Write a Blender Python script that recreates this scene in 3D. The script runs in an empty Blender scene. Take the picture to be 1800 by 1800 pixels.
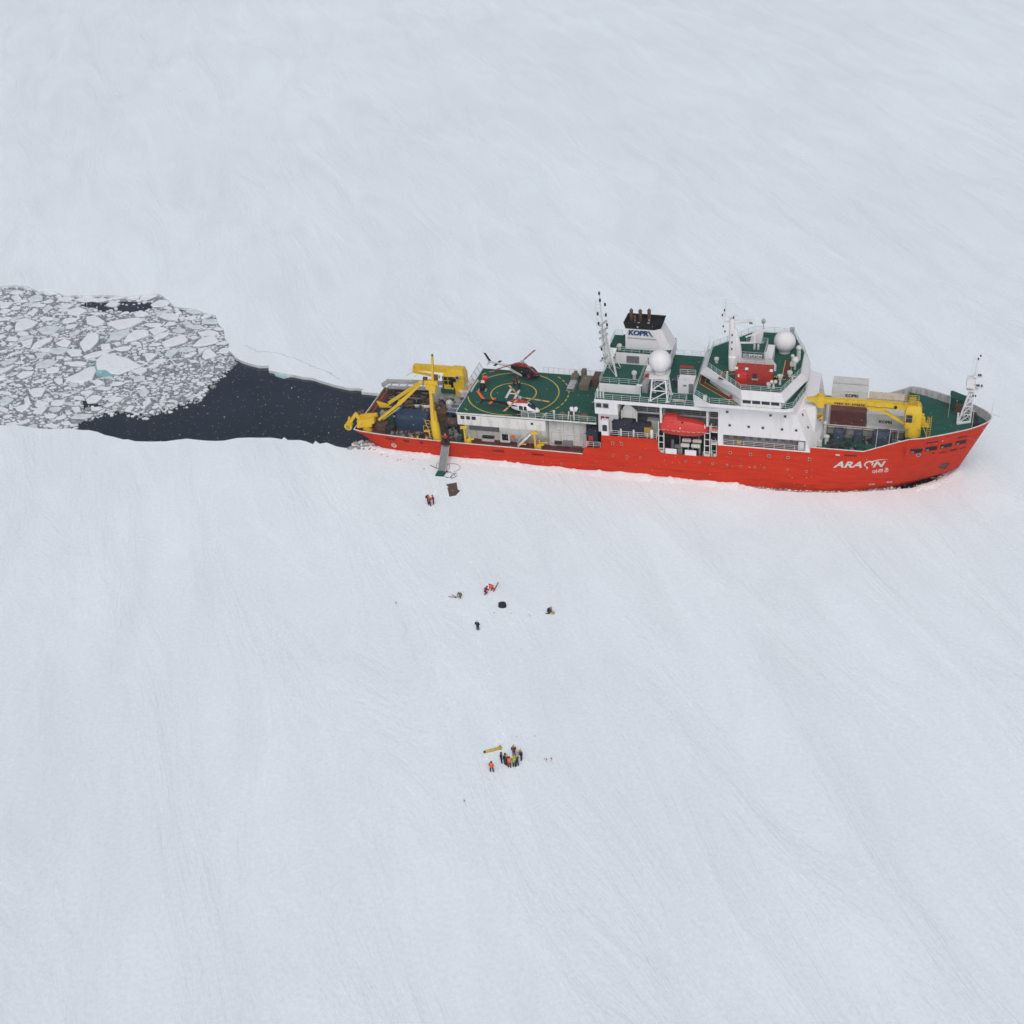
import bpy, bmesh, math, random
from mathutils import Vector, Matrix, noise
from mathutils.geometry import tessellate_polygon, delaunay_2d_cdt
rnd = random.Random(7)
R = math.radians
scene = bpy.context.scene
# ------------------------------------------------------------------ camera
cam_d = bpy.data.cameras.new("camera")
cam = bpy.data.objects.new("camera", cam_d)
scene.collection.objects.link(cam)
scene.camera = cam
cam.location = (91.5, -214.5, 125.25)
cam.rotation_euler = (R(90 - 32.44), 0, R(9.33))
cam_d.sensor_width = 36.0
cam_d.lens = 2486.0 / 1800.0 * 36.0
cam_d.shift_x = -(1183.0 - 900.0) / 1800.0
cam_d.clip_start = 1.0
cam_d.clip_end = 30000.0
# ------------------------------------------------------------------ sky and sun (overcast)
SUN_EL, SUN_ROT = 55.0, 165.0
world = bpy.data.worlds.new("World")
scene.world = world
world.use_nodes = True
wn, wl = world.node_tree.nodes, world.node_tree.links
for n in list(wn): wn.remove(n)
sky = wn.new("ShaderNodeTexSky"); sky.sky_type = 'NISHITA'; sky.sun_disc = False
sky.sun_elevation = R(SUN_EL); sky.sun_rotation = R(SUN_ROT)
sky.air_density = 1.0; sky.dust_density = 4.0; sky.ozone_density = 1.0
hs = wn.new("ShaderNodeHueSaturation"); hs.inputs["Saturation"].default_value = 0.85
bg = wn.new("ShaderNodeBackground"); bg.inputs["Strength"].default_value = 0.112
wo = wn.new("ShaderNodeOutputWorld")
wl.new(sky.outputs[0], hs.inputs["Color"]); wl.new(hs.outputs[0], bg.inputs[0]); wl.new(bg.outputs[0], wo.inputs[0])
sun_d = bpy.data.lights.new("sun", 'SUN'); sun_d.energy = 0.85; sun_d.angle = R(50); sun_d.color = (1.0, 0.97, 0.93)
sun = bpy.data.objects.new("sun", sun_d); scene.collection.objects.link(sun)
# the sky's sun_rotation turns clockwise from +Y as seen from above
sd = Vector((math.sin(R(SUN_ROT)) * math.cos(R(SUN_EL)), math.cos(R(SUN_ROT)) * math.cos(R(SUN_EL)), math.sin(R(SUN_EL))))
sun.rotation_euler = sd.to_track_quat('Z', 'Y').to_euler()
sun.location = (0, -100, 200)
scene.view_settings.view_transform = 'Standard'
scene.view_settings.look = 'None'
scene.view_settings.exposure = 0.0
scene.view_settings.gamma = 1.0
scene.cycles.max_bounces = 8
scene.cycles.diffuse_bounces = 4
scene.cycles.volume_bounces = 1

# ------------------------------------------------------------------ materials
def mat(name, col, rough=0.6, col2=None, nscale=3.0, stretch=(1, 1, 1), lo=0.45, hi=0.7, bump=0.0, bscale=20.0,
        metal=0.0, spec=0.5, fine=0.06):
    m = bpy.data.materials.new(name); m.use_nodes = True
    nt = m.node_tree; nd, lk = nt.nodes, nt.links
    b = nd["Principled BSDF"]
    b.inputs["Roughness"].default_value = rough; b.inputs["Metallic"].default_value = metal
    b.inputs["Specular IOR Level"].default_value = spec
    tc = nd.new("ShaderNodeTexCoord"); mp = nd.new("ShaderNodeMapping"); mp.inputs["Scale"].default_value = stretch
    lk.new(tc.outputs["Object"], mp.inputs[0])
    n1 = nd.new("ShaderNodeTexNoise"); n1.inputs["Scale"].default_value = nscale; n1.inputs["Detail"].default_value = 6
    n1.inputs["Roughness"].default_value = 0.65
    lk.new(mp.outputs[0], n1.inputs["Vector"])
    rp = nd.new("ShaderNodeValToRGB"); rp.color_ramp.elements[0].position = lo; rp.color_ramp.elements[1].position = hi
    c2 = col2 if col2 else tuple(c * 0.86 for c in col)
    rp.color_ramp.elements[0].color = (*col, 1); rp.color_ramp.elements[1].color = (*c2, 1)
    lk.new(n1.outputs["Fac"], rp.inputs[0])
    n2 = nd.new("ShaderNodeTexNoise"); n2.inputs["Scale"].default_value = bscale; n2.inputs["Detail"].default_value = 4
    lk.new(tc.outputs["Object"], n2.inputs["Vector"])
    mr = nd.new("ShaderNodeMapRange"); mr.inputs[1].default_value = 0.3; mr.inputs[2].default_value = 0.7
    mr.inputs[3].default_value = 1 - fine; mr.inputs[4].default_value = 1 + fine
    lk.new(n2.outputs["Fac"], mr.inputs[0])
    vm = nd.new("ShaderNodeVectorMath"); vm.operation = 'SCALE'
    lk.new(rp.outputs[0], vm.inputs[0]); lk.new(mr.outputs[0], vm.inputs["Scale"])
    lk.new(vm.outputs[0], b.inputs["Base Color"])
    if bump:
        bp = nd.new("ShaderNodeBump"); bp.inputs["Strength"].default_value = bump; bp.inputs["Distance"].default_value = 0.05
        lk.new(n2.outputs["Fac"], bp.inputs["Height"]); lk.new(bp.outputs[0], b.inputs["Normal"])
    return m
M = {}
M['red'] = mat('hull_red_paint', (0.60, 0.037, 0.011), 0.65, (0.47, 0.028, 0.011), 0.8, (0.25, 1, 2.5), 0.42, 0.75, 0.15, 6, fine=0.12, spec=0.12)
M['white'] = mat('white_paint', (0.76, 0.75, 0.76), 0.5, (0.62, 0.60, 0.57), 0.7, (1.6, 1.6, 0.25), 0.52, 0.85)
M['cream'] = mat('weathered_cream_paint', (0.70, 0.69, 0.655), 0.55, (0.38, 0.33, 0.26), 0.8, (1.6, 1.6, 0.3), 0.5, 0.8)
M['rail'] = mat('pale_green_rail_paint', (0.50, 0.60, 0.55), 0.5)
M['railw'] = mat('white_rail_paint', (0.72, 0.72, 0.70), 0.5)
M['green'] = mat('green_deck_paint', (0.012, 0.080, 0.055), 0.8, (0.019, 0.095, 0.068), 0.5, (1, 1, 1), 0.4, 0.7, 0.3, 5, fine=0.18, spec=0.25)
M['maroon'] = mat('maroon_deck_paint', (0.105, 0.022, 0.022), 0.7, (0.06, 0.03, 0.03), 0.5, (1, 1, 1), 0.45, 0.65, 0.3, 5, fine=0.2)
M['wood'] = mat('worn_deck_planks', (0.050, 0.040, 0.036), 0.8, (0.03, 0.024, 0.022), 1.0, (0.3, 3, 1), 0.4, 0.7, 0.3, 6, fine=0.2)
M['yellow'] = mat('crane_yellow_paint', (0.72, 0.47, 0.018), 0.5, (0.50, 0.30, 0.02), 0.9, (1, 1, 0.5), 0.55, 0.85)
M['ylw'] = mat('marking_yellow_paint', (0.62, 0.42, 0.03), 0.7, (0.4, 0.3, 0.05), 1.5)
M['dark'] = mat('dark_machinery', (0.028, 0.030, 0.034), 0.6, (0.09, 0.07, 0.06), 2.0, lo=0.5, hi=0.7, spec=.2)
M['gray'] = mat('grey_paint', (0.22, 0.23, 0.24), 0.6, (0.13, 0.13, 0.13), 1.2)
M['lgray'] = mat('light_grey_paint', (0.42, 0.43, 0.43), 0.6, (0.26, 0.25, 0.23), 0.9, (1.5, 1.5, 0.4))
M['glass'] = mat('dark_window_glass', (0.018, 0.022, 0.032), 0.12)
M['black'] = mat('black_paint', (0.014, 0.014, 0.016), 0.6, (0.03, 0.028, 0.026), spec=.15)
M['rust'] = mat('rusty_steel', (0.13, 0.062, 0.038), 0.8, (0.07, 0.045, 0.035), 2.5, bump=0.3)
M['cbrown'] = mat('brown_container_paint', (0.115, 0.032, 0.026), 0.65, (0.19, 0.075, 0.065), 1.2, (0.5, 1, 2), 0.5, 0.72)
M['cwhite'] = mat('container_white_paint', (0.62, 0.63, 0.60), 0.55, (0.50, 0.49, 0.44), 0.9, (0.6, 1, 1.4), 0.45, 0.75)
M['cbeige'] = mat('container_beige_paint', (0.62, 0.55, 0.44), 0.6, (0.48, 0.38, 0.28), 0.9)
M['cred'] = mat('container_red_paint', (0.42, 0.030, 0.016), 0.55, (0.28, 0.025, 0.018), 1.2)
M['orange'] = mat('lifeboat_orange_paint', (0.60, 0.036, 0.022), 0.5, (0.50, 0.034, 0.022), 1.0)
M['hiorange'] = mat('bright_orange', (0.85, 0.12, 0.02), 0.6)
M['bladeorange'] = mat('blade_orange', (0.80, 0.36, 0.06), 0.5)
M['hilime'] = mat('lime_jacket', (0.28, 0.42, 0.03), 0.8)
M['tarpblue'] = mat('dark_blue_tarpaulin', (0.020, 0.042, 0.085), 0.5, (0.035, 0.06, 0.10), 1.4, bump=0.6, bscale=2.5)
M['brightblue'] = mat('bright_blue_plastic', (0.02, 0.16, 0.45), 0.5)
M['tarpgrey'] = mat('blue_grey_tarpaulin', (0.055, 0.075, 0.11), 0.6, (0.035, 0.045, 0.07), 1.4, bump=0.6, bscale=2.5)
M['navy'] = mat('navy_cloth', (0.016, 0.018, 0.036), 0.85)
M['dkgreen'] = mat('dark_green_cloth', (0.012, 0.03, 0.028), 0.85)
M['redcloth'] = mat('red_cloth', (0.42, 0.02, 0.035), 0.85)
M['crimson'] = mat('crimson_cloth', (0.24, 0.012, 0.05), 0.85)
M['skin'] = mat('skin', (0.50, 0.26, 0.17), 0.6)
M['helmet'] = mat('ochre_helmet', (0.62, 0.30, 0.03), 0.5)
M['khaki'] = mat('khaki_cloth', (0.16, 0.14, 0.10), 0.8)
M['matbrown'] = mat('brown_plywood_mat', (0.095, 0.058, 0.050), 0.85, (0.13, 0.085, 0.075), 2.0, bump=0.3)
M['alu'] = mat('aluminium_grating', (0.28, 0.30, 0.31), 0.5, (0.2, 0.22, 0.22), 2)
M['blue'] = mat('letter_blue', (0.010, 0.055, 0.17), 0.5)
M['rope'] = mat('dark_cable', (0.05, 0.05, 0.055), 0.8)
M['marker'] = mat('crimson_marker', (0.5, 0.01, 0.07), 0.7)
M['ochre'] = mat('yellow_machinery', (0.45, 0.30, 0.02), 0.6, (0.2, 0.14, 0.03), 1.5)

def add_stains(m, col, zlow, zhigh, st=(0.10, 1, 1.3), lo=.52, hi=.66, k=.75):
    """scrapes and dirt that belong to the plating itself, mixed over the paint"""
    nd, lk = m.node_tree.nodes, m.node_tree.links; b = nd["Principled BSDF"]; src = b.inputs["Base Color"].links[0].from_socket
    tc = nd.new("ShaderNodeTexCoord"); mp = nd.new("ShaderNodeMapping"); mp.inputs["Scale"].default_value = st; lk.new(tc.outputs["Object"], mp.inputs[0])
    n = nd.new("ShaderNodeTexNoise"); n.inputs["Scale"].default_value = 1.0; n.inputs["Detail"].default_value = 8; n.inputs["Roughness"].default_value = .75; lk.new(mp.outputs[0], n.inputs["Vector"])
    r = nd.new("ShaderNodeMapRange"); r.inputs[1].default_value = lo; r.inputs[2].default_value = hi; r.inputs[3].default_value = 0; r.inputs[4].default_value = k; lk.new(n.outputs["Fac"], r.inputs[0])
    sp = nd.new("ShaderNodeSeparateXYZ"); lk.new(tc.outputs["Object"], sp.inputs[0])
    z = nd.new("ShaderNodeMapRange"); z.inputs[1].default_value = zlow; z.inputs[2].default_value = zhigh; z.inputs[3].default_value = 1; z.inputs[4].default_value = .12; lk.new(sp.outputs["Z"], z.inputs[0])
    mu = nd.new("ShaderNodeMath"); mu.operation = 'MULTIPLY'; lk.new(r.outputs[0], mu.inputs[0]); lk.new(z.outputs[0], mu.inputs[1])
    mx = nd.new("ShaderNodeMixRGB"); mx.inputs[2].default_value = (*col, 1); lk.new(mu.outputs[0], mx.inputs[0]); lk.new(src, mx.inputs[1]); lk.new(mx.outputs[0], b.inputs["Base Color"])
add_stains(M['red'], (.20, .022, .012), .8, 3.2)
add_stains(M['yellow'], (.22, .10, .03), 0, 60, (1.2, 1.2, .5), .55, .72, .8)
add_stains(M['green'], (.05, .085, .07), 0, 60, (.35, .6, 1), .5, .7, .8)
def nodes(m):
    nt = m.node_tree
    return nt.nodes, nt.links, nt.nodes["Principled BSDF"]
def snow_material(name, tint=(0.845, 0.92, 0.945), streak=True):
    m = bpy.data.materials.new(name); m.use_nodes = True
    nd, lk, b = nodes(m)
    b.inputs["Roughness"].default_value = 0.75; b.inputs["Specular IOR Level"].default_value = 0.15
    tc = nd.new("ShaderNodeTexCoord")
    def noise_tex(scale, det, st=(1, 1, 1), rot=0.0, ro=0.6, dist=0.0):
        mp = nd.new("ShaderNodeMapping"); mp.vector_type = 'TEXTURE'; mp.inputs["Scale"].default_value = st; mp.inputs["Rotation"].default_value = (0, 0, R(rot))
        lk.new(tc.outputs["Object"], mp.inputs[0])
        n = nd.new("ShaderNodeTexNoise"); n.inputs["Scale"].default_value = scale; n.inputs["Detail"].default_value = det
        n.inputs["Roughness"].default_value = ro; n.inputs["Distortion"].default_value = dist
        lk.new(mp.outputs[0], n.inputs["Vector"]); return n
    big = noise_tex(0.012, 3)                        # broad drifts, packed and fresh snow
    mid = noise_tex(0.07, 7, (3.6, 0.8, 1), -60, .62, 1.2)     # wind streaks
    fin = noise_tex(1.8, 5, (1, 1, 1), 0, 0.7)      # grain
    def rng(n, a, c):
        r = nd.new("ShaderNodeMapRange"); r.inputs[1].default_value = 0.32; r.inputs[2].default_value = 0.68
        r.inputs[3].default_value = a; r.inputs[4].default_value = c; lk.new(n.outputs["Fac"], r.inputs[0]); return r
    r1, r2, r3 = rng(big, 0.95, 1.015), rng(mid, 0.945, 1.02), rng(fin, 0.95, 1.045)
    m1 = nd.new("ShaderNodeMath"); m1.operation = 'MULTIPLY'; lk.new(r1.outputs[0], m1.inputs[0]); lk.new(r2.outputs[0], m1.inputs[1])
    m2 = nd.new("ShaderNodeMath"); m2.operation = 'MULTIPLY'; lk.new(m1.outputs[0], m2.inputs[0]); lk.new(r3.outputs[0], m2.inputs[1])
    v = nd.new("ShaderNodeVectorMath"); v.operation = 'SCALE'; v.inputs[0].default_value = tint
    lk.new(m2.outputs[0], v.inputs["Scale"]); lk.new(v.outputs[0], b.inputs["Base Color"])
    bp1 = nd.new("ShaderNodeBump"); bp1.inputs["Strength"].default_value = 1.0; bp1.inputs["Distance"].default_value = 0.8
    lk.new(mid.outputs["Fac"], bp1.inputs["Height"])
    sas = noise_tex(0.35, 7, (4.0, 0.7, 1), -62, 0.72, .8)
    bp2 = nd.new("ShaderNodeBump"); bp2.inputs["Strength"].default_value = 0.45; bp2.inputs["Distance"].default_value = 0.25
    lk.new(sas.outputs["Fac"], bp2.inputs["Height"]); lk.new(bp1.outputs[0], bp2.inputs["Normal"])
    bp3 = nd.new("ShaderNodeBump"); bp3.inputs["Strength"].default_value = 0.25; bp3.inputs["Distance"].default_value = 0.08
    lk.new(fin.outputs["Fac"], bp3.inputs["Height"]); lk.new(bp2.outputs[0], bp3.inputs["Normal"])
    lk.new(bp3.outputs[0], b.inputs["Normal"])
    return m
M['snow'] = snow_material('packed_snow')
M['floe'] = mat('floe_snow', (0.80, 0.84, 0.86), 0.7, (0.66, 0.72, 0.75), 0.5, lo=0.5, hi=0.8, bump=0.3, bscale=3)
M['floe2'] = mat('wet_floe_ice', (0.70, 0.76, 0.77), 0.5, (0.50, 0.58, 0.60), 0.8, lo=0.45, hi=0.75, bump=0.3, bscale=3)
M['teal'] = mat('submerged_ice', (0.22, 0.45, 0.46), 0.3, (0.42, 0.60, 0.60), 0.4, lo=0.4, hi=0.7)
M['slush'] = mat('slush_ice', (0.135, 0.148, 0.165), 0.35, (0.36, 0.39, 0.42), 2.2, lo=0.42, hi=0.62, bump=0.8, bscale=4, fine=0.3)
M['chip'] = mat('ice_chips', (0.42, 0.43, 0.44), 0.6, (0.24, 0.25, 0.27), 1.5, lo=0.4, hi=0.6)
M['water'] = mat('dark_sea_water', (0.008, 0.011, 0.015), 0.12, (0.017, 0.022, 0.028), 0.08, bump=0.25, bscale=0.9, spec=0.5)
M['greyice'] = mat('grey_ice_rubble', (0.36, 0.36, 0.36), 0.7, (0.12, 0.12, 0.12), 1.1, lo=0.45, hi=0.65, bump=1, bscale=2)
M['flake'] = mat('falling_flake', (0.85, 0.86, 0.88), 0.8)

# ------------------------------------------------------------------ mesh helpers
V = Vector
class MB:
    """collects shapes, then links them as ONE mesh object"""
    def __init__(s): s.v = []; s.f = []; s.mi = []; s.cur = 0
    def add(s, vs, fs):
        o = len(s.v); s.v += [tuple(p) for p in vs]
        for f in fs: s.f.append([i + o for i in f]); s.mi.append(s.cur)
        return s
    def box(s, x0, y0, z0, x1, y1, z1):
        x0, x1 = sorted((x0, x1)); y0, y1 = sorted((y0, y1)); z0, z1 = sorted((z0, z1))
        vs = [(x, y, z) for z in (z0, z1) for x, y in ((x0, y0), (x1, y0), (x1, y1), (x0, y1))]
        return s.add(vs, [(3, 2, 1, 0), (4, 5, 6, 7), (0, 1, 5, 4), (1, 2, 6, 5), (2, 3, 7, 6), (3, 0, 4, 7)])
    def loft(s, a, b, capa=True, capb=True):
        n = len(a); vs = list(a) + list(b)
        fs = [(i, (i + 1) % n, n + (i + 1) % n, n + i) for i in range(n)]
        if capa: fs.append(tuple(range(n - 1, -1, -1)))
        if capb: fs.append(tuple(range(n, 2 * n)))
        return s.add(vs, fs)
    def prism(s, poly, z0, z1):
        return s.loft([(p[0], p[1], z0) for p in poly], [(p[0], p[1], z1) for p in poly])
    def rings(s, rs, cap=True):
        n = len(rs[0]); vs = [p for r in rs for p in r]; fs = []
        for k in range(len(rs) - 1):
            fs += [(k * n + i, k * n + (i + 1) % n, (k + 1) * n + (i + 1) % n, (k + 1) * n + i) for i in range(n)]
        if cap: fs += [tuple(range(n - 1, -1, -1)), tuple(range((len(rs) - 1) * n, len(rs) * n))]
        return s.add(vs, fs)
    def tube(s, p, q, r, r2=None, n=6):
        p, q = V(p), V(q); d = q - p
        if d.length < 1e-6: return s
        u = d.normalized(); a = u.orthogonal().normalized(); b = u.cross(a)
        r2 = r if r2 is None else r2
        c = [(math.cos(2 * math.pi * i / n), math.sin(2 * math.pi * i / n)) for i in range(n)]
        return s.rings([[p + (a * x + b * y) * r for x, y in c], [q + (a * x + b * y) * r2 for x, y in c]])
    def beam(s, p, q, w, h, w2=None, h2=None):
        p, q = V(p), V(q); u = (q - p).normalized()
        up = V((0, 0, 1)) if abs(u.z) < 0.95 else V((1, 0, 0))
        a = u.cross(up).normalized(); b = a.cross(u)
        w2 = w if w2 is None else w2; h2 = h if h2 is None else h2
        f = lambda c, ww, hh: [c + a * x * ww / 2 + b * y * hh / 2 for x, y in ((-1, -1), (1, -1), (1, 1), (-1, 1))]
        return s.rings([f(p, w, h), f(q, w2, h2)])
    def path(s, pts, r, n=5):
        for i in range(len(pts) - 1): s.tube(pts[i], pts[i + 1], r, n=n)
        return s
    def sphere(s, c, r, nu=16, nv=10, sz=1.0):
        rs = []
        for j in range(1, nv):
            t = math.pi * j / nv
            rs.append([(c[0] + r * math.sin(t) * math.cos(2 * math.pi * i / nu), c[1] + r * math.sin(t) * math.sin(2 * math.pi * i / nu),
                        c[2] - r * sz * math.cos(t)) for i in range(nu)])
        return s.rings(rs)
    def cyl(s, c, r, h, r2=None, n=16):
        return s.tube(c, (c[0], c[1], c[2] + h), r, r2, n)
    def flat(s, poly3): return s.add(poly3, [tuple(range(len(poly3)))])
    def build(s, name, m, parent=None, smooth=False, origin=(0, 0, 0)):
        me = bpy.data.meshes.new(name)
        me.from_pydata([(p[0] - origin[0], p[1] - origin[1], p[2] - origin[2]) for p in s.v], [], s.f)
        for mm in (m if isinstance(m, (list, tuple)) else [m]): me.materials.append(mm)
        for i, p in enumerate(me.polygons):
            p.material_index = s.mi[i]; p.use_smooth = smooth
        bm = bmesh.new(); bm.from_mesh(me); bmesh.ops.recalc_face_normals(bm, faces=bm.faces); bm.to_mesh(me); bm.free()
        if smooth:
            try: me.set_sharp_from_angle(angle=R(40))
            except Exception: pass
        o = bpy.data.objects.new(name, me); scene.collection.objects.link(o)
        if parent: o.parent = parent
        return o
def tag(o, label=None, cat=None, group=None, kind=None):
    if label: o['label'] = label
    if cat: o['category'] = cat
    if group: o['group'] = group
    if kind: o['kind'] = kind
    return o
def thing(name, label, cat, loc=(0, 0, 0), rz=0.0, group=None):
    o = bpy.data.objects.new(name, None); scene.collection.objects.link(o)
    o.location = loc; o.rotation_euler = (0, 0, rz); o.empty_display_size = 0.5
    return tag(o, label, cat, group)
def copy_tree(o, parent=None):
    c = o.copy(); scene.collection.objects.link(c)
    if parent: c.parent = parent
    for ch in list(o.children): copy_tree(ch, c)
    return c
def text_mb(txt, size, font=None, bold=0.0, shear=0.0, sx=1.0):
    """letters as flat triangles in x, y (local), returns verts, faces"""
    cu = bpy.data.curves.new("lettering", 'FONT'); cu.body = txt; cu.size = size; cu.shear = shear; cu.offset = bold
    cu.resolution_u = 3; cu.extrude = 0
    o = bpy.data.objects.new("lettering", cu); scene.collection.objects.link(o)
    bpy.context.view_layer.update()
    dg = bpy.context.evaluated_depsgraph_get()
    me = bpy.data.meshes.new_from_object(o.evaluated_get(dg))
    vs = [(v.co.x * sx, v.co.y) for v in me.vertices]; fs = [tuple(p.vertices) for p in me.polygons]
    bpy.data.objects.remove(o); bpy.data.meshes.remove(me); bpy.data.curves.remove(cu)
    return vs, fs
def lettering(txt, size, fn, m, parent, name="lettering", **k):
    vs, fs = text_mb(txt, size, **k)
    b = MB(); b.add([fn(x, y) for x, y in vs], fs)
    me = bpy.data.meshes.new(name); me.from_pydata([tuple(p) for p in b.v], [], b.f); me.materials.append(m)
    o = bpy.data.objects.new(name, me); scene.collection.objects.link(o); o.parent = parent
    return o
def railing(name, runs, parent, m=None, h=1.05, sp=1.5, r=0.036, bars=3):
    for pts in runs:
        b = MB(); pts = [V(p) for p in pts]
        for k in range(1, bars + 1):
            z = V((0, 0, h * k / bars)); b.path([p + z for p in pts], r if k == bars else r * 0.8, 4)
        for i in range(len(pts) - 1):
            d = pts[i + 1] - pts[i]; n = max(1, round(d.length / sp))
            for j in range(n + 1):
                if j == 0 and i > 0: continue
                p = pts[i] + d * j / n; b.tube(p, p + V((0, 0, h)), r * 1.1, n=4)
        o = b.build(name, m or M['rail'], parent)
    return o
def circle(cx, cy, r, n=24): return [(cx + r * math.cos(2 * math.pi * i / n), cy + r * math.sin(2 * math.pi * i / n)) for i in range(n)]
HAZE = 0.00008
TOP= [(-101.9,47.5),(-99.0,48.3),(-96.4,48.4),(-93.7,47.3),(-91.9,46.0),(-90.7,46.8),(-89.5,47.0),(-87.9,46.7),(-85.5,45.2),(-83.8,45.2),(-82.1,45.8),(-80.9,46.1),(-77.8,46.5),(-74.8,47.0),(-72.6,46.7),(-70.4,47.5),(-67.6,48.6),(-65.4,49.4),(-63.2,47.6),(-60.7,45.3),(-59.2,43.5),(-57.4,43.2),(-53.9,43.2),(-51.8,41.7),(-48.5,40.8),(-47.2,38.7),(-45.9,36.6),(-44.0,34.7),(-42.7,32.7),(-41.9,30.6),(-40.9,29.7),(-39.7,28.3),(-38.9,25.7),(-37.2,23.9),(-35.8,22.6),(-34.2,21.3),(-32.0,20.6),(-29.8,20.0),(-27.8,19.9),(-27.1,18.2),(-24.8,17.8),(-23.1,17.3),(-21.3,17.0),(-17.3,16.2),(-15.5,15.6),(-11.8,14.3),(-8.7,13.6),(-7.4,13.9),(-6.0,13.6),(-4.3,13.1),(-2.8,12.7),(-1.1,12.3)]
BOT= [(4.3,-7.3),(3.1,-7.7),(1.8,-7.9),(0.4,-8.4),(-1.4,-8.5),(-3.1,-8.4),(-4.0,-7.7),(-5.2,-7.2),(-6.4,-7.8),(-7.6,-7.1),(-7.5,-8.2),(-9.2,-7.6),(-10.4,-7.2),(-12.8,-7.4),(-13.6,-6.6),(-13.8,-7.4),(-15.7,-7.3),(-18.3,-7.4),(-20.1,-7.8),(-21.8,-8.4),(-23.8,-9.4),(-25.1,-9.9),(-28.3,-10.0),(-30.5,-9.9),(-34.1,-11.6),(-37.0,-12.2),(-39.4,-12.4),(-41.0,-11.9),(-42.0,-12.0),(-43.9,-11.5),(-45.8,-11.2),(-47.9,-10.2),(-49.7,-10.1),(-50.8,-10.1),(-53.9,-9.9),(-56.6,-10.6),(-59.9,-10.7),(-63.5,-10.4),(-66.7,-10.7)]
BR= [(-37.0,24.8),(-35.0,21.5),(-35.1,19.2),(-36.1,16.5),(-35.8,13.3),(-36.6,11.5),(-35.2,8.1),(-35.5,5.3),(-37.6,3.5),(-39.4,1.4),(-41.6,-1.0),(-43.4,-2.0),(-47.7,-1.3),(-50.1,-2.2),(-51.7,-3.3),(-53.0,-6.2),(-54.1,-9.2)]
POOL= [(-79.7,41.1),(-79.5,43.7),(-78.0,45.1),(-75.8,44.0),(-72.4,44.9),(-69.7,45.3),(-65.5,45.3),(-63.3,44.9),(-63.9,43.3),(-64.8,41.4),(-66.2,41.5),(-67.0,39.4),(-69.3,40.3),(-72.0,40.5),(-73.4,39.6),(-77.2,41.2)]
POOL2= [(-57.6,2.1),(-55.8,1.3),(-53.9,1.0),(-52.7,-0.2),(-54.4,-0.8),(-55.0,-2.2)]
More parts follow.
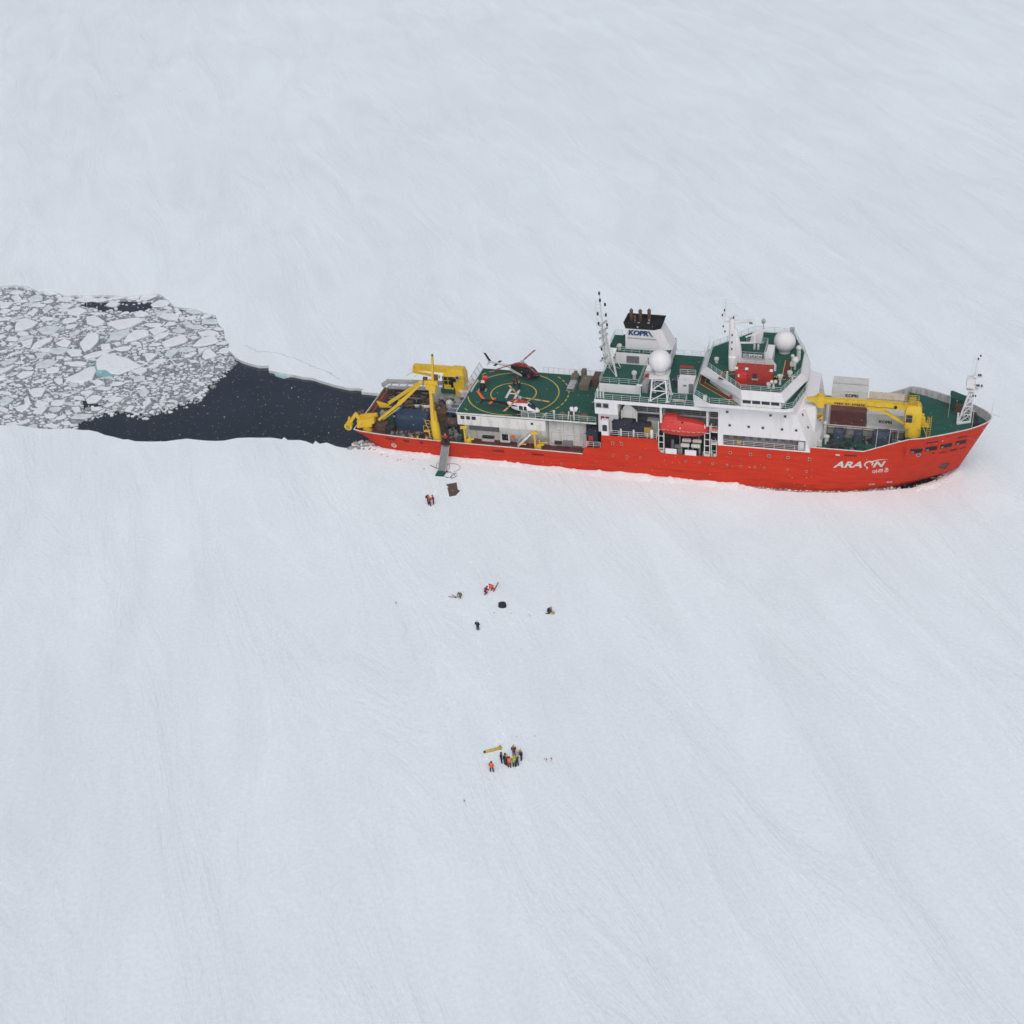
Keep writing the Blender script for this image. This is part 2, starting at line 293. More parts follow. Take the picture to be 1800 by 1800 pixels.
FL= [[(-62.8,17.6),(-62.6,20.5),(-57.1,19.2),(-52.8,16.5),(-54.2,14.7),(-55.6,12.3),(-57.1,12.4),(-59.1,13.9),(-60.7,13.6),(-62.2,15.9)],[(-62.0,15.0),(-62.9,14.5),(-63.7,11.6),(-64.7,8.7),(-62.4,7.6),(-60.7,8.2),(-59.5,9.6),(-60.7,13.0)],[(-87.9,33.7),(-83.9,32.1),(-83.8,30.0),(-84.8,28.2),(-86.3,27.2),(-87.9,30.0),(-88.6,32.7)],[(-75.6,36.6),(-73.1,36.7),(-70.1,34.4),(-71.0,32.3),(-73.5,33.1)],[(-69.7,34.1),(-68.5,35.7),(-66.2,36.8),(-64.1,37.6),(-62.4,36.3),(-63.7,33.0),(-65.6,31.3)],[(-70.4,28.1),(-68.5,28.8),(-67.1,26.0),(-66.6,21.8),(-67.5,20.7),(-70.3,24.1)],[(-65.3,27.0),(-66.3,29.5),(-64.9,30.7),(-63.6,32.0),(-62.3,30.1),(-63.1,26.7)],[(-61.8,26.2),(-60.0,27.2),(-58.0,29.8),(-59.3,32.0),(-61.9,31.9),(-62.4,29.4)],[(-53.8,26.9),(-52.9,29.3),(-51.3,31.6),(-48.8,28.7),(-50.6,26.4),(-52.4,25.2)],[(-46.9,26.3),(-46.9,30.0),(-44.9,32.3),(-42.5,29.4),(-44.4,27.4)],[(-42.9,22.2),(-43.6,24.9),(-42.9,26.0),(-40.1,23.3),(-41.9,21.4)],[(-82.3,28.9),(-80.9,30.9),(-77.9,30.6),(-77.8,27.6),(-80.1,26.9)],[(-78.6,19.7),(-79.3,22.7),(-78.5,24.5),(-77.0,25.7),(-76.6,24.4),(-77.3,21.4)],[(-60.2,38.8),(-60.3,40.6),(-56.6,40.8),(-55.6,37.8),(-58.0,37.8)],[(-59.3,32.3),(-57.9,33.9),(-55.5,33.3),(-56.9,30.0)],[(-56.7,29.0),(-56.2,31.1),(-54.6,32.1),(-54.2,30.1),(-55.7,28.2)],[(-52.1,11.7),(-50.2,12.6),(-49.5,11.2),(-51.1,9.8)],[(-53.6,13.9),(-52.9,15.5),(-51.4,16.1),(-50.8,14.6),(-51.3,13.0)],[(-75.0,8.5),(-74.8,10.4),(-72.4,10.8),(-72.1,9.3),(-73.4,7.6)],[(-45.4,2.0),(-44.8,3.8),(-43.8,2.6),(-44.1,0.5)],[(-68.9,2.7),(-68.8,4.2),(-66.6,4.9),(-65.5,1.6),(-67.0,1.0)],[(-53.8,36.3),(-53.4,37.5),(-51.1,36.1),(-51.9,34.6)],[(-50.5,21.6),(-51.1,23.7),(-48.7,25.1),(-48.9,21.2)],[(-55.3,22.1),(-52.0,22.0),(-52.4,18.1)],[(-47.3,-1.4),(-47.2,0.6),(-46.1,0.5),(-45.9,-1.4)],[(-80.2,36.9),(-80.7,39.0),(-79.7,40.6),(-76.7,39.3),(-77.5,36.7)],[(-66.8,8.1),(-66.6,9.1),(-65.4,8.9),(-64.3,7.0),(-65.5,6.9)],[(-59.3,8.7),(-58.4,9.5),(-56.4,8.6),(-57.1,7.0)],[(-97.2,39.6),(-94.6,40.8),(-94.4,38.2),(-95.8,37.3)],[(-96.8,43.0),(-96.0,44.7),(-94.0,42.7),(-94.8,41.5)],[(-63.8,-4.9),(-63.7,-2.7),(-62.1,-2.4),(-61.7,-5.1)],[(-59.0,3.8),(-57.8,5.1),(-56.5,4.8),(-56.8,2.7)],[(-74.3,42.3),(-74.3,44.9),(-71.5,43.8),(-71.8,42.1)],[(-81.3,13.3),(-80.2,15.1),(-78.8,15.6),(-78.6,13.8),(-80.1,12.3)],[(-79.6,10.5),(-77.8,13.0),(-77.7,10.8),(-78.5,8.8)],[(-72.4,-1.3),(-71.5,0.0),(-69.9,-0.6),(-70.2,-2.6),(-71.2,-3.3)],[(-57.7,-1.8),(-56.2,-1.4),(-55.3,-2.7),(-55.9,-3.6)],[(-68.3,-0.0),(-67.8,0.6),(-66.0,-1.4),(-66.6,-2.5)],[(-58.3,42.0),(-58.4,43.4),(-56.0,40.9),(-57.2,40.7)],[(-74.7,28.1),(-73.2,30.0),(-72.7,28.4),(-73.8,26.6)],[(-82.4,22.8),(-80.8,24.8),(-79.5,22.0),(-80.6,20.8)],[(-68.2,15.5),(-66.3,16.3),(-64.0,15.9),(-64.2,14.6),(-67.0,14.4)],[(-76.7,18.2),(-74.1,19.0),(-74.2,17.0),(-75.0,16.4)],[(-65.8,24.2),(-64.0,24.9),(-62.7,22.8),(-64.3,22.0)],[(-45.3,25.6),(-43.5,26.6),(-43.7,24.6),(-43.9,23.0)],[(-88.7,35.6),(-88.2,38.5),(-87.0,37.6),(-86.8,35.1)],[(-86.6,38.1),(-86.5,40.6),(-84.7,39.5),(-85.3,36.8)],[(-89.3,28.1),(-89.4,29.8),(-88.0,29.3),(-87.9,27.3)],[(-48.2,6.1),(-47.9,7.9),(-46.1,6.5),(-46.0,4.8),(-47.1,4.7)],[(-46.5,22.2),(-45.4,24.3),(-44.6,23.8),(-45.1,21.8)]]
LEDGE= [(-62.7,16.2),(-59.3,14.3),(-57.0,13.1),(-56.1,12.0),(-57.5,10.8),(-59.4,11.2),(-61.2,13.3)]
# ------------------------------------------------------------------ sea ice, water, brash
bed = MB(); bed.box(-400, -80, -3.2, 130, 90, -3.0)
# snow sheet with the open channel cut out of it
def ragged(pts, amp=0.35, step=1.6, seed=0.0):
    out = []
    for i in range(len(pts) - 1):
        a, b = V((*pts[i], 0)), V((*pts[i + 1], 0)); n = max(1, int((b - a).length / step))
        for j in range(n):
            p = a.lerp(b, j / n); t = noise.noise_vector(V((p.x * 0.9 + seed, p.y * 0.9, 3.1))) * amp
            out.append((p.x + t.x, p.y + t.y))
    out.append(pts[-1]); return out
top = ragged([(-260, 62), (-200, 57), (-160, 53), (-130, 50), (-115, 47)] + TOP[:-3])
bot = ragged(BOT[3:] + [(-80, -12), (-100, -9), (-130, -12), (-170, -8), (-260, -14)], seed=9)
hull_in = [(-6, 12.5), (0.8, 12.2), (4.0, 9.5), (6, 7.5), (6, -6.5), (3.4, -6.9), (1.6, -7.9)]
gap = ragged([(69, -9.0), (70.5, -9.9), (73, -10.5), (76, -10.55), (79, -10.5), (82, -10.2), (85, -9.75), (88, -9.1), (91, -8.3), (93.5, -7.6), (96, -6.8), (98.2, -6.0), (100, -4.9), (101.8, -3.6), (103.2, -2.0), (103.8, -0.6), (102.2, 0.3)], 0.22, 0.8)
gap = gap + [(99, 0), (96, -3), (92, -5), (86, -7), (80, -8.2), (74, -8.6)]
hole = top + hull_in + bot
BIG = 9000.0
def ring_pts(r, n=40): return [(40 + r * math.cos(2 * math.pi * i / n), 20 + r * math.sin(2 * math.pi * i / n)) for i in range(n)]
outer = ring_pts(BIG)
verts = [V(p) for p in outer + hole + gap]
edges = []
o = 0
for loop in (outer, hole, gap):
    n = len(loop); edges += [(o + i, o + (i + 1) % n) for i in range(n)]; o += n
for rr in (350, 600, 1500):                       # supporting rings keep the triangles well shaped
    verts += [V(p) for p in ring_pts(rr)]
vo, eo, fo, *_ = delaunay_2d_cdt(verts, edges, [], 1, 1e-4)
def inside(p, poly):
    c = False; j = len(poly) - 1
    for i in range(len(poly)):
        if (poly[i][1] > p[1]) != (poly[j][1] > p[1]) and p[0] < (poly[j][0] - poly[i][0]) * (p[1] - poly[i][1]) / (poly[j][1] - poly[i][1]) + poly[i][0]: c = not c
        j = i
    return c
sb = MB()
keep = []
for f in fo:
    c = sum((vo[i] for i in f), V((0, 0))) / len(f)
    if not inside(c, hole) and not inside(c, gap): keep.append(tuple(f))
sb.add([(p.x, p.y, 0.0) for p in vo], keep)
snow = sb.build('snow_ground', M['snow']); tag(snow, kind='structure')
eb = MB()
for loop in (hole, gap):
    n = len(loop)
    for i in range(n):
        a, b = loop[i], loop[(i + 1) % n]
        eb.flat([(a[0], a[1], 0), (b[0], b[1], 0), (b[0], b[1], -0.9), (a[0], a[1], -0.9)])
tag(eb.build('ice_edge', M['floe2']), kind='structure')
wb = MB(); wb.flat([(-300, -60, -0.55), (112, -60, -0.55), (112, 90, -0.55), (-300, 90, -0.55)])
tag(wb.build('water', M['water']), kind='structure')

# slush between the floes
br = [(-260, 62), (-200, 57), (-160, 53), (-130, 50), (-115, 47)] + TOP[:34] + BR + [(-66, -11), (-90, -10), (-130, -12), (-260, -14)]
brr = ragged(ragged(br + [br[0]], 1.3, 2.2, 4), 0.5, 0.6, 6)[:-1]
pools = [ragged(POOL + [POOL[0]], 0.5, 1.0, 2)[:-1], ragged(POOL2 + [POOL2[0]], 0.5, 1.0, 5)[:-1]]
verts = []; edges = []; o = 0
for loop in [brr] + pools:
    verts += [V(p) for p in loop]; n = len(loop); edges += [(o + i, o + (i + 1) % n) for i in range(n)]; o += n
vo, eo, fo, *_ = delaunay_2d_cdt(verts, edges, [], 1, 1e-4)
sl = MB(); kp = []
for f in fo:
    c = sum((vo[i] for i in f), V((0, 0))) / len(f)
    if inside(c, brr) and not any(inside(c, p) for p in pools): kp.append(tuple(f))
sl.add([(p.x, p.y, -0.5) for p in vo], kp)
tag(sl.build('brash_slush', M['slush']), 'grey slush frozen between the broken floes', 'slush', kind='stuff')

def floe_mesh(poly, z, th, jag=0.12):
    cx = sum(p[0] for p in poly) / len(poly); cy = sum(p[1] for p in poly) / len(poly)
    pts = []; poly = [q for i in range(len(poly)) for q in ((poly[i][0] * .91 + poly[(i + 1) % len(poly)][0] * .09, poly[i][1] * .91 + poly[(i + 1) % len(poly)][1] * .09), (poly[i][0] * .09 + poly[(i + 1) % len(poly)][0] * .91, poly[i][1] * .09 + poly[(i + 1) % len(poly)][1] * .91))]
    for i in range(len(poly)):
        a, b = V((*poly[i], 0)), V((*poly[(i + 1) % len(poly)], 0)); L = (b - a).length
        n = max(1, min(5, int(L / 0.8)))
        for j in range(n):
            p = a.lerp(b, j / n); t = noise.noise_vector(V((p.x * 1.3, p.y * 1.3, 7.7))) * jag * min(1.0, L)
            pts.append((p.x + t.x, p.y + t.y))
    m = MB(); tx, ty = rnd.uniform(-.03, .03), rnd.uniform(-.03, .03)
    zz = lambda p: z + tx * (p[0] - cx) + ty * (p[1] - cy)
    inn = [(cx + (p[0] - cx) * 0.93, cy + (p[1] - cy) * 0.93) for p in pts]
    m.rings([[(p[0] - cx, p[1] - cy, -th) for p in pts], [(p[0] - cx, p[1] - cy, zz(p) - 0.07) for p in pts], [(p[0] - cx, p[1] - cy, zz(p)) for p in inn]])
    return m, cx, cy
G = 'ice floes drifting in the brash behind the ship'
big_labels = ['largest pale ice floe, pentagonal, with turquoise submerged ice at its corner', 'long pale ice floe tapering to a point, touching the turquoise submerged ice',
 'broad rounded white floe near the left edge of the brash', 'smooth rounded white floe just below the dark open pool', 'long jagged white floe below the dark open pool, biggest there',
 'upright slab floe, taller than wide, above the turquoise ice', 'cracked pale floe, left one of a touching pair', 'cracked pale floe, right one of a touching pair',
 'smooth four sided floe in the right half of the brash', 'rightmost large smooth floe, pointing down to the left', 'wedge shaped floe with a bluish left side, below the rightmost large floe',
 'long flat floe in the left half of the brash, pointed at its right end', 'slanting sliver shaped floe rising to the right, left half of the brash']
def area(p): return abs(sum(p[i][0] * p[(i + 1) % len(p)][1] - p[(i + 1) % len(p)][0] * p[i][1] for i in range(len(p)))) / 2
placed = []
floes = []
def region(cx, cy):
    h = 'left edge' if cx < -88 else 'left part' if cx < -72 else 'middle' if cx < -56 else 'right part'
    v = 'near the lower shore' if cy < 2 else 'below the turquoise ice' if cy < 12 else 'beside the turquoise ice' if cy < 22 else 'above the turquoise ice' if cy < 34 else 'near the upper shore'
    return h, v
def floe_label(cx, cy, a, col, el):
    h, v = region(cx, cy)
    sz = 'wide' if a > 9 else 'medium' if a > 4 else 'small' if a > 1.6 else 'tiny'
    sh = 'elongated' if el > 1.7 else 'blocky'
    return f"{sz} {sh} {col} ice floe in the {h} of the brash, {v}"
for i, P in enumerate(FL):
    m, cx, cy = floe_mesh(P, -0.16 - 0.05 * rnd.random(), 0.9)
    o = m.build('ice_floe', M['floe'] if rnd.random() < 0.8 else M['floe2']); o.location = (cx, cy, 0)
    lab = big_labels[i] if i < len(big_labels) else floe_label(cx, cy, area(P), 'snow-covered', 1.0)
    tag(o, lab, 'ice floe', G)
    if i == 0:
        lm = MB(); lm.prism([(p[0] - cx, p[1] - cy) for p in ragged(LEDGE + [LEDGE[0]], 0.3, 0.7, 1)[:-1]], -1.0, -0.36)
        lo_ = lm.build('submerged_ledge', M['teal'], o); lo_['label'] = 'turquoise submerged ice ledge'
    placed.append((cx, cy, math.sqrt(area(P) / math.pi) * 1.12))
    floes.append(o)
def ok(x, y, r, slack=1.0):
    if not inside((x, y), br) or any(inside((x, y), p) for p in pools): return False
    return all((x - a) ** 2 + (y - b) ** 2 > ((r + c) * slack) ** 2 for a, b, c in placed)
def rand_poly(x, y, r):
    n = rnd.randint(5, 7); el = rnd.uniform(1.0, 2.0); rot = rnd.uniform(-0.7, 0.7) + (0.35)
    a0 = rnd.random() * 6
    pts = []
    for i in range(n):
        t = a0 + 2 * math.pi * (i + rnd.uniform(-.28, .28)) / n; k = r * rnd.uniform(.82, 1.18)
        u, w = k * math.cos(t) * math.sqrt(el), k * math.sin(t) / math.sqrt(el)
        pts.append((x + u * math.cos(rot) - w * math.sin(rot), y + u * math.sin(rot) + w * math.cos(rot)))
    return pts, el
names = {}
count = 0
for (rmin, rmax, tries, cap) in ((1.3, 2.1, 2600, 60), (0.8, 1.3, 6000, 100), (0.55, 0.8, 6000, 88)):
    c0 = 0
    for _ in range(tries):
        if c0 >= cap: break
        x = rnd.uniform(-104, -36); y = rnd.uniform(-11, 48); r = rnd.uniform(rmin, rmax)
        if x > -50 and r > 0.75 and y < 25: continue
        if y < 9 and r > 1.3 and rnd.random() < 0.75: continue
        if not ok(x, y, r, 0.97): continue
        pl, el = rand_poly(x, y, r); m, cx, cy = floe_mesh(pl, rnd.uniform(-0.4, -0.2), 0.7)
        wet = rnd.random() < 0.17
        o = m.build('ice_floe', M['floe2'] if wet else M['floe']); o.location = (cx, cy, 0)
        tag(o, floe_label(cx, cy, area(pl), 'bluish' if wet else 'white', el), 'ice floe', G)
        placed.append((x, y, r)); floes.append(o); c0 += 1; count += 1
# the countless small pieces: one object
grid = {}
def gkey(x, y): return (int(x // 1.0), int(y // 1.0))
chips = MB(); small = []
cells = {}
for a, b, c in placed:
    for ix in range(int((a - c - 1) // 2), int((a + c + 1) // 2) + 1):
        for iy in range(int((b - c - 1) // 2), int((b + c + 1) // 2) + 1): cells.setdefault((ix, iy), []).append((a, b, c))
def chip(x, y, r, z, mi):
    n = rnd.randint(4, 6); a0 = rnd.random() * 6; rot = rnd.uniform(0, 0.8); el = rnd.uniform(1, 1.9)
    b1 = []; b2 = []
    for i in range(n):
        t = a0 + 2 * math.pi * (i + rnd.uniform(-.25, .25)) / n; u, w = r * math.cos(t) * el ** .5, r * math.sin(t) / el ** .5
        X = x + u * math.cos(rot) - w * math.sin(rot); Y = y + u * math.sin(rot) + w * math.cos(rot)
        b1.append((X, Y, -0.6)); b2.append((x + (X - x) * .9, y + (Y - y) * .9, z))
    chips.cur = mi; chips.loft(b1, b2, False, True)
N = 0
for (rmin, rmax, tries) in ((0.36, 0.6, 5000), (0.2, 0.36, 14000), (0.08, 0.2, 26000)):
    for _ in range(tries):
        far = rnd.random() < 0.12
        x = rnd.uniform(-180, -104) if far else rnd.uniform(-104, -35); y = rnd.uniform(-13, 54); r = rnd.uniform(rmin, rmax)
        if far and r < 0.3: continue
        if r < 0.2 and (noise.noise(V((x * 0.12, y * 0.12, 0))) < -0.1 and rnd.random() < .6): continue
        if not inside((x - 1.6 * rnd.random() ** 2, y + 2.2 * rnd.random() ** 2) if y < 26 else (x, y), br): continue
        if any(inside((x, y), p) for p in pools) and rnd.random() < 0.97: continue
        k = (int(x // 2), int(y // 2))
        if any((x - a) ** 2 + (y - b) ** 2 < (r + c) ** 2 * 0.85 for a, b, c in cells.get(k, [])): continue
        if r > 0.2: cells.setdefault(k, []).append((x, y, r))
        chip(x, y, r, rnd.uniform(-0.47, -0.3), 0 if r > 0.2 and rnd.random() < .55 else (1 if rnd.random() < .5 else 2)); N += 1
tag(chips.build('brash_ice', [M['floe'], M['floe2'], M['chip']]), 'small broken ice pieces filling the gaps between floes', 'brash ice', kind='stuff')
wi = MB()
for _ in range(900):
    x = rnd.uniform(-66, 2); y = rnd.uniform(-11, 27)
    if inside((x, y), hole) and not inside((x, y), br):
        r = rnd.uniform(.03, .1); a0 = rnd.random() * 3
        wi.loft([(x + r * math.cos(a0 + t), y + r * math.sin(a0 + t), -.57) for t in (0, 1.9, 3.9)], [(x + r * .8 * math.cos(a0 + t), y + r * .8 * math.sin(a0 + t), -.52) for t in (0, 1.9, 3.9)])
tag(wi.build('floating_ice_bits', M['chip']), 'tiny bits of ice scattered over the dark open water', 'ice bits', kind='stuff')
# broken ice heaped at the stern and grey rubble along the bow
def lump(b, c, r, sz=0.6):
    b.sphere(c, r, 7, 5, sz)
    k = len(b.v) - 7 * 4
    for i in range(k, len(b.v)):
        p = V(b.v[i]); t = noise.noise_vector(p * 1.1) * r * 0.6; b.v[i] = tuple(p + t)
rub = MB()
for _ in range(150):
    t = rnd.random(); x = -0.5 + 5.5 * t; y = -7.0 + rnd.gauss(0, .7) - 0.5 * (1 - t)
    if y > -5.2: continue
    rub.cur = rnd.choice((0, 1, 1)); lump(rub, (x, y, -0.35 + rnd.random() * .35), rnd.uniform(.18, .55))
tag(rub.build('ice_rubble', [M['floe'], M['greyice']]), 'heap of broken ice blocks under the ship stern', 'ice rubble', kind='stuff')
rub = MB()
gm = [g for g in gap]
for i in range(1500):
    a = gap[rnd.randrange(0, len(gap) - 7)]; x = a[0] + rnd.gauss(0, .5); y = a[1] + abs(rnd.gauss(0, .45)) + 0.05
    if 96.5 < x < 102 and rnd.random() < .9: continue
    rub.cur = rnd.choice((0, 1, 1, 1, 1)); lump(rub, (x, y, -0.42 + rnd.random() * .25), rnd.uniform(.06, .3))
tag(rub.build('bow_ice_rubble', [M['floe'], M['greyice']]), 'grey crushed ice in the gap along the bow', 'ice rubble', kind='stuff')
# low ridge of pushed-up snow where the ice meets the hull
bm_ = MB()
ber = [(3.0, -7.9), (6, -8.2), (10, -8.6), (16, -8.9), (24, -9.1), (34, -9.4), (44, -9.7), (56, -9.85), (66, -9.9), (72, -10.2), (79, -10.6), (85, -10.0), (90, -8.7), (95, -7.5), (99, -6.0), (103, -3.4), (105.5, -0.5), (106.5, 2.5)]
prof = []
d = 0
pts = ragged(ber, 0.15, 0.45, 3)
rows = []
for i, p in enumerate(pts):
    q = pts[min(i + 1, len(pts) - 1)]; o_ = pts[max(i - 1, 0)]; tx, ty = q[0] - o_[0], q[1] - o_[1]; L = math.hypot(tx, ty) or 1; nx, ny = ty / L, -tx / L
    e = 0.5 + 0.9 * noise.noise(V((p[0] * .33, 1.7, 0))); e = max(0, e); hgt = 0.08 + 0.42 * e * e + 0.45 * max(0, noise.noise(V((p[0] * 1.3, 5, 0))))
    if 70 < p[0] < 98: hgt *= .25
    wd = 0.75 + 0.6 * e
    rows.append([(p[0] + nx * wd * u, p[1] + ny * wd * u, hgt * h_ + 0.01 * noise.noise(V((p[0] * 5, u * 4, 0)))) for u, h_ in ((-1.0, -.6), (-.7, .45), (-.2, 1.0), (.35, .6), (.9, .12), (1.5, -.06))])
n = len(rows[0])
bm_.add([p for r in rows for p in r], [(k * n + i, k * n + i + 1, (k + 1) * n + i + 1, (k + 1) * n + i) for k in range(len(rows) - 1) if not 69 < pts[k][0] < 99 for i in range(n - 1)])
tag(bm_.build('snow_ridge', M['snow'], smooth=True), kind='structure')
tb = MB(); tb.prism([(-25.8, 17.8), (-25.2, 17.0), (-24.2, 16.6), (-23.2, 16.2), (-22.4, 16.8), (-22.0, 17.3), (-23, 17.8)], -1.0, -.5)
tag(tb.build('submerged_ice', M['teal']), kind='structure')
blk = MB()
for _ in range(420):
    i = rnd.randrange(0, len(pts) - 1); p = pts[i]
    if 72 < p[0] < 98: continue
    if noise.noise(V((p[0] * .25, 9, 0))) < -.05: continue
    r = rnd.uniform(.07, .26); lump(blk, (p[0] + rnd.gauss(0, .2), p[1] - .3 - abs(rnd.gauss(0, .45)), .05), r, .7)
tag(blk.build('snow_blocks', M['snow']), 'broken snow blocks pushed up along the hull', 'snow blocks', kind='stuff')
trk = MB()
for A_, B_, n_ in (((18.1, -15.6), (19.5, -23.5), 26), ((19.3, -25.2), (31.5, -47.5), 80), ((19.8, -25.0), (35.4, -45.5), 70), ((35.6, -47.8), (38.2, -49.8), 14), ((36.8, -57.0), (47.5, -80.5), 90), ((37.0, -56.0), (45.6, -51.0), 36), ((22.9, -52.2), (30.5, -49.5), 26), ((45.5, -82.6), (53.4, -82.3), 40), ((45.2, -90.5), (46.8, -85.6), 20)):
    for i in range(n_):
        t = i / n_; s_ = .16 if i % 2 else -.16; w_ = 0.9 * noise.noise(V((A_[0] + t * 7, B_[1], 0)))
        x = A_[0] + (B_[0] - A_[0]) * t + w_ + s_ + rnd.gauss(0, .08); y = A_[1] + (B_[1] - A_[1]) * t + rnd.gauss(0, .15)
        r = rnd.uniform(.1, .17); trk.add([(x + r * math.cos(k_ * 1.2566), y + r * 1.2 * math.sin(k_ * 1.2566), .005) for k_ in range(5)] + [(x, y, rnd.uniform(.05, .11))], [(k_, (k_ + 1) % 5, 5) for k_ in range(5)])
tag(trk.build('snow_tracks', M['snow']), 'faint trails of footprints between the groups and the gangway', 'footprints', kind='stuff')
# hairline crack in the snow beyond the channel
cr = MB(); ck = ragged([(-36.3, 28.0), (-32.9, 25.9), (-28.7, 25.8), (-24.2, 24.2), (-18.9, 21.0), (-15.5, 19.7), (-11.8, 16.7)], .5, .7, 8)
for i in range(len(ck) - 1):
    a, b = V((*ck[i], .006)), V((*ck[i + 1], .006)); t = (b - a).normalized(); nn = V((-t.y, t.x, 0)); w1 = .03 + .06 * abs(noise.noise(a)); w2 = .03 + .06 * abs(noise.noise(b))
    cr.flat([a - nn * w1, b - nn * w2, b + nn * w2, a + nn * w1])
tag(cr.build('ice_crack', M['greyice']), kind='structure')
# ------------------------------------------------------------------ THE SHIP
ship = thing('icebreaker_ship', 'big red hulled icebreaker with white superstructure and green decks, stuck in snowy sea ice', 'ship', (0, 0, 0))
def lerp_tab(tab, x):
    if x <= tab[0][0]: return tab[0][1]
    for (a, b), (c, d) in zip(tab, tab[1:]):
        if x <= c: return b + (d - b) * (x - a) / (c - a) if c > a else d
    return tab[-1][1]
YD = [(0.3, 7.7), (1.5, 8.15), (4.3, 8.54), (7.9, 8.87), (11.4, 9.08), (18.3, 9.3), (30, 9.4), (42, 9.5), (95, 9.5), (97, 9.6), (99.2, 9.0), (101.7, 7.75), (104, 6.45), (105.6, 5.5), (107, 4.55), (108.2, 3.55), (109.1, 2.65), (109.8, 1.8), (110.25, 0.95), (110.45, 0.0)]
YW = [(3.0, 6.3), (3.6, 6.75), (5.3, 7.5), (9, 8.0), (12.6, 8.35), (23, 8.75), (38, 9.15), (48, 9.42), (55, 9.5), (79, 9.55), (83.7, 9.2), (87, 8.6), (90.4, 7.75), (94.5, 6.15), (97.2, 4.8), (100, 2.9), (102.5, 1.0), (103.5, .35), (104, 0.0)]
XM = [(0.3, 3.0), (1.5, 3.6), (4.3, 5.3), (8, 8.4), (12, 12), (95, 94.3), (97, 96.0), (99.2, 97.8), (101.7, 99.8), (104, 101.5), (105.6, 102.3), (107, 102.95), (108.2, 103.4), (109.1, 103.7), (109.8, 103.85), (110.25, 103.95), (110.45, 104.0)]
ZT = [(0.3, 3.45), (16.7, 3.40), (42.08, 3.39), (42.14, 3.9), (42.35, 4.45), (42.7, 4.75), (44.9, 4.8), (45.2, 4.9), (45.35, 5.1), (45.42, 5.4), (45.45, 7.36), (55.12, 7.4), (55.2, 6.0), (55.4, 5.3), (55.8, 4.87), (64.9, 4.87), (65.2, 5.0), (65.34, 5.3), (65.38, 7.28), (80.95, 7.28), (80.97, 8.28), (89.7, 8.28), (97, 11.3), (101, 11.4), (110.45, 11.5)]
ZM = 1.55
def station(xd):
    yd = lerp_tab(YD, xd); xw = lerp_tab(XM, xd); yw = lerp_tab(YW, xw); zt = lerp_tab(ZT, xd)
    xm = xw + (xd - xw) * .33; ym = yw + (yd - yw) * .33
    return (xd, yd, zt), (xm, ym, ZM), (xw, yw, 0.0)
def at_z(xd, z):
    d, m, w = station(xd); t = (z - ZM) / (d[2] - ZM); return (m[0] + (d[0] - m[0]) * t, m[1] + (d[1] - m[1]) * t, z)
def hull_at(x, z):
    """near-side hull surface: y for a given x and z"""
    lo, hi = 0.3, 110.45
    for _ in range(30):
        mid = (lo + hi) / 2; d, m, w = station(mid)
        xx = m[0] + (d[0] - m[0]) * (z - ZM) / (d[2] - ZM) if z > ZM else w[0] + (m[0] - w[0]) * z / ZM
        if xx < x: lo = mid
        else: hi = mid
    d, m, w = station((lo + hi) / 2)
    return -(m[1] + (d[1] - m[1]) * (z - ZM) / (d[2] - ZM)) if z > ZM else -(w[1] + (m[1] - w[1]) * z / ZM)
xs = set([t[0] for t in YD] + [t[0] for t in ZT] + [t[0] for t in XM] + [2 * i + .5 for i in range(55)] + [95 + .6 * i for i in range(25)])
xs = [x for x in sorted(xs) if .3 <= x <= 110.45 and not 16.66 < x < 18.44]
GX0, GX1 = 16.7, 18.4                        # gangway gap in the rail
xs = sorted(xs + [16.68, GX0, GX1, 18.42])
hb = MB(); TH = 0.14
for sgn in (-1, 1):
    rows = []
    for x in xs:
        d, m, w = station(x); zt = d[2]
        if sgn < 0 and GX0 <= x <= GX1: zt = 2.3
        top_ = (d[0], d[1], zt); ins = max(0.0, d[1] - TH)
        k = (w[0] - (m[0] - w[0]) * .9, max(0, w[1] - (m[1] - w[1]) * .9 - .02), -1.5)
        q = (m[0] + (d[0] - m[0]) * .5, m[1] + (d[1] - m[1]) * .5, ZM + (zt - ZM) * .5)
        pts = [k, w, m, q, top_, (d[0] - (0.1 if x > 109 else 0), ins, zt), (m[0] - (.1 if x > 109 else 0), max(0, m[1] - TH), ZM)]
        rows.append([(p[0], sgn * p[1], p[2]) for p in pts])
    n = len(rows[0])
    o_ = len(hb.v); hb.v += [p for r in rows for p in r]
    for k in range(len(rows) - 1):
        for i in range(n - 1):
            hb.f.append([o_ + k * n + i, o_ + k * n + i + 1, o_ + (k + 1) * n + i + 1, o_ + (k + 1) * n + i]); hb.mi.append(0 if i < 5 else (2 if xs[k] > 80 else 1))
d, m, w = station(.3)
k0 = (w[0] + .6, w[1] - .3, -1.5)
for a, b in ((k0, w), (w, m), (m, d)):
    hb.flat([(a[0], -a[1], a[2]), (b[0], -b[1], b[2]), (b[0], b[1], b[2]), (a[0], a[1], a[2])])
hb.cur = 1; hb.flat([(.44, -7.6, 3.44), (.44, 7.6, 3.44), (.75, 7.6, 2.85), (.75, -7.6, 2.85)]); hb.cur = 0
hb.flat([(.3, -7.7, 3.449), (.44, -7.6, 3.449), (.44, 7.6, 3.449), (.3, 7.7, 3.449)])
hull = hb.build('hull', [M['red'], M['maroon'], M['lgray']], ship, smooth=True)
cap = MB()
def cap_run(x0, x1, sgn, w=0.17):
    X = [x for x in xs if x0 <= x <= x1]
    P = [V((x, sgn * (station(x)[0][1] - .06), station(x)[0][2] + .03)) for x in X]
    for a, b in zip(P, P[1:]):
        if (b - a).length > 0.02: cap.beam(a, b, w, .09)
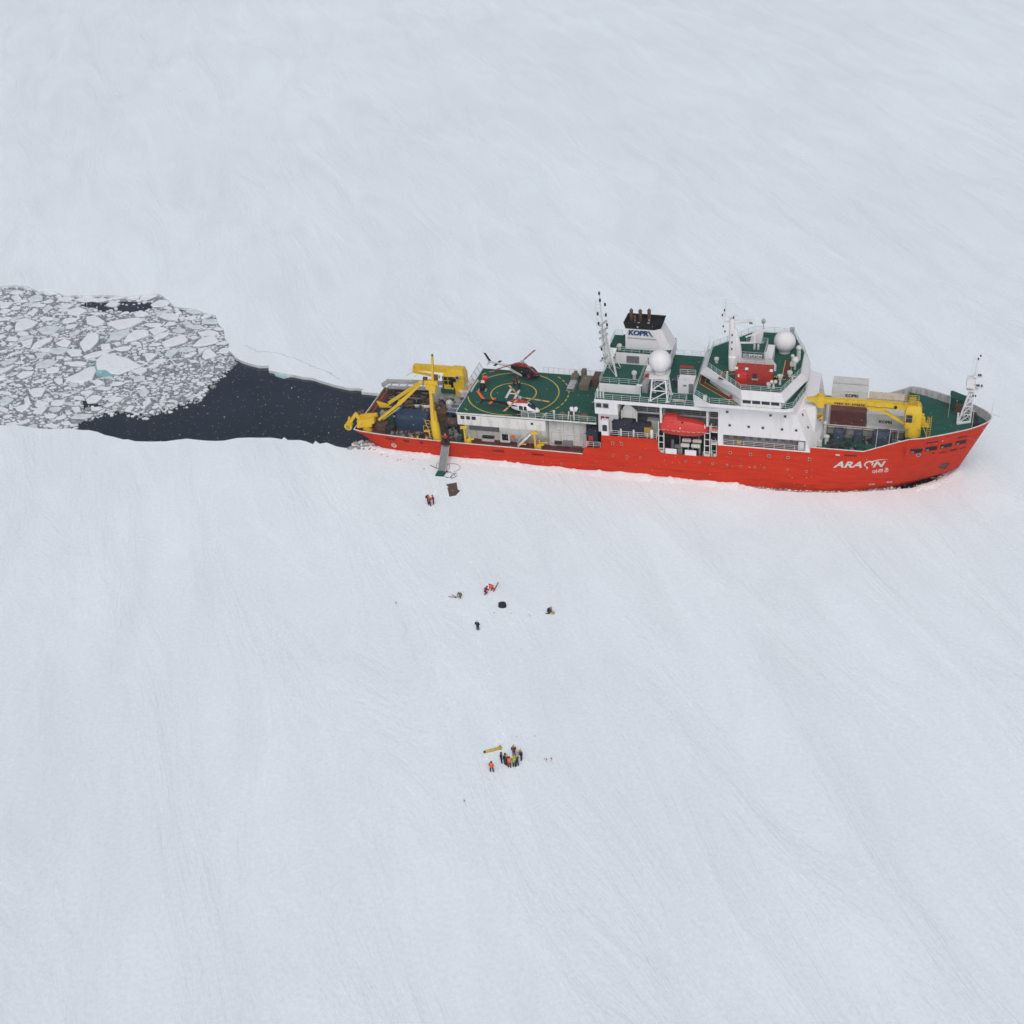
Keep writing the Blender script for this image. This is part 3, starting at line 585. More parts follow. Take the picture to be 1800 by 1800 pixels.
for r_ in ((.3, 16.68, -1), (18.42, 42.1, -1), (80.97, 110.45, -1), (.3, 42.1, 1), (80.97, 110.45, 1)): cap_run(*r_); cap.build('rail_cap', M['cream'], hull); cap = MB()
cap.beam((.37, -7.7, 3.48), (.37, 7.7, 3.48), .17, .09)
cap.build('rail_cap', M['cream'], hull)
# far side bulwark is grey inside
il = MB()
X = [x for x in xs if 84 <= x <= 110.2]
P = [(station(x)[0][0] - .02, station(x)[0][1] - TH - .03, station(x)[0][2] - .03) for x in X]
for sgn in (1, -1):
    for x0_, x1_ in zip(X, X[1:]):
        q = []
        for xd_ in (x0_, x1_):
            zl_ = 7.35 if (x0_ + x1_) / 2 < 96.55 else 10.33
            u_, l_ = at_z(xd_, station(xd_)[0][2] - .03), at_z(xd_, zl_); sx_ = .03 if xd_ < 106.5 else .19; q.append(((u_[0] - sx_, sgn * max(0, u_[1] - TH - .05), u_[2]), (l_[0] - sx_, sgn * max(0, l_[1] - TH - .05), l_[2])))
        il.flat([q[0][0], q[1][0], q[1][1], q[0][1]])
    if sgn > 0: il.build('bulwark_lining', M['lgray'], hull); il = MB()
for i in range(0, len(P) - 1):
    if X[i] > 109: continue
    a = P[i]; za = 7.35 if a[0] < 96.55 else 10.33
    if i % 2 == 0: il.box(a[0] - .05, a[1] - .45, za, a[0] + .05, a[1], a[2] - .15)
il.build('bulwark_lining', M['lgray'], hull)
il = MB()
for x0_, x1_ in zip([x for x in xs if x < 43], [x for x in xs if x < 43][1:]):
    a, c, e_, g_ = at_z(x0_, 3.36), at_z(x1_, 3.36), at_z(x1_, 2.9), at_z(x0_, 2.9); il.flat([(p[0], p[1] - TH - .06, p[2]) for p in (a, c, e_, g_)])
il.build('bulwark_lining', M['maroon'], hull)
# portholes on the hull: square ports with a pale frame
def port(x, z, s, m=None, parent=None, y=None, fr='lgray', name='porthole', hgt=None):
    yy = (hull_at(x, z) if y is None else y); hgt = hgt or s
    b = MB(); b.box(x - s / 2, yy - .05, z - hgt / 2, x + s / 2, yy + .06, z + hgt / 2)
    o = b.build(name, M['glass'], parent or hull)
    if fr:
        t = s * .16; b = MB(); 
        b.box(x - s / 2 - t, yy - .07, z - hgt / 2 - t, x - s / 2, yy + .06, z + hgt / 2 + t); b.box(x + s / 2, yy - .07, z - hgt / 2 - t, x + s / 2 + t, yy + .06, z + hgt / 2 + t)
        b.box(x - s / 2, yy - .07, z - hgt / 2 - t, x + s / 2, yy + .06, z - hgt / 2); b.box(x - s / 2, yy - .07, z + hgt / 2, x + s / 2, yy + .06, z + hgt / 2 + t)
        if parent is None: b.build('porthole_frame', M[fr], hull)
        else: b.build('window_frame', M[fr], parent)
    return o
for x in (47.43, 49.83, 52.14, 60.0, 62.35, 64.66, 67.06, 69.45, 71.83, 73.4, 77.38, 80.52): port(x, 3.62, .25)
for x in (47.42, 48.95, 67.59, 71.01, 74.15, 77.33, 80.93): port(x, 6.05, .34)
port(38.17, .95, .2); 
# slots, hawse openings and freeing ports in the hull
def strip(x0, z0, x1, z1, hgt, m='black', name='freeing_port', n=6, off=.06):
    b = MB(); A = []
    for i in range(n + 1):
        t = i / n; x = x0 + (x1 - x0) * t; z = z0 + (z1 - z0) * t
        A.append(((x, hull_at(x, z - hgt / 2) - off, z - hgt / 2), (x, hull_at(x, z + hgt / 2) - off, z + hgt / 2)))
    for (a, b_), (c, d_) in zip(A, A[1:]): b.flat([a, c, d_, b_])
    return b.build(name, M[m], hull)
def louvre(x0, z0, x1, z1, k=8):
    for i in range(k):
        pass
    b = MB()
    for i in range(k):
        t = (i + .15) / k; u = (i + .8) / k; p = (x0 + (x1 - x0) * t, z0 + (z1 - z0) * t); q = (x0 + (x1 - x0) * u, z0 + (z1 - z0) * u)
        b.flat([(p[0], hull_at(p[0], p[1] - .17) - .06, p[1] - .17), (q[0], hull_at(q[0], q[1] - .17) - .06, q[1] - .17), (q[0], hull_at(q[0], q[1] + .17) - .06, q[1] + .17), (p[0], hull_at(p[0], p[1] + .17) - .06, p[1] + .17)])
    b.build('freeing_port', M['black'], hull)
louvre(6.4, 2.6, 8.3, 2.6, 7); louvre(26.0, 2.42, 28.1, 2.43); louvre(33.0, 2.42, 35.2, 2.45); louvre(86.6, 7.3, 88.7, 7.36)
strip(85.2, 7.28, 85.9, 7.3, .28, 'cwhite'); strip(9.7, 2.62, 10.8, 2.62, .3); strip(12.85, 2.66, 13.35, 2.66, .45, 'dark')
strip(3.75, 3.0, 4.0, 3.0, .22)
for a, b_ in ((97.35, 99.3), (99.78, 101.7), (102.2, 104.15), (104.72, 106.5)):
    strip(a, 8.65, b_, 8.58, .95, 'black', 'mooring_opening', 8)
    strip(a + .15 if a > 98 else a + .1, 8.45, a + .6, 8.45, .34, 'gray', 'mooring_winch', 4, .09)
louvre(99.8, 10.2, 101.8, 10.0); louvre(104.9, 10.0, 106.5, 9.85, 8); louvre(102.2, 7.1, 103.5, 6.98, 5); strip(103.9, 7.1, 105.1, 7.03, .32); louvre(105.6, 7.0, 106.6, 6.93, 5)
strip(101.0, 7.42, 101.35, 7.4, .3)
# round emblem below the first mooring opening, ringed marks near the waterline
def disc(x, z, r, m, name='emblem', off=.03, inner=0.0):
    b = MB(); n = 16
    P = [(x + r * math.cos(2 * math.pi * i / n), z + r * math.sin(2 * math.pi * i / n)) for i in range(n)]
    Q = [(x + inner * math.cos(2 * math.pi * i / n), z + inner * math.sin(2 * math.pi * i / n)) for i in range(n)]
    f = lambda p: (p[0], hull_at(*p) - off, p[1])
    for i in range(n): b.flat([f(Q[i]), f(P[i]), f(P[(i + 1) % n]), f(Q[(i + 1) % n])])
    return b.build(name, M[m], hull)
disc(98.75, 7.55, .38, 'blue', 'emblem', .03); disc(98.75, 7.55, .38, 'lgray', 'emblem_ring', .04, .27)
disc(7.6, 1.1, .48, 'cwhite', 'thruster_mark', .03, .3); strip(7.35, .9, 7.85, 1.3, .12, 'cwhite', 'thruster_mark', 2, .035)
for mx, mz in ((91.3, 1.25), (91.8, 1.25), (94.2, 1.6), (94.7, 1.62)):
    disc(mx, mz, .2, 'cwhite', 'thruster_mark', .03, .1)
# anchor pocket
b = MB(); f = lambda x, z, o=.03: (x, hull_at(x, z) - o, z)
b.flat([f(102.3, 3.25), f(102.85, 4.05), f(104.45, 3.75), f(103.65, 2.35)]); b.build('anchor_pocket', M['maroon'], hull)
b = MB(); b.flat([f(102.25, 3.2, .05), f(102.75, 3.95, .05), f(103.85, 3.78, .05), f(103.45, 3.1, .05)]); b.build('anchor', M['rust'], hull)
# ship name on the bow
def on_hull(x0, z0, rise, off=.035, sh=0.0):
    def g(x, y):
        X = x0 + x + y * sh; Z = z0 + y + x * rise; return (X, hull_at(X, Z) - off, Z)
    return g
g = on_hull(85.05, 4.78, .052, sh=.42)
SZ = 1.72
lettering("A", SZ, g, M['cwhite'], hull, 'ship_name', bold=.06, sx=1.32)
lettering("R", SZ, on_hull(86.62, 4.86, .052, sh=.42), M['cwhite'], hull, 'ship_name', bold=.06, sx=1.32)
lettering("A", SZ, on_hull(88.02, 4.94, .052, sh=.42), M['cwhite'], hull, 'ship_name', bold=.06, sx=1.32)
lettering("N", SZ, on_hull(91.35, 5.13, .052, sh=.42), M['cwhite'], hull, 'ship_name', bold=.06, sx=1.32)
b = MB()                                       # the O is an open ring with a long flying tail
def stroke(b, pts, w, off=.035):
    for i in range(len(pts) - 1):
        (x0, z0), (x1, z1) = pts[i], pts[i + 1]; dx, dz = x1 - x0, z1 - z0; L = math.hypot(dx, dz) or 1; nx, nz = -dz / L, dx / L
        w0 = w[i] / 2 if isinstance(w, list) else w / 2; w1 = w[i + 1] / 2 if isinstance(w, list) else w / 2
        q = [(x0 - nx * w0, z0 - nz * w0), (x1 - nx * w1, z1 - nz * w1), (x1 + nx * w1, z1 + nz * w1), (x0 + nx * w0, z0 + nz * w0)]
        b.flat([(x, hull_at(x, z) - off, z) for x, z in q])
cx_, cz_ = 90.75, 5.75
arc = [(cx_ + .62 * math.cos(R(t)) + .2 * math.sin(R(t)), cz_ + .6 * math.sin(R(t))) for t in range(-25, 236, 15)]
stroke(b, arc, [.1] + [.26] * (len(arc) - 2) + [.2])
stroke(b, [(90.35, 5.2), (90.62, 4.95), (90.45, 4.55)], [.25, .2, .03])
stroke(b, [(90.9, 6.0), (91.4, 6.35), (92.1, 6.62), (92.9, 6.78), (93.9, 6.88)], [.1, .2, .17, .1, .02], .04)
b.build('ship_name', M['cwhite'], hull)
# the Korean spelling below it
def hring(cx, cz, r): return [(cx + r * math.cos(R(t)) * 1.1, cz + r * math.sin(R(t))) for t in range(0, 361, 30)]
b = MB(); w = .13
kz = lambda x: 3.75 + (x - 91.4) * .17
def ks(x0, pts): stroke(b, [(x0 + p[0], kz(x0 + p[0]) + p[1]) for p in pts], w)
ks(91.7, hring(.0, .32, .22)); ks(91.7, [(.42, -.08), (.42, .72)]); ks(91.7, [(.42, .32), (.62, .32)])
ks(92.5, [(-.05, .62), (.32, .62), (.32, .36), (-.05, .36), (-.05, .06), (.34, .06)]); ks(92.5, [(.52, -.08), (.52, .72)]); ks(92.5, [(.52, .32), (.72, .32)])
ks(93.75, hring(.0, .6, .15)); ks(93.75, [(.0, .42), (.0, .26)]); ks(93.75, [(-.36, .26), (.38, .26)]); ks(93.75, [(-.26, .12), (-.26, -.1), (.32, -.1)])
b.build('ship_name', M['cwhite'], hull)

# ---- decks
def edge_poly(x0, x1, ins=.1, z=None):
    X = sorted(set([x0, x1] + [x for x in xs if x0 < x < x1])); P = []
    for x in X:
        if z is None: q = (x, lerp_tab(YD, x))
        else: q = at_z(x, z)
        if q[1] - ins > 0: P.append((q[0], -(q[1] - ins)))
    return P + [(x, -y) for x, y in reversed(P)]
b = MB(); b.prism(edge_poly(.9, 44.2, .2, 2.5), 2.5, 2.9); b.build('working_deck', M['maroon'], ship)
b = MB(); b.prism([(1.5, -4.8), (16, -5.0), (30, -5.2), (30, 6.5), (1.5, 6.2)], 2.904, 2.96); b.build('deck_planking', M['wood'], ship)
b = MB(); b.prism(edge_poly(44.2, 81.9, .2), 4.3, 4.62); b.build('main_deck', M['dark'], ship)
b = MB(); b.prism([(45.55, -9.42), (55.05, -9.42), (55.05, -4.6), (65.5, -4.6), (65.5, 9.42), (45.55, 9.42)], 7.1, 7.34); b.build('boat_deck', M['dark'], ship)
b = MB(); b.prism(edge_poly(79.6, 97.7, .18, 7.1), 7.0, 7.3); b.build('fore_working_deck', M['green'], ship)
fd = MB(); fd.prism(edge_poly(96.7, 110.4, .2, 10.1), 10.0, 10.3); fdk = fd.build('forecastle_deck', M['green'], ship)
b = MB(); b.flat([(96.5, -9.3, 7.3), (96.5, 9.3, 7.3), (96.5, 9.3, 10.28), (96.5, -9.3, 10.28)]); b.build('forecastle_bulkhead', M['lgray'], ship)

# ---- aft hangar house and helicopter deck
hd = MB(); hd.prism([(19.76, -8.46), (44.5, -8.3), (44.5, 8.6), (19.76, 8.56)], 8.62, 9.0)
heli = hd.build('helicopter_deck', [M['green']], ship)
b = MB()
for a, c in (((19.76, -8.5), (35.5, -8.42)), ((35.5, -8.42), (44.4, -8.35)), ((19.74, -8.46), (19.74, 8.56)), ((19.76, 8.6), (44.4, 8.62))): b.beam((*a, 8.9), (*c, 8.9), .1, .26)
b.build('deck_edge', M['cream'], heli)
def annulus(b, cx, cy, r, w, z, a0=0, a1=360, st=6, clip=None):
    t = a0
    while t < a1 - .01:
        u = min(a1, t + st); q = [(cx + (r - w / 2) * math.cos(R(t)), cy + (r - w / 2) * math.sin(R(t))), (cx + (r + w / 2) * math.cos(R(t)), cy + (r + w / 2) * math.sin(R(t))),
             (cx + (r + w / 2) * math.cos(R(u)), cy + (r + w / 2) * math.sin(R(u))), (cx + (r - w / 2) * math.cos(R(u)), cy + (r - w / 2) * math.sin(R(u)))]
        if all((p[0] > 19.9 and -8.25 < p[1] < 8.4) for p in q): b.flat([(x, y, z) for x, y in q])
        t = u
b = MB(); annulus(b, 27.75, -.05, 8.0, .2, 9.006); annulus(b, 27.75, -.05, 4.0, .2, 9.006)
for k in range(0, 40):
    annulus(b, 27.75, 0, 9.75, .2, 9.006, k * 9, k * 9 + 5.5, 5.5)
b.build('deck_marking', M['ylw'], heli)
b = MB(); z = 9.012
b.flat([(26.65, -2.0, z), (27.1, -2.0, z), (27.1, 1.6, z), (26.65, 1.6, z)]); b.flat([(28.2, -2.0, z), (28.65, -2.0, z), (28.65, 1.6, z), (28.2, 1.6, z)]); b.flat([(27.1, -.4, z), (28.2, -.4, z), (28.2, .05, z), (27.1, .05, z)])
b.build('deck_letter', M['cream'], heli)
b = MB()                                          # safety nets: lowered near the camera, raised on the far half
def frame(b, q, r=.05):
    for i in range(4): b.tube(q[i], q[(i + 1) % 4], r, n=4)
def net(b, q, k=5):
    q = [V(p) for p in q]; frame(b, q)
    for i in range(1, k):
        b.tube(q[0].lerp(q[1], i / k), q[3].lerp(q[2], i / k), .014, n=3); b.tube(q[0].lerp(q[3], i / k), q[1].lerp(q[2], i / k), .014, n=3)
for i in range(4):
    y0 = -8.4 + i * 1.42; net(b, [(18.2, y0, 9.0), (19.7, y0, 8.95), (19.7, y0 + 1.36, 8.95), (18.2, y0 + 1.36, 9.0)])
for i in range(6):
    y0 = -2.4 + i * 1.82; net(b, [(19.2, y0, 10.2), (19.7, y0, 9.0), (19.7, y0 + 1.78, 9.0), (19.2, y0 + 1.78, 10.2)])
b.build('safety_net', M['lgray'], heli)
b = MB()
for i in range(8): b.beam((20.2, 5.4 - i * .001, 9.05), (20.2, 5.4, 9.05), .01, .01)
b = MB(); b.box(20.1, -.8, 9.0, 20.35, 3.6, 9.25); b.build('spare_beam', M['cwhite'], heli)
b = MB(); b.box(19.95, -2.0, 9.0, 20.08, 7.5, 9.12); b.build('tie_down_rail', M['tarpgrey'], heli)
# far side fence of the helicopter deck
b = MB()
for i in range(14):
    x0 = 31 + i * .98
    if x0 < 44: net(b, [(x0, 8.7, 10.1), (x0 + .94, 8.7, 10.1), (x0 + .94, 8.6, 9.0), (x0, 8.6, 9.0)], 4)
b.build('safety_net', M['railw'], heli)
railing('railing', [[(33.8, -8.25, 9), (35.6, -8.25, 9), (44.3, -8.2, 9)]], heli, M['rail'])
b = MB()
for x0 in (31.3, 32.6): net(b, [(x0, -8.3, 10.0), (x0 + 1.2, -8.3, 10.0), (x0 + 1.2, -8.3, 9.0), (x0, -8.3, 9.0)], 6)
b.build('safety_net', M['rail'], heli)
ah = MB()
ah.box(19.85, -8.42, 6.65, 35.5, 8.4, 8.62)                # upper band
ah.box(20.3, -6.35, 2.9, 35.6, 6.4, 6.65); ah.loft([(27.2, -6.55, 2.91), (35.5, -6.55, 2.91), (35.5, -6.2, 2.91), (27.2, -6.2, 2.91)], [(27.2, -8.415, 6.66), (35.5, -8.415, 6.66), (35.5, -6.2, 6.66), (27.2, -6.2, 6.66)])
ah.box(35.6, -6.6, 2.9, 42.2, 6.6, 8.62)
hang = ah.build('hangar_house', M['cream'], ship)
for x in (20.45, 21.45, 22.45):
    b = MB(); b.box(x, -8.44, 7.75, x + .72, -8.3, 8.4); b.build('window', M['glass'], hang)
b = MB(); b.box(32.9, -8.44, 7.7, 33.35, -8.3, 8.1); b.build('window', M['glass'], hang)
b = MB(); b.box(19.83, -8.45, 8.45, 23.6, -8.41, 8.6); b.build('window_trim', M['white'], hang)
b = MB(); b.box(21.3, -6.6, 4.7, 26.5, -6.34, 5.7)
for i in range(26): b.box(21.35 + i * .2, -6.66, 4.7, 21.41 + i * .2, -6.58, 5.7)
b.build('ventilation_grille', M['gray'], hang)
b = MB(); b.box(27.0, -7.5, 3.2, 28.7, -6.36, 5.3); b.build('side_door', M['cream'], hang)
b = MB(); b.box(27.35, -7.54, 3.7, 28.45, -7.5, 5.1); b.build('door_opening', M['black'], hang)
b = MB(); b.tube((29.3, -7.3, 4.6), (29.3, -7.55, 4.6), .32, n=14); b.build('life_ring', M['hiorange'], hang)
b = MB(); b.loft([(30.1, -6.8, 3.3), (30.9, -6.8, 3.3), (30.9, -6.7, 3.3), (30.1, -6.7, 3.3)], [(30.1, -7.7, 5.1), (30.9, -7.7, 5.1), (30.9, -7.6, 5.1), (30.1, -7.6, 5.1)]); b.build('cabinet_door', M['cwhite'], hang)
for (x, z, s) in ((36.0, 8.0, .35), (39.0, 8.0, .35), (41.5, 8.0, .35)):
    b = MB(); b.box(x - s / 2, -6.75, z - .12, x + s / 2, -6.58, z + .12); b.build('floodlight', M['dark'], hang)
b = MB()
for (x0, x1, z0, z1) in ((36.7, 38.2, 6.0, 7.5), (38.7, 41.6, 3.2, 5.2), (36.0, 38.2, 3.2, 5.6), (40.0, 41.8, 5.6, 7.4)):
    for q in ((x0, z0, x1, z0), (x1, z0, x1, z1), (x1, z1, x0, z1), (x0, z1, x0, z0)): b.beam((q[0], -6.61, q[1]), (q[2], -6.61, q[3]), .04, .05)
b.build('hatch_outline', M['lgray'], hang)
for (x, z, w_, h_, m) in ((37.2, 3.9, 1.2, .5, 'dark'), (38.9, 3.9, 1.7, 1.0, 'gray'), (24.6, 3.3, 2.2, .5, 'cwhite'), (24.6, 3.85, 2.1, .22, 'dark'), (40.3, 3.2, 2.2, .35, 'rust')):
    b = MB(); b.box(x - w_ / 2, -7.1, z - h_ / 2 - .2, x + w_ / 2, -6.62 if x > 35 else -6.4, z + h_ / 2 - .2); b.build('equipment_box', M[m], hang)
# outside stair
b = MB(); P0, P1 = V((35.6, -7.9, 8.9)), V((30.3, -7.9, 3.0))
for dy in (-.4, .4): b.beam(P0 + V((0, dy, 0)), P1 + V((0, dy, 0)), .06, .28)
for i in range(22):
    p = P0.lerp(P1, (i + .5) / 22); b.box(p.x - .13, p.y - .4, p.z - .03, p.x + .13, p.y + .4, p.z + .02)
for dy in (-.4, .4):
    b.tube(P0 + V((0, dy, .95)), P1 + V((0, dy, .95)), .035, n=4)
    for i in range(5): p = P0.lerp(P1, i / 4) + V((0, dy, 0)); b.tube(p, p + V((0, 0, .95)), .03, n=4)
b.build('outside_stair', M['white'], ship)
# bridge deck house aft of the funnel ------------------------------------------------
sup = MB()
sup.prism([(44.45, -9.5), (65.5, -9.5), (65.5, 9.5), (44.45, 9.5)], 13.62, 14.2)
sup.box(44.5, -9.49, 11.5, 48.4, 9.45, 13.62)
sup.box(44.75, -8.2, 7.34, 48.2, 8.2, 11.5)
house = sup.build('funnel_house', M['white'], ship)
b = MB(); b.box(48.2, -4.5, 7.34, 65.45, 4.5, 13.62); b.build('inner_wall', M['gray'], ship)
b = MB(); b.box(44.6, -9.35, 14.2, 61.3, 9.35, 14.21); b.box(61.3, -8.2, 14.2, 65.4, 8.2, 14.21); udk = b.build('upper_deck', M['green'], ship)
for x in (44.8, 46.0): port(x + .4, 13.15, .85, parent=house, y=-9.5, fr='lgray', hgt=.72)
for x in (45.5, 46.35):
    b = MB(); b.box(x - .28, -8.3, 9.75, x + .28, -8.19, 10.35); b.build('hose_cabinet', M['redcloth'], house)
b = MB(); b.box(45.5, -9.44, 7.36, 46.75, -8.5, 10.15); booth = b.build('control_booth', M['white'], ship)
b = MB(); b.box(45.68, -9.46, 8.2, 46.5, -9.44, 9.4); b.build('window', M['glass'], booth)
b = MB(); b.box(48.3, -6.3, 10.6, 65.3, -4.5, 10.75); gal = b.build('gallery', M['gray'], ship)
b = MB(); b.box(48.3, -6.35, 10.55, 65.3, -6.3, 10.85); b.build('gallery_edge', M['cream'], gal)
railing('railing', [[(48.4, -6.25, 10.75), (65, -6.25, 10.75)]], gal, M['rail'])
railing('railing', [[(46.9, -9.38, 7.36), (55.0, -9.38, 7.38), (55.0, -7, 7.36)]], ship, M['railw'])
railing('railing', [[(42.8, -9.3, 4.75), (45.2, -9.3, 4.8)]], ship, M['railw'])
railing('railing', [[(44.6, -3, 14.2), (44.6, -9.4, 14.2), (61.2, -9.4, 14.2)]], udk, M['rail'])
railing('railing', [[(44.6, 9.3, 14.2), (61.2, 9.3, 14.2)]], udk, M['railw'])
for x in (52.6, 57.5): 
    b = MB(); b.beam((x, -9.3, 13.6), (x - 1.5, -4.6, 11.0), .12, .16); b.build('bracket', M['gray'], house)
# tier two and tier three
b = MB(); b.box(44.75, -6.64, 14.2, 51.6, 3.0, 15.84); b.box(51.6, -1.0, 14.2, 55.2, 6.5, 15.84); t2 = b.build('casing', M['white'], ship)
b = MB(); b.box(44.76, -6.62, 15.84, 51.58, 1.0, 15.87); d2 = b.build('casing_deck', M['green'], ship)
railing('railing', [[(44.9, 0, 15.86), (44.85, -6.55, 15.86), (51.5, -6.55, 15.86), (51.5, 0.8, 15.86)]], d2, M['rail'])
b = MB(); b.box(46.1, 1.0, 15.84, 55.6, 8.2, 18.0); t3 = b.build('casing', M['white'], ship)
b = MB(); b.box(44.6, 3.2, 17.7, 46.1, 7.8, 18.0); b.box(44.65, 3.25, 18.0, 46.1, 7.75, 18.03); b.box(46.1, 1.05, 18.0, 55.5, 8.1, 18.03); d3 = b.build('casing_deck', M['green'], ship)
railing('railing', [[(46.2, 1.1, 18.03), (50.3, 1.1, 18.03)], [(50.9, 1.1, 18.03), (54.8, 1.1, 18.03)], [(44.7, 3.3, 18.03), (44.7, 7.6, 18.03), (46, 7.6, 18.03)]], d3, M['rail'])
b = MB(); b.box(48.0, .92, 16.2, 50.2, 1.0, 17.5)
for i in range(8): b.box(48.0, .86, 16.25 + i * .16, 50.2, .93, 16.32 + i * .16)
b.build('ventilation_grille', M['gray'], t3)
b = MB(); b.box(51.7, .92, 16.2, 52.6, 1.0, 17.4); b.build('ventilation_grille', M['gray'], t3)
# ---- funnel
f0 = [(47.5, 2.65), (53.7, 2.65), (55.5, 3.4), (55.6, 7.4), (47.3, 7.6)]
f1 = [(47.55, 2.65), (52.55, 2.65), (53.6, 3.4), (53.6, 6.6), (47.7, 6.6)]
L = lambda P, z: [(x, y, z) for x, y in P]
b = MB(); b.loft(L(f0, 18.03), L(f1, 21.85), True, True); fun = b.build('funnel', M['white'], ship)
f2 = [(46.95, 2.6), (52.6, 2.6), (54.1, 3.35), (54.1, 6.6), (47.3, 6.6)]
b = MB(); b.rings([L(f1, 21.852), L([(47.2, 2.62), (52.7, 2.62), (54.0, 3.4), (54.0, 6.65), (47.3, 6.65)], 22.9), L([(47.4, 2.85), (52.6, 2.85), (53.8, 3.5), (53.8, 6.4), (47.5, 6.4)], 22.9), L([(47.4, 2.85), (52.6, 2.85), (53.8, 3.5), (53.8, 6.4), (47.5, 6.4)], 22.3)])
b.build('funnel_top', M['black'], fun)
b = MB(); b.rings([L(f1, 21.80), L([(x - .03 if x < 50 else x + .03, y - .03 if y < 4 else y + .03) for x, y in f1], 21.90)]); b.build('funnel_stripe', M['rust'], fun)
for (x, y, h_) in ((48.2, 4.9, 1.9), (49.75, 4.9, 1.9), (51.3, 4.9, 2.1)):
    b = MB(); b.cyl((x, y, 22.3), .3, h_, n=10); b.tube((x, y, 22.3 + h_), (x, y, 22.75 + h_), .38, .02, 10); b.build('exhaust_pipe', M['rust'], fun)
b = MB(); b.cyl((48.9, 4.3, 22.3), .22, 1.1, n=8); b.tube((48.9, 4.3, 23.4), (48.9, 4.3, 23.75), .28, .02, 8); b.build('exhaust_pipe', M['rust'], fun)
for (x, y) in ((49.7, 3.5), (51.4, 3.7)):
    b = MB(); b.cyl((x, y, 22.3), .22, .35, n=8); b.build('exhaust_pipe', M['lgray'], fun)
b = MB(); b.sphere((49.7, 2.55, 22.25), .16, 8, 6); b.build('funnel_lamp', M['cwhite'], fun)
fp = lambda x0, z0, sh=0.0, rise=0.0: (lambda x, y: (x0 + x + y * sh, 2.56, z0 + y + x * rise))
lettering("KOPR", 1.2, fp(48.05, 20.74, 0), M['blue'], fun, bold=.075, shear=.12, sx=1.1)
b = MB(); b.flat([(51.42, 2.56, 21.6), (51.72, 2.56, 21.6), (52.45, 2.56, 20.4), (52.0, 2.56, 20.72)]); b.build('lettering', M['blue'], fun)
lettering("Korea Polar Research Institute", .36, fp(47.9, 20.02, 0, .004), M['gray'], fun, bold=.008, sx=1.12)
# ---- lattice mast aft of the funnel
lm = MB(); base = [(44.9, -1.6, 15.87), (47.0, -4.0, 15.87), (47.2, -.4, 15.87)]
apex = (44.6, .0, 20.6)
def lattice(b, A, B, r, n, rb=None):
    """A, B: matching lists of leg points; braces in between"""
    A = [V(p) for p in A]; B = [V(p) for p in B]; k = len(A)
    for a, c in zip(A, B): b.tube(a, c, r, n=5)
    for i in range(n):
        for j in range(k):
            p = A[j].lerp(B[j], i / n); q = A[(j + 1) % k].lerp(B[(j + 1) % k], (i + 1) / n); b.tube(p, q, rb or r * .6, n=4)
            q = A[(j + 1) % k].lerp(B[(j + 1) % k], i / n); b.tube(p, q, rb or r * .6, n=4)
lm.tube((47.15, -4.0, 15.87), (45.0, -.3, 21.0), .11); lm.tube((47.25, -3.9, 15.87), (46.6, -3.0, 18.0), .1)
lattice(lm, [(44.4, -.6, 15.9), (45.4, -1.1, 15.9), (45.6, .3, 15.9), (44.5, .5, 15.9)], [(43.95, -.4, 23.0), (44.45, -.6, 23.0), (44.5, .1, 23.0), (44.0, .3, 23.0)], .08, 7)
lm.tube((47.2, -.4, 15.87), (44.6, 0, 21.0), .08); lm.tube((47.15, -4.0, 15.9), (45.2, -.9, 16.2), .06)
lm.tube((46.7, -3.2, 17.4), (47.2, -1, 15.9), .06)
lm.tube((44.2, -.1, 23.0), (43.75, 0, 29.0), .13, .07)
for i in range(8): lm.tube((43.15, 0, 23.2 + i * .65), (44.1, 0, 23.2 + i * .65), .025, n=3)
lm.tube((43.2, 0, 23.0), (43.05, 0, 28.2), .025, n=3)
mast = lm.build('lattice_mast', M['cwhite'], ship)
b = MB()
for (z, w_) in ((17.4, .7), (20.0, .7), (21.6, .8), (22.7, .8), (24.0, .7)): b.beam((44.6 - w_ - .2, -.6, z - .6), (44.2 + w_, .2, z + .2), .5, .12)
b.build('lamp_platform', M['lgray'], mast)
for (x, z) in ((43.75, 29.15), (44.7, 27.2), (43.4, 25.4), (44.8, 25.3), (43.5, 23.6), (44.95, 23.5), (43.7, 22.0), (43.9, 18.9), (44.0, 17.0), (43.85, 27.9)):
    b = MB(); b.cyl((x, -.1, z - .2), .17, .5, n=8); b.build('signal_lamp', M['navy'], mast)
# ---- radome on its lattice tower
rt = MB(); rt.prism([(53.45, -7.95), (56.7, -7.85), (56.65, -4.6), (53.5, -4.55)], 18.0, 18.15)
tw = [(53.8, -8.5, 14.2), (56.7, -8.5, 14.2), (56.9, -5.6, 14.2), (54.0, -5.4, 14.2)]; tt = [(54.0, -7.5, 18.0), (56.2, -7.5, 18.0), (56.2, -5.0, 18.0), (54.0, -5.0, 18.0)]
for a, c in zip(tw, tt): rt.tube(a, c, .14, n=6)
tw, tt = [V(p) for p in tw], [V(p) for p in tt]
for i in range(4):
    a, c, e, g_ = tw[i], tt[i], tw[(i + 1) % 4], tt[(i + 1) % 4]
    rt.tube(a.lerp(c, .45), e.lerp(g_, .45), .09, n=5); rt.tube(a.lerp(c, .45), g_.lerp(e, .1), .09, n=5); rt.tube(a, e.lerp(g_, .42), .09, n=5); rt.tube(e.lerp(g_, .9), a.lerp(c, .9), .07, n=5)
for p in tw: rt.box(p.x - .3, p.y - .3, 14.21, p.x + .3, p.y + .3, 14.3)
rtower = rt.build('radome_tower', M['white'], ship)
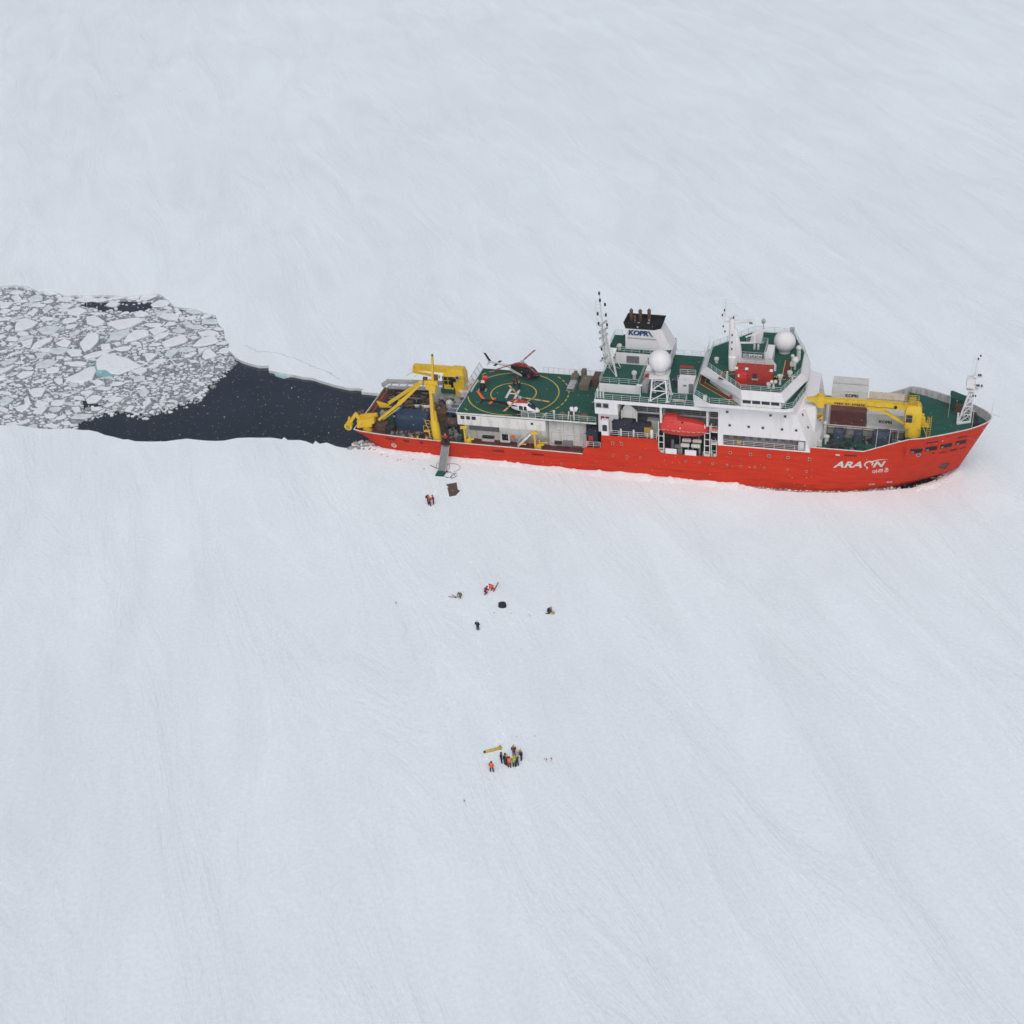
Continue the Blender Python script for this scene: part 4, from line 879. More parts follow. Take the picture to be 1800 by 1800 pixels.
railing('railing', [[(53.5, -7.9, 18.15), (56.65, -7.8, 18.15), (56.6, -4.65, 18.15), (53.55, -4.6, 18.15), (53.5, -7.9, 18.15)]], rtower, M['railw'], h=.3, bars=1)
b = MB(); b.sphere((55.1, -6.2, 20.62), 1.9, 32, 20); b.build('radome', M['white'], rtower, smooth=True)
b = MB(); b.cyl((55.1, -6.2, 18.15), .95, .75, n=20); b.build('radome_base', M['cwhite'], rtower)
# fittings on the upper deck
b = MB(); b.box(57.9, -5.05, 14.2, 60.65, -2.5, 16.45); sh = b.build('stair_house', M['white'], ship)
b = MB(); b.box(59.75, -5.08, 14.3, 60.6, -5.04, 16.1); b.build('door', M['gray'], sh)
b = MB(); b.box(58.8, -5.08, 15.55, 59.4, -5.04, 15.85); b.build('sign_plate', M['gray'], sh)
railing('railing', [[(57.9, -5.0, 16.45), (60.6, -5.0, 16.45)], [(57.9, -2.6, 16.45), (60.6, -2.6, 16.45)]], sh, M['cream'])
b = MB(); b.box(57.7, -1.5, 17.2, 60.0, -1.1, 17.45); b.build('red_awning', M['cred'], sh)
railing('railing', [[(57.2, -8.9, 14.2), (57.2, -7.2, 14.2), (59.8, -7.2, 14.2), (59.8, -8.8, 14.2)]], ship, M['rail'])
b = MB(); b.box(57.6, -8.6, 14.5, 59.4, -8.0, 14.65); b.box(57.6, -8.5, 14.2, 57.7, -8.1, 14.5); b.box(59.3, -8.5, 14.2, 59.4, -8.1, 14.5); b.build('deck_bench', M['lgray'], ship)
def mushroom(x, y, z, r, h, m='cwhite', name='mushroom_vent'):
    b = MB(); b.cyl((x, y, z), r * .7, h, n=12); b.tube((x, y, z + h), (x, y, z + h + r * .9), r * 1.15, r, 12); b.build(name, M[m], ship, smooth=True)
mushroom(50.3, -4.1, 15.87, .42, .9); mushroom(46.6, 1.9, 18.03, .38, .7)
b = MB(); b.rings([L([(51.9, -5.9), (52.9, -5.9), (53.0, -5.0), (52.0, -5.0)], 14.2), L([(51.9, -6.4), (53.0, -6.4), (53.4, -4.0), (52.3, -4.0)], 16.2)]); b.build('vent_trunk', M['lgray'], ship)
b = MB(); b.cyl((52.5, -3.2, 14.2), .55, 1.6, n=12); b.sphere((52.5, -3.2, 15.9), .55, 12, 8); b.build('red_tank', M['cred'], ship)
b = MB(); b.cyl((51.9, -7.4, 14.2), .1, 2.1, n=8); b.box(51.3, -7.5, 16.3, 52.3, -7.3, 16.5); b.build('lamp_post', M['white'], ship)
for x in (44.9, 45.4, 45.9):
    b = MB(); b.cyl((x, -8.9, 14.2), .14, 1.4 + .2 * (x % 1), n=8); b.sphere((x, -8.9, 15.7), .22, 8, 6); b.build('search_lamp', M['cwhite'], ship)
b = MB()
for i in range(5): b.tube((43.9, -8.9 + i * .25, 13.2 - i * .1), (44.5, -8.9 + i * .25, 13.5), .03, n=4)
b.build('aerial', M['cwhite'], house)
b = MB(); b.cyl((57.4, -2.2, 14.2), .75, 1.2, n=12); b.cyl((57.9, .4, 14.2), .5, 1.5, n=10); b.build('deck_winch', M['tarpgrey'], ship)
# ---- accommodation house
lo_ = [(80.98, -9.5), (82.2, -6.6), (82.9, -4.0), (83.1, 0), (82.9, 4.0), (82.2, 6.6), (80.98, 9.5)]
hi_ = [(78.15, -9.5), (79.3, -7.1), (81.2, -6.2), (81.2, 0), (81.2, 6.2), (79.3, 7.1), (78.15, 9.5)]
zl, zh = 7.28, 14.9
def front(z): 
    t = (z - zl) / (zh - zl); return [(a[0] + (c[0] - a[0]) * t, a[1] + (c[1] - a[1]) * t) for a, c in zip(lo_, hi_)]
hz = MB(); Z0 = 9.42
# upper block (three facets forward); side walls carry the windows
for z0, z1 in ((Z0, 14.25),):
    A = [(65.42, -9.503)] + [(p[0], p[1] * 1.0003) for p in front(z0)] + [(65.42, 9.503)]; B = [(65.42, -9.503)] + [(p[0], p[1] * 1.0003) for p in front(z1)] + [(65.42, 9.503)]
    hz.loft(L(A, z0), L(B, z1))
A = [(79.0, -7.9)] + [(p[0], max(-8.6, min(8.6, p[1]))) for p in front(7.3)[0:]] + [(79.0, 7.9)]
# forward wall of the lower storey
fa, fb = front(7.29), front(Z0)
hz.loft(L([(79.5, -7.8), (80.4, -7.8)] + fa[1:-1] + [(80.4, 7.8), (79.5, 7.8)], 7.29), L([(79.4, -7.8), (80.0, -7.8)] + fb[1:-1] + [(80.0, 7.8), (79.4, 7.8)], Z0))
for s in (-1, 1):
    q = lambda x, y, z: (x, s * y, z)
    # aft post, forward triangle and chamfer facet, sill
    hz.loft([q(65.42, 9.503, 7.29), q(66.3, 9.503, 7.29), q(66.3, 9.2, 7.29), q(65.42, 9.2, 7.29)], [q(65.42, 9.503, Z0), q(66.3, 9.503, Z0), q(66.3, 9.2, Z0), q(65.42, 9.2, Z0)])
    hz.loft([q(80.1, 9.503, 7.29), q(fa[0][0], 9.503, 7.29), q(fa[1][0], -fa[1][1], 7.29), q(fa[1][0] - .2, -fa[1][1], 7.29), q(80.1, 9.3, 7.29)],
            [q(80.1, 9.503, Z0), q(fb[0][0], 9.503, Z0), q(fb[1][0], -fb[1][1], Z0), q(fb[1][0] - .2, -fb[1][1], Z0), q(80.1, 9.3, Z0)])
    hz.box(66.3, s * 9.503, 7.29, 80.1, s * 9.35, 7.45)
    hz.box(66.3, s * 9.2, 9.3, 80.1, s * 8.0, 9.42)
acc = hz.build('accommodation_house', M['white'], ship)
b = MB(); b.box(65.5, -7.7, 7.3, 79.6, 7.7, 9.42); b.build('promenade_wall', M['lgray'], acc)
b = MB(); b.box(65.5, -9.3, 4.62, 79.6, 9.3, 7.28); b.build('lower_wall', M['gray'], acc)
b = MB(); b.box(66.3, -9.3, 7.30, 80.1, -7.7, 7.33); b.build('promenade_deck', M['rust'], acc)
for x in [66.5 + 1.35 * i for i in range(10)]:
    b = MB(); b.box(x, -7.78, 7.9, x + .62, -7.7, 8.9 if x > 72 else 8.6); b.build('promenade_window', M['gray'], acc)
railing('railing', [[(66.4, -9.28, 7.4), (80.0, -9.28, 7.4)]], acc, M['railw'], h=.9, sp=1.7)
b = MB(); b.box(78.9, -9.0, 7.33, 79.9, -8.2, 8.9); b.build('white_locker', M['white'], acc)
b = MB(); b.box(68.6, -8.8, 7.33, 69.3, -8.3, 8.2); b.build('yellow_locker', M['ochre'], acc)
for x, z in ((66.91, 13.77), (74.1, 13.77), (76.5, 13.78), (67.38, 11.3), (70.55, 11.3), (72.92, 11.3), (76.1, 11.3), (78.45, 11.32)): port(x, z, .36, parent=acc, y=-9.5, fr='lgray', name='window')
def facet_window(p0, p1, t, z, w=.36, zb=zl):
    """small square window on a raked front facet; p0, p1 indices of the facet corners"""
    A, B = front(z - w * .6), front(z + w * .6)
    def P(F, u): a, c = F[p0], F[p1]; return V((a[0] + (c[0] - a[0]) * u, a[1] + (c[1] - a[1]) * u, 0))
    d = V((front(z)[p1][0] - front(z)[p0][0], front(z)[p1][1] - front(z)[p0][1], 0)); Lg = d.length; nrm = V((-d.y, d.x, 0)).normalized() * -.03
    du = w / 2 / Lg; q = []
    for F, zz, u in ((A, z - w * .6, t - du), (A, z - w * .6, t + du), (B, z + w * .6, t + du), (B, z + w * .6, t - du)):
        p = P(F, u); q.append((p.x + nrm.x * 1.8, p.y + nrm.y * 1.8, zz))
    b = MB(); b.flat(q); b.build('window', M['glass'], acc)
for (i, t, z) in ((0, .55, 13.6), (0, .6, 11.2), (1, .35, 13.4), (1, .5, 11.0), (1, .7, 8.6), (2, .3, 11.0), (2, .7, 13.4), (3, .3, 13.4), (3, .7, 11.0), (4, .5, 13.4), (5, .5, 12.5)):
    facet_window(i, i + 1, t, z)
# ---- bridge
d16 = [(61.05, -8.6), (64.1, -11.4), (76.6, -11.4), (77.9, -10.7), (79.45, -4.2), (79.45, 4.2), (77.9, 10.7), (76.6, 11.4), (64.1, 11.4), (61.05, 8.6)]
d14 = [(61.4, -9.3), (65.4, -9.506), (77.3, -9.506), (78.3, -9.45), (79.3, -7.0), (79.3, 7.0), (78.3, 9.45), (77.3, 9.506), (65.4, 9.506), (61.4, 9.3)]
b = MB(); b.rings([L(d14, 14.2), L(d16, 15.5), L(d16, 16.0)]); brd = b.build('bridge_deck', M['white'], ship)
ins = lambda P, k: [(70.4 + (x - 70.4) * k, y * k) for x, y in P]
b = MB(); b.prism(ins(d16, .985), 16.0, 16.015); b.build('bridge_deck_floor', M['green'], brd)
def path_strip(pts, w, z, m1, m2, parent):
    b1, b2 = MB(), MB()
    for a, c in zip(pts, pts[1:]):
        a, c = V((*a, z)), V((*c, z)); t = (c - a).normalized(); n_ = V((-t.y, t.x, 0)); b1.flat([a - n_ * w, c - n_ * w, c + n_ * w, a + n_ * w])
        for s in (-1, 1): b2.flat([a + n_ * s * w + V((0, 0, .004)), c + n_ * s * w + V((0, 0, .004)), c + n_ * s * (w + .12) + V((0, 0, .004)), a + n_ * s * (w + .12) + V((0, 0, .004))])
    b1.build('walkway_marking', m1, parent); b2.build('walkway_border', m2, parent)
path_strip([(61.9, 1.5), (61.9, -4.2), (68.9, -10.7), (69.2, -10.9)], .42, 16.03, M['maroon'], M['ylw'], brd)
railing('railing', [[(61.15, 8.5, 16.0), (61.15, -8.5, 16.0), (64.15, -11.3, 16.0), (69.0, -11.32, 16.0)], [(75.9, -11.3, 16.0), (76.6, -11.3, 16.0), (77.8, -10.6, 16.0), (79.35, -4.1, 16.0), (79.35, 4.2, 16.0), (77.8, 10.6, 16)]], brd, M['rail'])
wh = [(63.2, -3.8), (69.3, -11.2), (75.9, -11.2), (78.2, -3.6), (78.2, 3.6), (75.9, 11.2), (69.3, 11.2), (63.2, 3.8)]
b = MB(); b.prism(wh, 15.9, 18.8); whl = b.build('wheelhouse', M['white'], ship)
for i in range(4):
    x0 = 69.62 + i * 1.55; b = MB(); b.box(x0, -11.24, 16.55, x0 + 1.3, -11.17, 17.35); b.build('bridge_window', M['glass'], whl)
def wall_windows(a, c, n, z0=16.75, z1=17.6):
    a, c = V((*a, 0)), V((*c, 0)); t = (c - a).normalized(); nn = V((t.y, -t.x, 0)) * .04
    for i in range(n):
        p, q = a.lerp(c, (i + .12) / n) + nn, a.lerp(c, (i + .88) / n) + nn
        b = MB(); b.loft([(p.x, p.y, z0), (q.x, q.y, z0), (q.x - nn.x * 2, q.y - nn.y * 2, z0), (p.x - nn.x * 2, p.y - nn.y * 2, z0)], [(p.x, p.y, z1), (q.x, q.y, z1), (q.x - nn.x * 2, q.y - nn.y * 2, z1), (p.x - nn.x * 2, p.y - nn.y * 2, z1)]); b.build('bridge_window', M['glass'], whl)
wall_windows((75.9, -11.2), (78.2, -3.6), 6); wall_windows((78.2, -3.6), (78.2, 3.6), 6); wall_windows((78.2, 3.6), (75.9, 11.2), 6)
b = MB(); b.box(67.2, -9.7, 16.2, 67.6, -9.3, 16.8); b.build('fire_box', M['cred'], brd)
b = MB(); b.box(63.0, -10.65, 16.1, 63.6, -10.2, 17.0); b.build('life_ring', M['cwhite'], brd)
roof = [(62.5, -3.95), (69.2, -11.45), (75.85, -11.45), (78.5, -3.7), (78.5, 3.9), (75.85, 11.4), (69.0, 11.4), (62.5, 4.0)]
flare = [(61.4, -3.4), (69.5, -11.62), (76.4, -11.62), (79.5, -2.9), (79.5, 2.9), (76.4, 11.6), (69.5, 11.6), (61.4, 3.4)]
b = MB(); rin = [(70.5 + (x - 70.5) * .985, y * .985) for x, y in roof]
b.rings([L(rin, 17.45), L(flare, 17.35), L(flare, 17.42), L(roof, 19.0), L(rin, 19.0), L(rin, 18.8)]); rf = b.build('bridge_roof', M['white'], ship)
b = MB(); b.prism(rin, 18.75, 18.86); rdk = b.build('roof_deck', M['green'], rf)
railing('railing', [[(x, y, 18.95) for x, y in rin] + [(rin[0][0], rin[0][1], 18.95)]], rf, M['rail'], h=.95)
path_strip([(67.3, -5.0), (65.9, -5.6), (65.6, -8.0)], .5, 18.87, M['maroon'], M['ylw'], rdk)
path_strip([(73.2, -6.2), (76.0, -5.6), (76.0, .8)], .55, 18.87, M['maroon'], M['ylw'], rdk)
path_strip([(74.0, -6.3), (75.4, -6.0)], .55, 18.87, M['maroon'], M['ylw'], rdk)
# platform house on the roof, with the name board
b = MB(); b.prism([(67.4, -3.4), (73.4, -3.4), (73.4, 2.2), (67.4, 2.6)], 18.86, 20.9); ph = b.build('radar_house', M['white'], ship)
b = MB(); b.prism([(67.3, -3.5), (72.2, -3.5), (72.2, 2.4), (67.3, 2.7)], 20.9, 20.93); b.build('platform_deck', M['green'], ph)
b = MB(); b.loft([(72.2, -3.5, 20.9), (72.25, -3.5, 20.9), (72.25, 1.0, 20.9), (72.2, 1.0, 20.9)], [(72.2, -3.5, 20.95), (72.25, -3.5, 20.95), (72.25, 1.0, 20.95), (72.2, 1.0, 20.95)])
b.add([(72.2, -3.55, 18.9), (74.2, -3.55, 18.9), (74.2, -3.55, 20.0), (72.5, -3.55, 22.2), (72.2, -3.55, 22.2), (72.2, -3.4, 18.9), (74.2, -3.4, 18.9), (74.2, -3.4, 20.0), (72.5, -3.4, 22.2), (72.2, -3.4, 22.2)],
      [(0, 1, 2, 3, 4), (9, 8, 7, 6, 5), (0, 5, 6, 1), (1, 6, 7, 2), (2, 7, 8, 3), (3, 8, 9, 4), (4, 9, 5, 0)])
b.build('wind_screen', M['white'], ph)
railing('railing', [[(67.4, -3.45, 20.93), (72.1, -3.45, 20.93), (72.15, 2.3, 20.93), (68.5, 2.6, 20.93)]], ph, M['rail'])
b = MB(); b.box(69.6, -3.6, 20.95, 71.8, -3.52, 21.65); nb = b.build('name_board', M['white'], ph)
lettering("ARAON", .72, lambda x, y: (69.68 + x, -3.62, 21.05 + y), M['black'], nb, bold=.012, sx=.88)
b = MB(); b.box(68.6, -3.6, 20.95, 69.5, -3.5, 21.6); b.build('louvre', M['lgray'], ph)
for x in (70.1, 70.75):
    b = MB(); b.cyl((x, .0, 20.93), .2, .75, n=10); b.sphere((x, .0, 21.7), .2, 10, 6); b.build('small_vent', M['cwhite'], ph)
b = MB(); b.rings([L([(69.0, 2.3), (71.0, 2.3), (71.0, 3.4), (69.0, 3.4)], 20.9), L([(69.5, 2.3), (71.3, 2.3), (71.3, 3.6), (69.7, 3.6)], 23.0)]); b.build('radar_housing', M['white'], ph)
# main mast
mm = MB(); C16 = lambda x, y, r, z, n=12: [(x + r * math.cos(2 * math.pi * i / n), y + r * math.sin(2 * math.pi * i / n), z) for i in range(n)]
mm.rings([C16(67.0, -3.9, .72, 18.86), C16(66.9, -3.6, .72, 21.0), C16(66.8, -3.2, .66, 21.1), C16(66.7, -3.2, .55, 25.5), C16(66.6, -3.2, .42, 27.8)])
mm.rings([C16(68.1, -3.3, .6, 18.86), C16(67.6, -3.2, .6, 23.0), C16(67.2, -3.2, .3, 26)])
mm.beam((65.0, -3.2, 27.0), (66.6, -3.2, 26.9), .5, .35); mm.beam((65.2, -3.2, 27.0), (65.0, -3.2, 28.4), .3, .3); mm.tube((65.3, -3.2, 28.0), (65.6, -3.2, 31.2), .22, .08)
mm.beam((66.9, -3.2, 27.3), (70.2, -3.2, 27.6), .5, .3, .3, .25); mm.beam((66.9, -3.2, 26.6), (69.6, -3.2, 27.4), .12, .12)
mm.tube((63.6, -3.2, 30.3), (67.2, -3.2, 30.4), .04, n=4); mm.tube((65.5, -3.2, 26), (64.4, -3.2, 24.6), .04, n=4)
for x, y, z, h_ in ((63.8, -3.2, 30.1, .5), (65.0, -3.2, 30.3, .6), (67.1, -3.2, 30.1, .5), (64.9, -3.2, 31, .6), (65.7, -3.2, 31, .6), (68.4, -3.2, 27.6, 2.0), (69.0, -3.2, 27.6, 1.4), (69.9, -3.2, 27.6, 1.0), (65.0, -3.2, 24.8, 1.2)): mm.tube((x, y, z), (x, y, z + h_), .045, n=4)
mm.beam((66.1, -3.9, 28.1), (67.3, -2.5, 28.1), .5, .08)
mast2 = mm.build('main_mast', M['white'], ship, smooth=True)
b = MB(); b.beam((69.0, -3.9, 24.9), (72.0, -2.2, 25.6), .18, .16); b.tube((70.4, -3.1, 23.6), (70.4, -3.1, 25.2), .15, n=8); b.beam((67.3, -3.2, 23.4), (70.6, -3.2, 23.7), .3, .2); b.build('radar_scanner', M['white'], mast2)
for x, z in ((65.0, 28.2), (65.35, 29.1), (65.2, 26.2), (65.5, 25.3), (66.9, 27.9), (69.6, 27.1), (69.9, 27.1), (66.75, 24.9), (66.75, 23.6), (66.75, 22.4)):
    b = MB(); b.cyl((x, -3.85 if z < 25.2 else -3.5, z), .12, .3, n=6); b.build('signal_lamp', M['navy'], mast2)
# roof radome and small fittings
b = MB(); b.sphere((74.85, 4.0, 20.85), 1.86, 32, 20); rd = b.build('roof_radome', M['white'], ship, smooth=True)
b = MB(); b.cyl((74.85, 4.0, 18.86), 1.0, .5, n=20); b.build('radome_base', M['cwhite'], rd)
b = MB(); b.cyl((70.9, 6.2, 18.86), .06, 4.4, n=6); b.sphere((70.9, 6.2, 19.2), .25, 10, 6); b.sphere((70.9, 6.2, 23.3), .38, 12, 8, 1.2); b.build('antenna_mast', M['lgray'], ship)
b = MB(); b.cyl((75.6, 9.8, 18.9), .3, 1.2, n=10); b.box(75.2, 9.4, 20.0, 76.0, 10.2, 20.7); b.build('search_light', M['lgray'], ship)
b = MB(); b.cyl((77.5, 1.3, 18.9), .35, 2.0, n=10); b.sphere((77.5, 1.3, 21.1), .5, 12, 8); b.build('search_light', M['cwhite'], ship)
for x, y, r in ((64.0, -1.9, .38), (76.6, -5.0, .42), (73.6, -9.6, .36)): mushroom(x, y, 18.86, r, .55)
def pylon(x, y, h, fn, name, m='cwhite'):
    b = MB(); b.cyl((x, y, 18.86), .22, h, .14, 10); fn(b, x, y, 18.86 + h); b.build(name, M[m], ship)
pylon(74.4, -9.7, .9, lambda b, x, y, z: (b.sphere((x - .32, y, z + .25), .32, 12, 8), b.sphere((x + .32, y, z + .3), .3, 12, 8)), 'camera_head')
pylon(75.3, -8.2, .9, lambda b, x, y, z: (b.tube((x, y, z), (x, y, z + .8), .25, .5, 12),), 'search_light')
pylon(77.2, -6.6, .8, lambda b, x, y, z: (b.box(x - .6, y - .06, z, x + .6, y + .06, z + .12), b.box(x - .06, y - .5, z, x + .06, y + .5, z + .12)), 'anemometer')
pylon(77.2, -2.2, 1.2, lambda b, x, y, z: (b.sphere((x, y, z + .45), .62, 12, 8), b.box(x - .8, y - .5, z - .5, x + .2, y + .1, z + .1)), 'search_light')
pylon(76.6, -.2, 1.3, lambda b, x, y, z: (b.sphere((x, y, z + .1), .33, 12, 8),), 'compass_stand')
pylon(66.6, -8.1, 1.5, lambda b, x, y, z: (b.sphere((x, y, z), .18, 8, 6),), 'aerial', 'rail')
for x, y in ((65.6, -6.6), (62.3, .5), (62.2, 2.5), (61.9, -1.5)):
    b = MB(); b.tube((x, y, 18.9), (x, y, 21.6 if x < 63 else 19.8), .035, n=4); b.build('whip_aerial', M['rail'], ship)
# red laboratory container standing on the bridge roof
def prop(name, label, cat, x, y, z, group=None): return thing(name, label, cat, (x, y, z), 0, group)
rc = prop('laboratory_container', 'red container with a door, ladder and small window on the bridge roof', 'container', 71.05, -7.7, 18.87)
b = MB(); b.box(-3.03, -1.22, .06, 3.03, 1.22, 2.6)
for i in range(40): b.box(-2.95 + i * .15, -1.25, .2, -2.9 + i * .15, -1.2, 2.45)
b.build('body', M['cred'], rc)
b = MB(); b.box(-.15, -1.28, 1.2, .55, -1.24, 2.0); b.build('window', M['glass'], rc)
b = MB(); b.box(-.3, -1.5, .95, .75, -1.24, 1.1); b.build('window_sill', M['lgray'], rc)
b = MB(); b.box(-2.3, -1.3, .1, -1.2, -1.24, 2.2); b.build('door', M['orange'], rc)
b = MB(); b.box(-2.5, -2.0, .0, -1.0, -1.3, .12)
for i in range(4): b.beam((-2.4, -1.9 + .14 * i, .1 + .3 * i), (-1.1, -1.9 + .14 * i, .1 + .3 * i), .08, .05)
b.build('step', M['cred'], rc)
for x in (-2.9, -1.2, 2.8):
    b = MB(); b.box(x - .25, -1.3, 2.6, x + .25, -.9, 2.85); b.build('lamp', M['white'], rc)
b = MB(); b.box(-2.6, -1.3, 1.2, -2.35, -1.24, 1.7); b.build('notice', M['cream'], rc)
railing('guard_rail', [[(-2.95, 1.1, 2.6), (2.95, 1.1, 2.6)]], rc, M['lgray'])
# ---- fore mast
fm = MB()
legs = [(104.9, -1.0, 10.3), (106.95, .0, 10.3), (105.9, 1.3, 10.3)]; topl = [(106.3, -.3, 16.4), (106.9, -.1, 16.4), (106.6, .35, 16.4)]
lattice(fm, legs, topl, .17, 4, .08)
fm.box(104.6, -1.5, 10.3, 105.3, -.5, 12.2) if False else fm.beam((104.75, -1.2, 10.4), (107.0, -.2, 10.4), .35, .35)
fm.beam((104.8, -1.15, 10.4), (104.8, -1.15, 12.4), .35, .3)
fm.box(105.7, -.9, 16.4, 107.6, .9, 16.55); fm.box(105.6, -.9, 17.0, 106.9, .7, 18.6); fm.tube((106.9, 0, 16.5), (106.95, 0, 22.0), .22, .1)
for i in range(10): fm.tube((106.1, 0, 18.6 + i * .4), (106.9, 0, 18.6 + i * .4), .03, n=3)
fm.tube((106.1, 0, 18.6), (106.2, 0, 22.4), .03, n=3); fm.box(106.6, -.6, 18.9, 108.0, .6, 19.0); fm.box(107.2, -.5, 17.0, 108.4, .4, 17.1)
fmo = fm.build('fore_mast', M['white'], ship)
for x, z in ((107.4, 19.1), (107.7, 19.1), (107.3, 17.2), (107.6, 17.2), (108.1, 17.2), (107.0, 22.0), (107.3, 22.6), (106.9, 15.2), (107.3, 15.2), (106.9, 17.2)):
    b = MB(); b.cyl((x, -.2, z), .13, .3, n=6); b.build('signal_lamp', M['navy'], fmo)
b = MB(); b.prism([(103.6, 4.0), (106.2, 2.8), (106.0, 5.0), (103.8, 6.6)], 10.3, 12.6); b.prism([(103.4, 3.7), (106.4, 2.5), (106.3, 4.6), (103.5, 6.2)], 12.6, 12.75); b.build('forecastle_hood', M['green'], ship)
b = MB(); b.box(104.4, 2.6, 10.32, 105.7, 3.6, 11.9); b.build('windlass', M['rust'], ship)
b = MB(); b.cyl((107.4, 1.4, 10.3), .6, .9, n=10); b.box(106.9, .6, 10.3, 108.3, 1.3, 11.0); b.box(107.4, -1.6, 10.3, 108.6, -.4, 10.9); b.build('mooring_winch', M['dark'], ship)
b = MB(); b.tube((103.3, 1.0, 10.3), (103.3, 1.0, 14.5), .04, n=4); b.tube((107.1, -3.6, 10.3), (107.1, -3.6, 14.6), .05, n=4); b.tube((110.2, 0, 11.5), (110.5, 0, 15.0), .04, n=4); b.tube((109.8, .4, 11.9), (111.7, -.3, 11.9), .05, n=4); b.build('flag_staff', M['cwhite'], ship)
# ---- fore deck: hatch with containers
b = MB(); b.box(83.0, -2.35, 7.3, 96.2, 6.3, 8.6); b.build('hatch_coaming', M['lgray'], ship)
b = MB(); b.box(82.7, -2.6, 8.6, 96.35, 6.5, 8.97); b.build('hatch_cover', M['cream'], ship)
b = MB()
for x in (83.2, 86.4, 89.2, 92.0, 94.6, 96.2): b.tube((x, -2.7, 7.3), (x, -2.7, 8.9), .07, n=5)
b.beam((82.7, -2.63, 8.95), (96.35, -2.63, 8.95), .05, .08); b.beam((82.7, -2.63, 8.55), (96.35, -2.63, 8.55), .05, .06)
b.build('coaming_stanchion', M['rust'], ship)
def container(label, x, y, z, m, group=None, end='lgray', text=None, tpos=(1.2, 1.0)):
    t = prop('shipping_container', label, 'container', x, y, z, group)
    b = MB(); b.box(-2.95, -1.16, .1, 2.95, 1.16, 2.5)
    for i in range(24):
        if True: b.box(-2.9 + i * .24, -1.185, .18, -2.79 + i * .24, -1.155, 2.42)
    for i in range(24): b.box(-2.9 + i * .24, -1.1, 2.49, -2.79 + i * .24, 1.1, 2.52)
    b.build('body', m, t)
    b = MB()
    for sx in (-1, 1):
        for sy in (-1, 1): b.box(sx * 3.03, sy * 1.22, 0, sx * 2.88, sy * 1.08, 2.59)
    for sy in (-1, 1): b.box(-2.88, sy * 1.22, 0, 2.88, sy * 1.1, .16); b.box(-2.88, sy * 1.22, 2.45, 2.88, sy * 1.12, 2.58)
    for sx in (-1, 1): b.box(sx * 3.03, -1.08, 0, sx * 2.93, 1.08, .16); b.box(sx * 3.03, -1.08, 2.45, sx * 2.93, 1.08, 2.58)
    b.build('frame', m, t)
    b = MB(); b.box(2.96, -1.08, .17, 3.0, 1.08, 2.44)
    for y_ in (-.7, -.25, .25, .7): b.tube((3.03, y_, .2), (3.03, y_, 2.4), .03, n=4)
    b.build('door', m, t)
    if text: lettering(text, .74, lambda x_, y_: (tpos[0] - 1.2 + x_, -1.225, tpos[1] + y_), M['black'], t, bold=.03, sx=1.05)
    return t
gl = 'containers stacked on the fore hatch'
container('brown container on the fore hatch, behind the yellow boom', 86.6, -.98, 9.0, M['cbrown'], gl)
c2 = container('white container with black lettering beside the brown one, front row', 92.85, -.98, 9.0, M['cwhite'], gl, text='KOPRI', tpos=(.15, .95))
container('lower pale container behind the brown one, under the lettered upper container', 86.55, 1.65, 9.0, M['cwhite'], gl)
container('upper white container with lettering partly behind the yellow boom', 86.5, 1.65, 11.6, M['cwhite'], gl, text='KOPRI', tpos=(.5, 1.45))
container('lower pale container in the back row, under the topmost white container', 86.5, 4.45, 9.0, M['cwhite'], gl)
container('topmost white container in the back row, behind the lettered one', 86.5, 4.45, 11.6, M['cwhite'], gl)
container('beige container alone in the back row, beside the crane', 92.8, 4.7, 9.0, M['cbeige'], gl)
b = MB(); b.beam((83.2, -2.3, 9.0), (83.2, -1.2, 12.3), .12, .12); b.beam((82.9, -1.6, 9.0), (82.9, -.9, 12.3), .12, .12); b.build('lashing_post', M['cream'], ship)
def tarped(label, x, y, z, rx, ry, h, m, name='covered_load', cat='covered cargo', rag=.12, sq=.6):
    rs = []; n = 20
    for k, (f, zz) in enumerate(((1.05, 0), (1.0, .35), (.97, .75), (.9, .95), (.6, 1.0))):
        r_ = []
        for i in range(n):
            t = 2 * math.pi * i / n; c_, s_ = math.cos(t), math.sin(t); q = (abs(c_) ** sq * math.copysign(1, c_), abs(s_) ** sq * math.copysign(1, s_))
            w_ = noise.noise(V((q[0] * 2 + x, q[1] * 2, k * .7))) * rag; r_.append((q[0] * rx * (f + w_), q[1] * ry * (f + w_), h * zz + (w_ * h * .4 if k > 2 else 0)))
        rs.append(r_)
    b = MB(); b.rings(rs); o = b.build(name, m); o.location = (x, y, z); tag(o, label, cat); return o
tarped('grey blue tarpaulin bundle nearest the white front wall, fore deck', 85.3, -4.1, 7.3, 1.0, .9, 1.9, M['tarpgrey'])
tarped('middle grey blue tarpaulin bundle below the brown container', 88.6, -4.2, 7.3, .8, .9, 1.8, M['tarpgrey'])
tarped('largest dark blue tarpaulin bundle near the crane pedestal, fore deck', 92.5, -4.4, 7.3, 1.7, 1.2, 2.3, M['tarpgrey'])
b = MB(); b.cyl((83.4, -6.0, 7.3), .34, 1.2, n=12); b.cyl((83.4, -6.0, 8.5), .46, .3, n=12); b.build('mushroom_vent', M['cwhite'], ship)
b = MB(); b.cyl((82.9, -3.4, 7.3), .3, 2.4, n=12); b.sphere((82.9, -3.4, 9.8), .4, 12, 8); b.build('mushroom_vent', M['cwhite'], ship)
b = MB(); b.box(82.0, -7.2, 7.3, 82.7, -6.7, 8.3); b.build('deck_locker', M['cwhite'], ship)
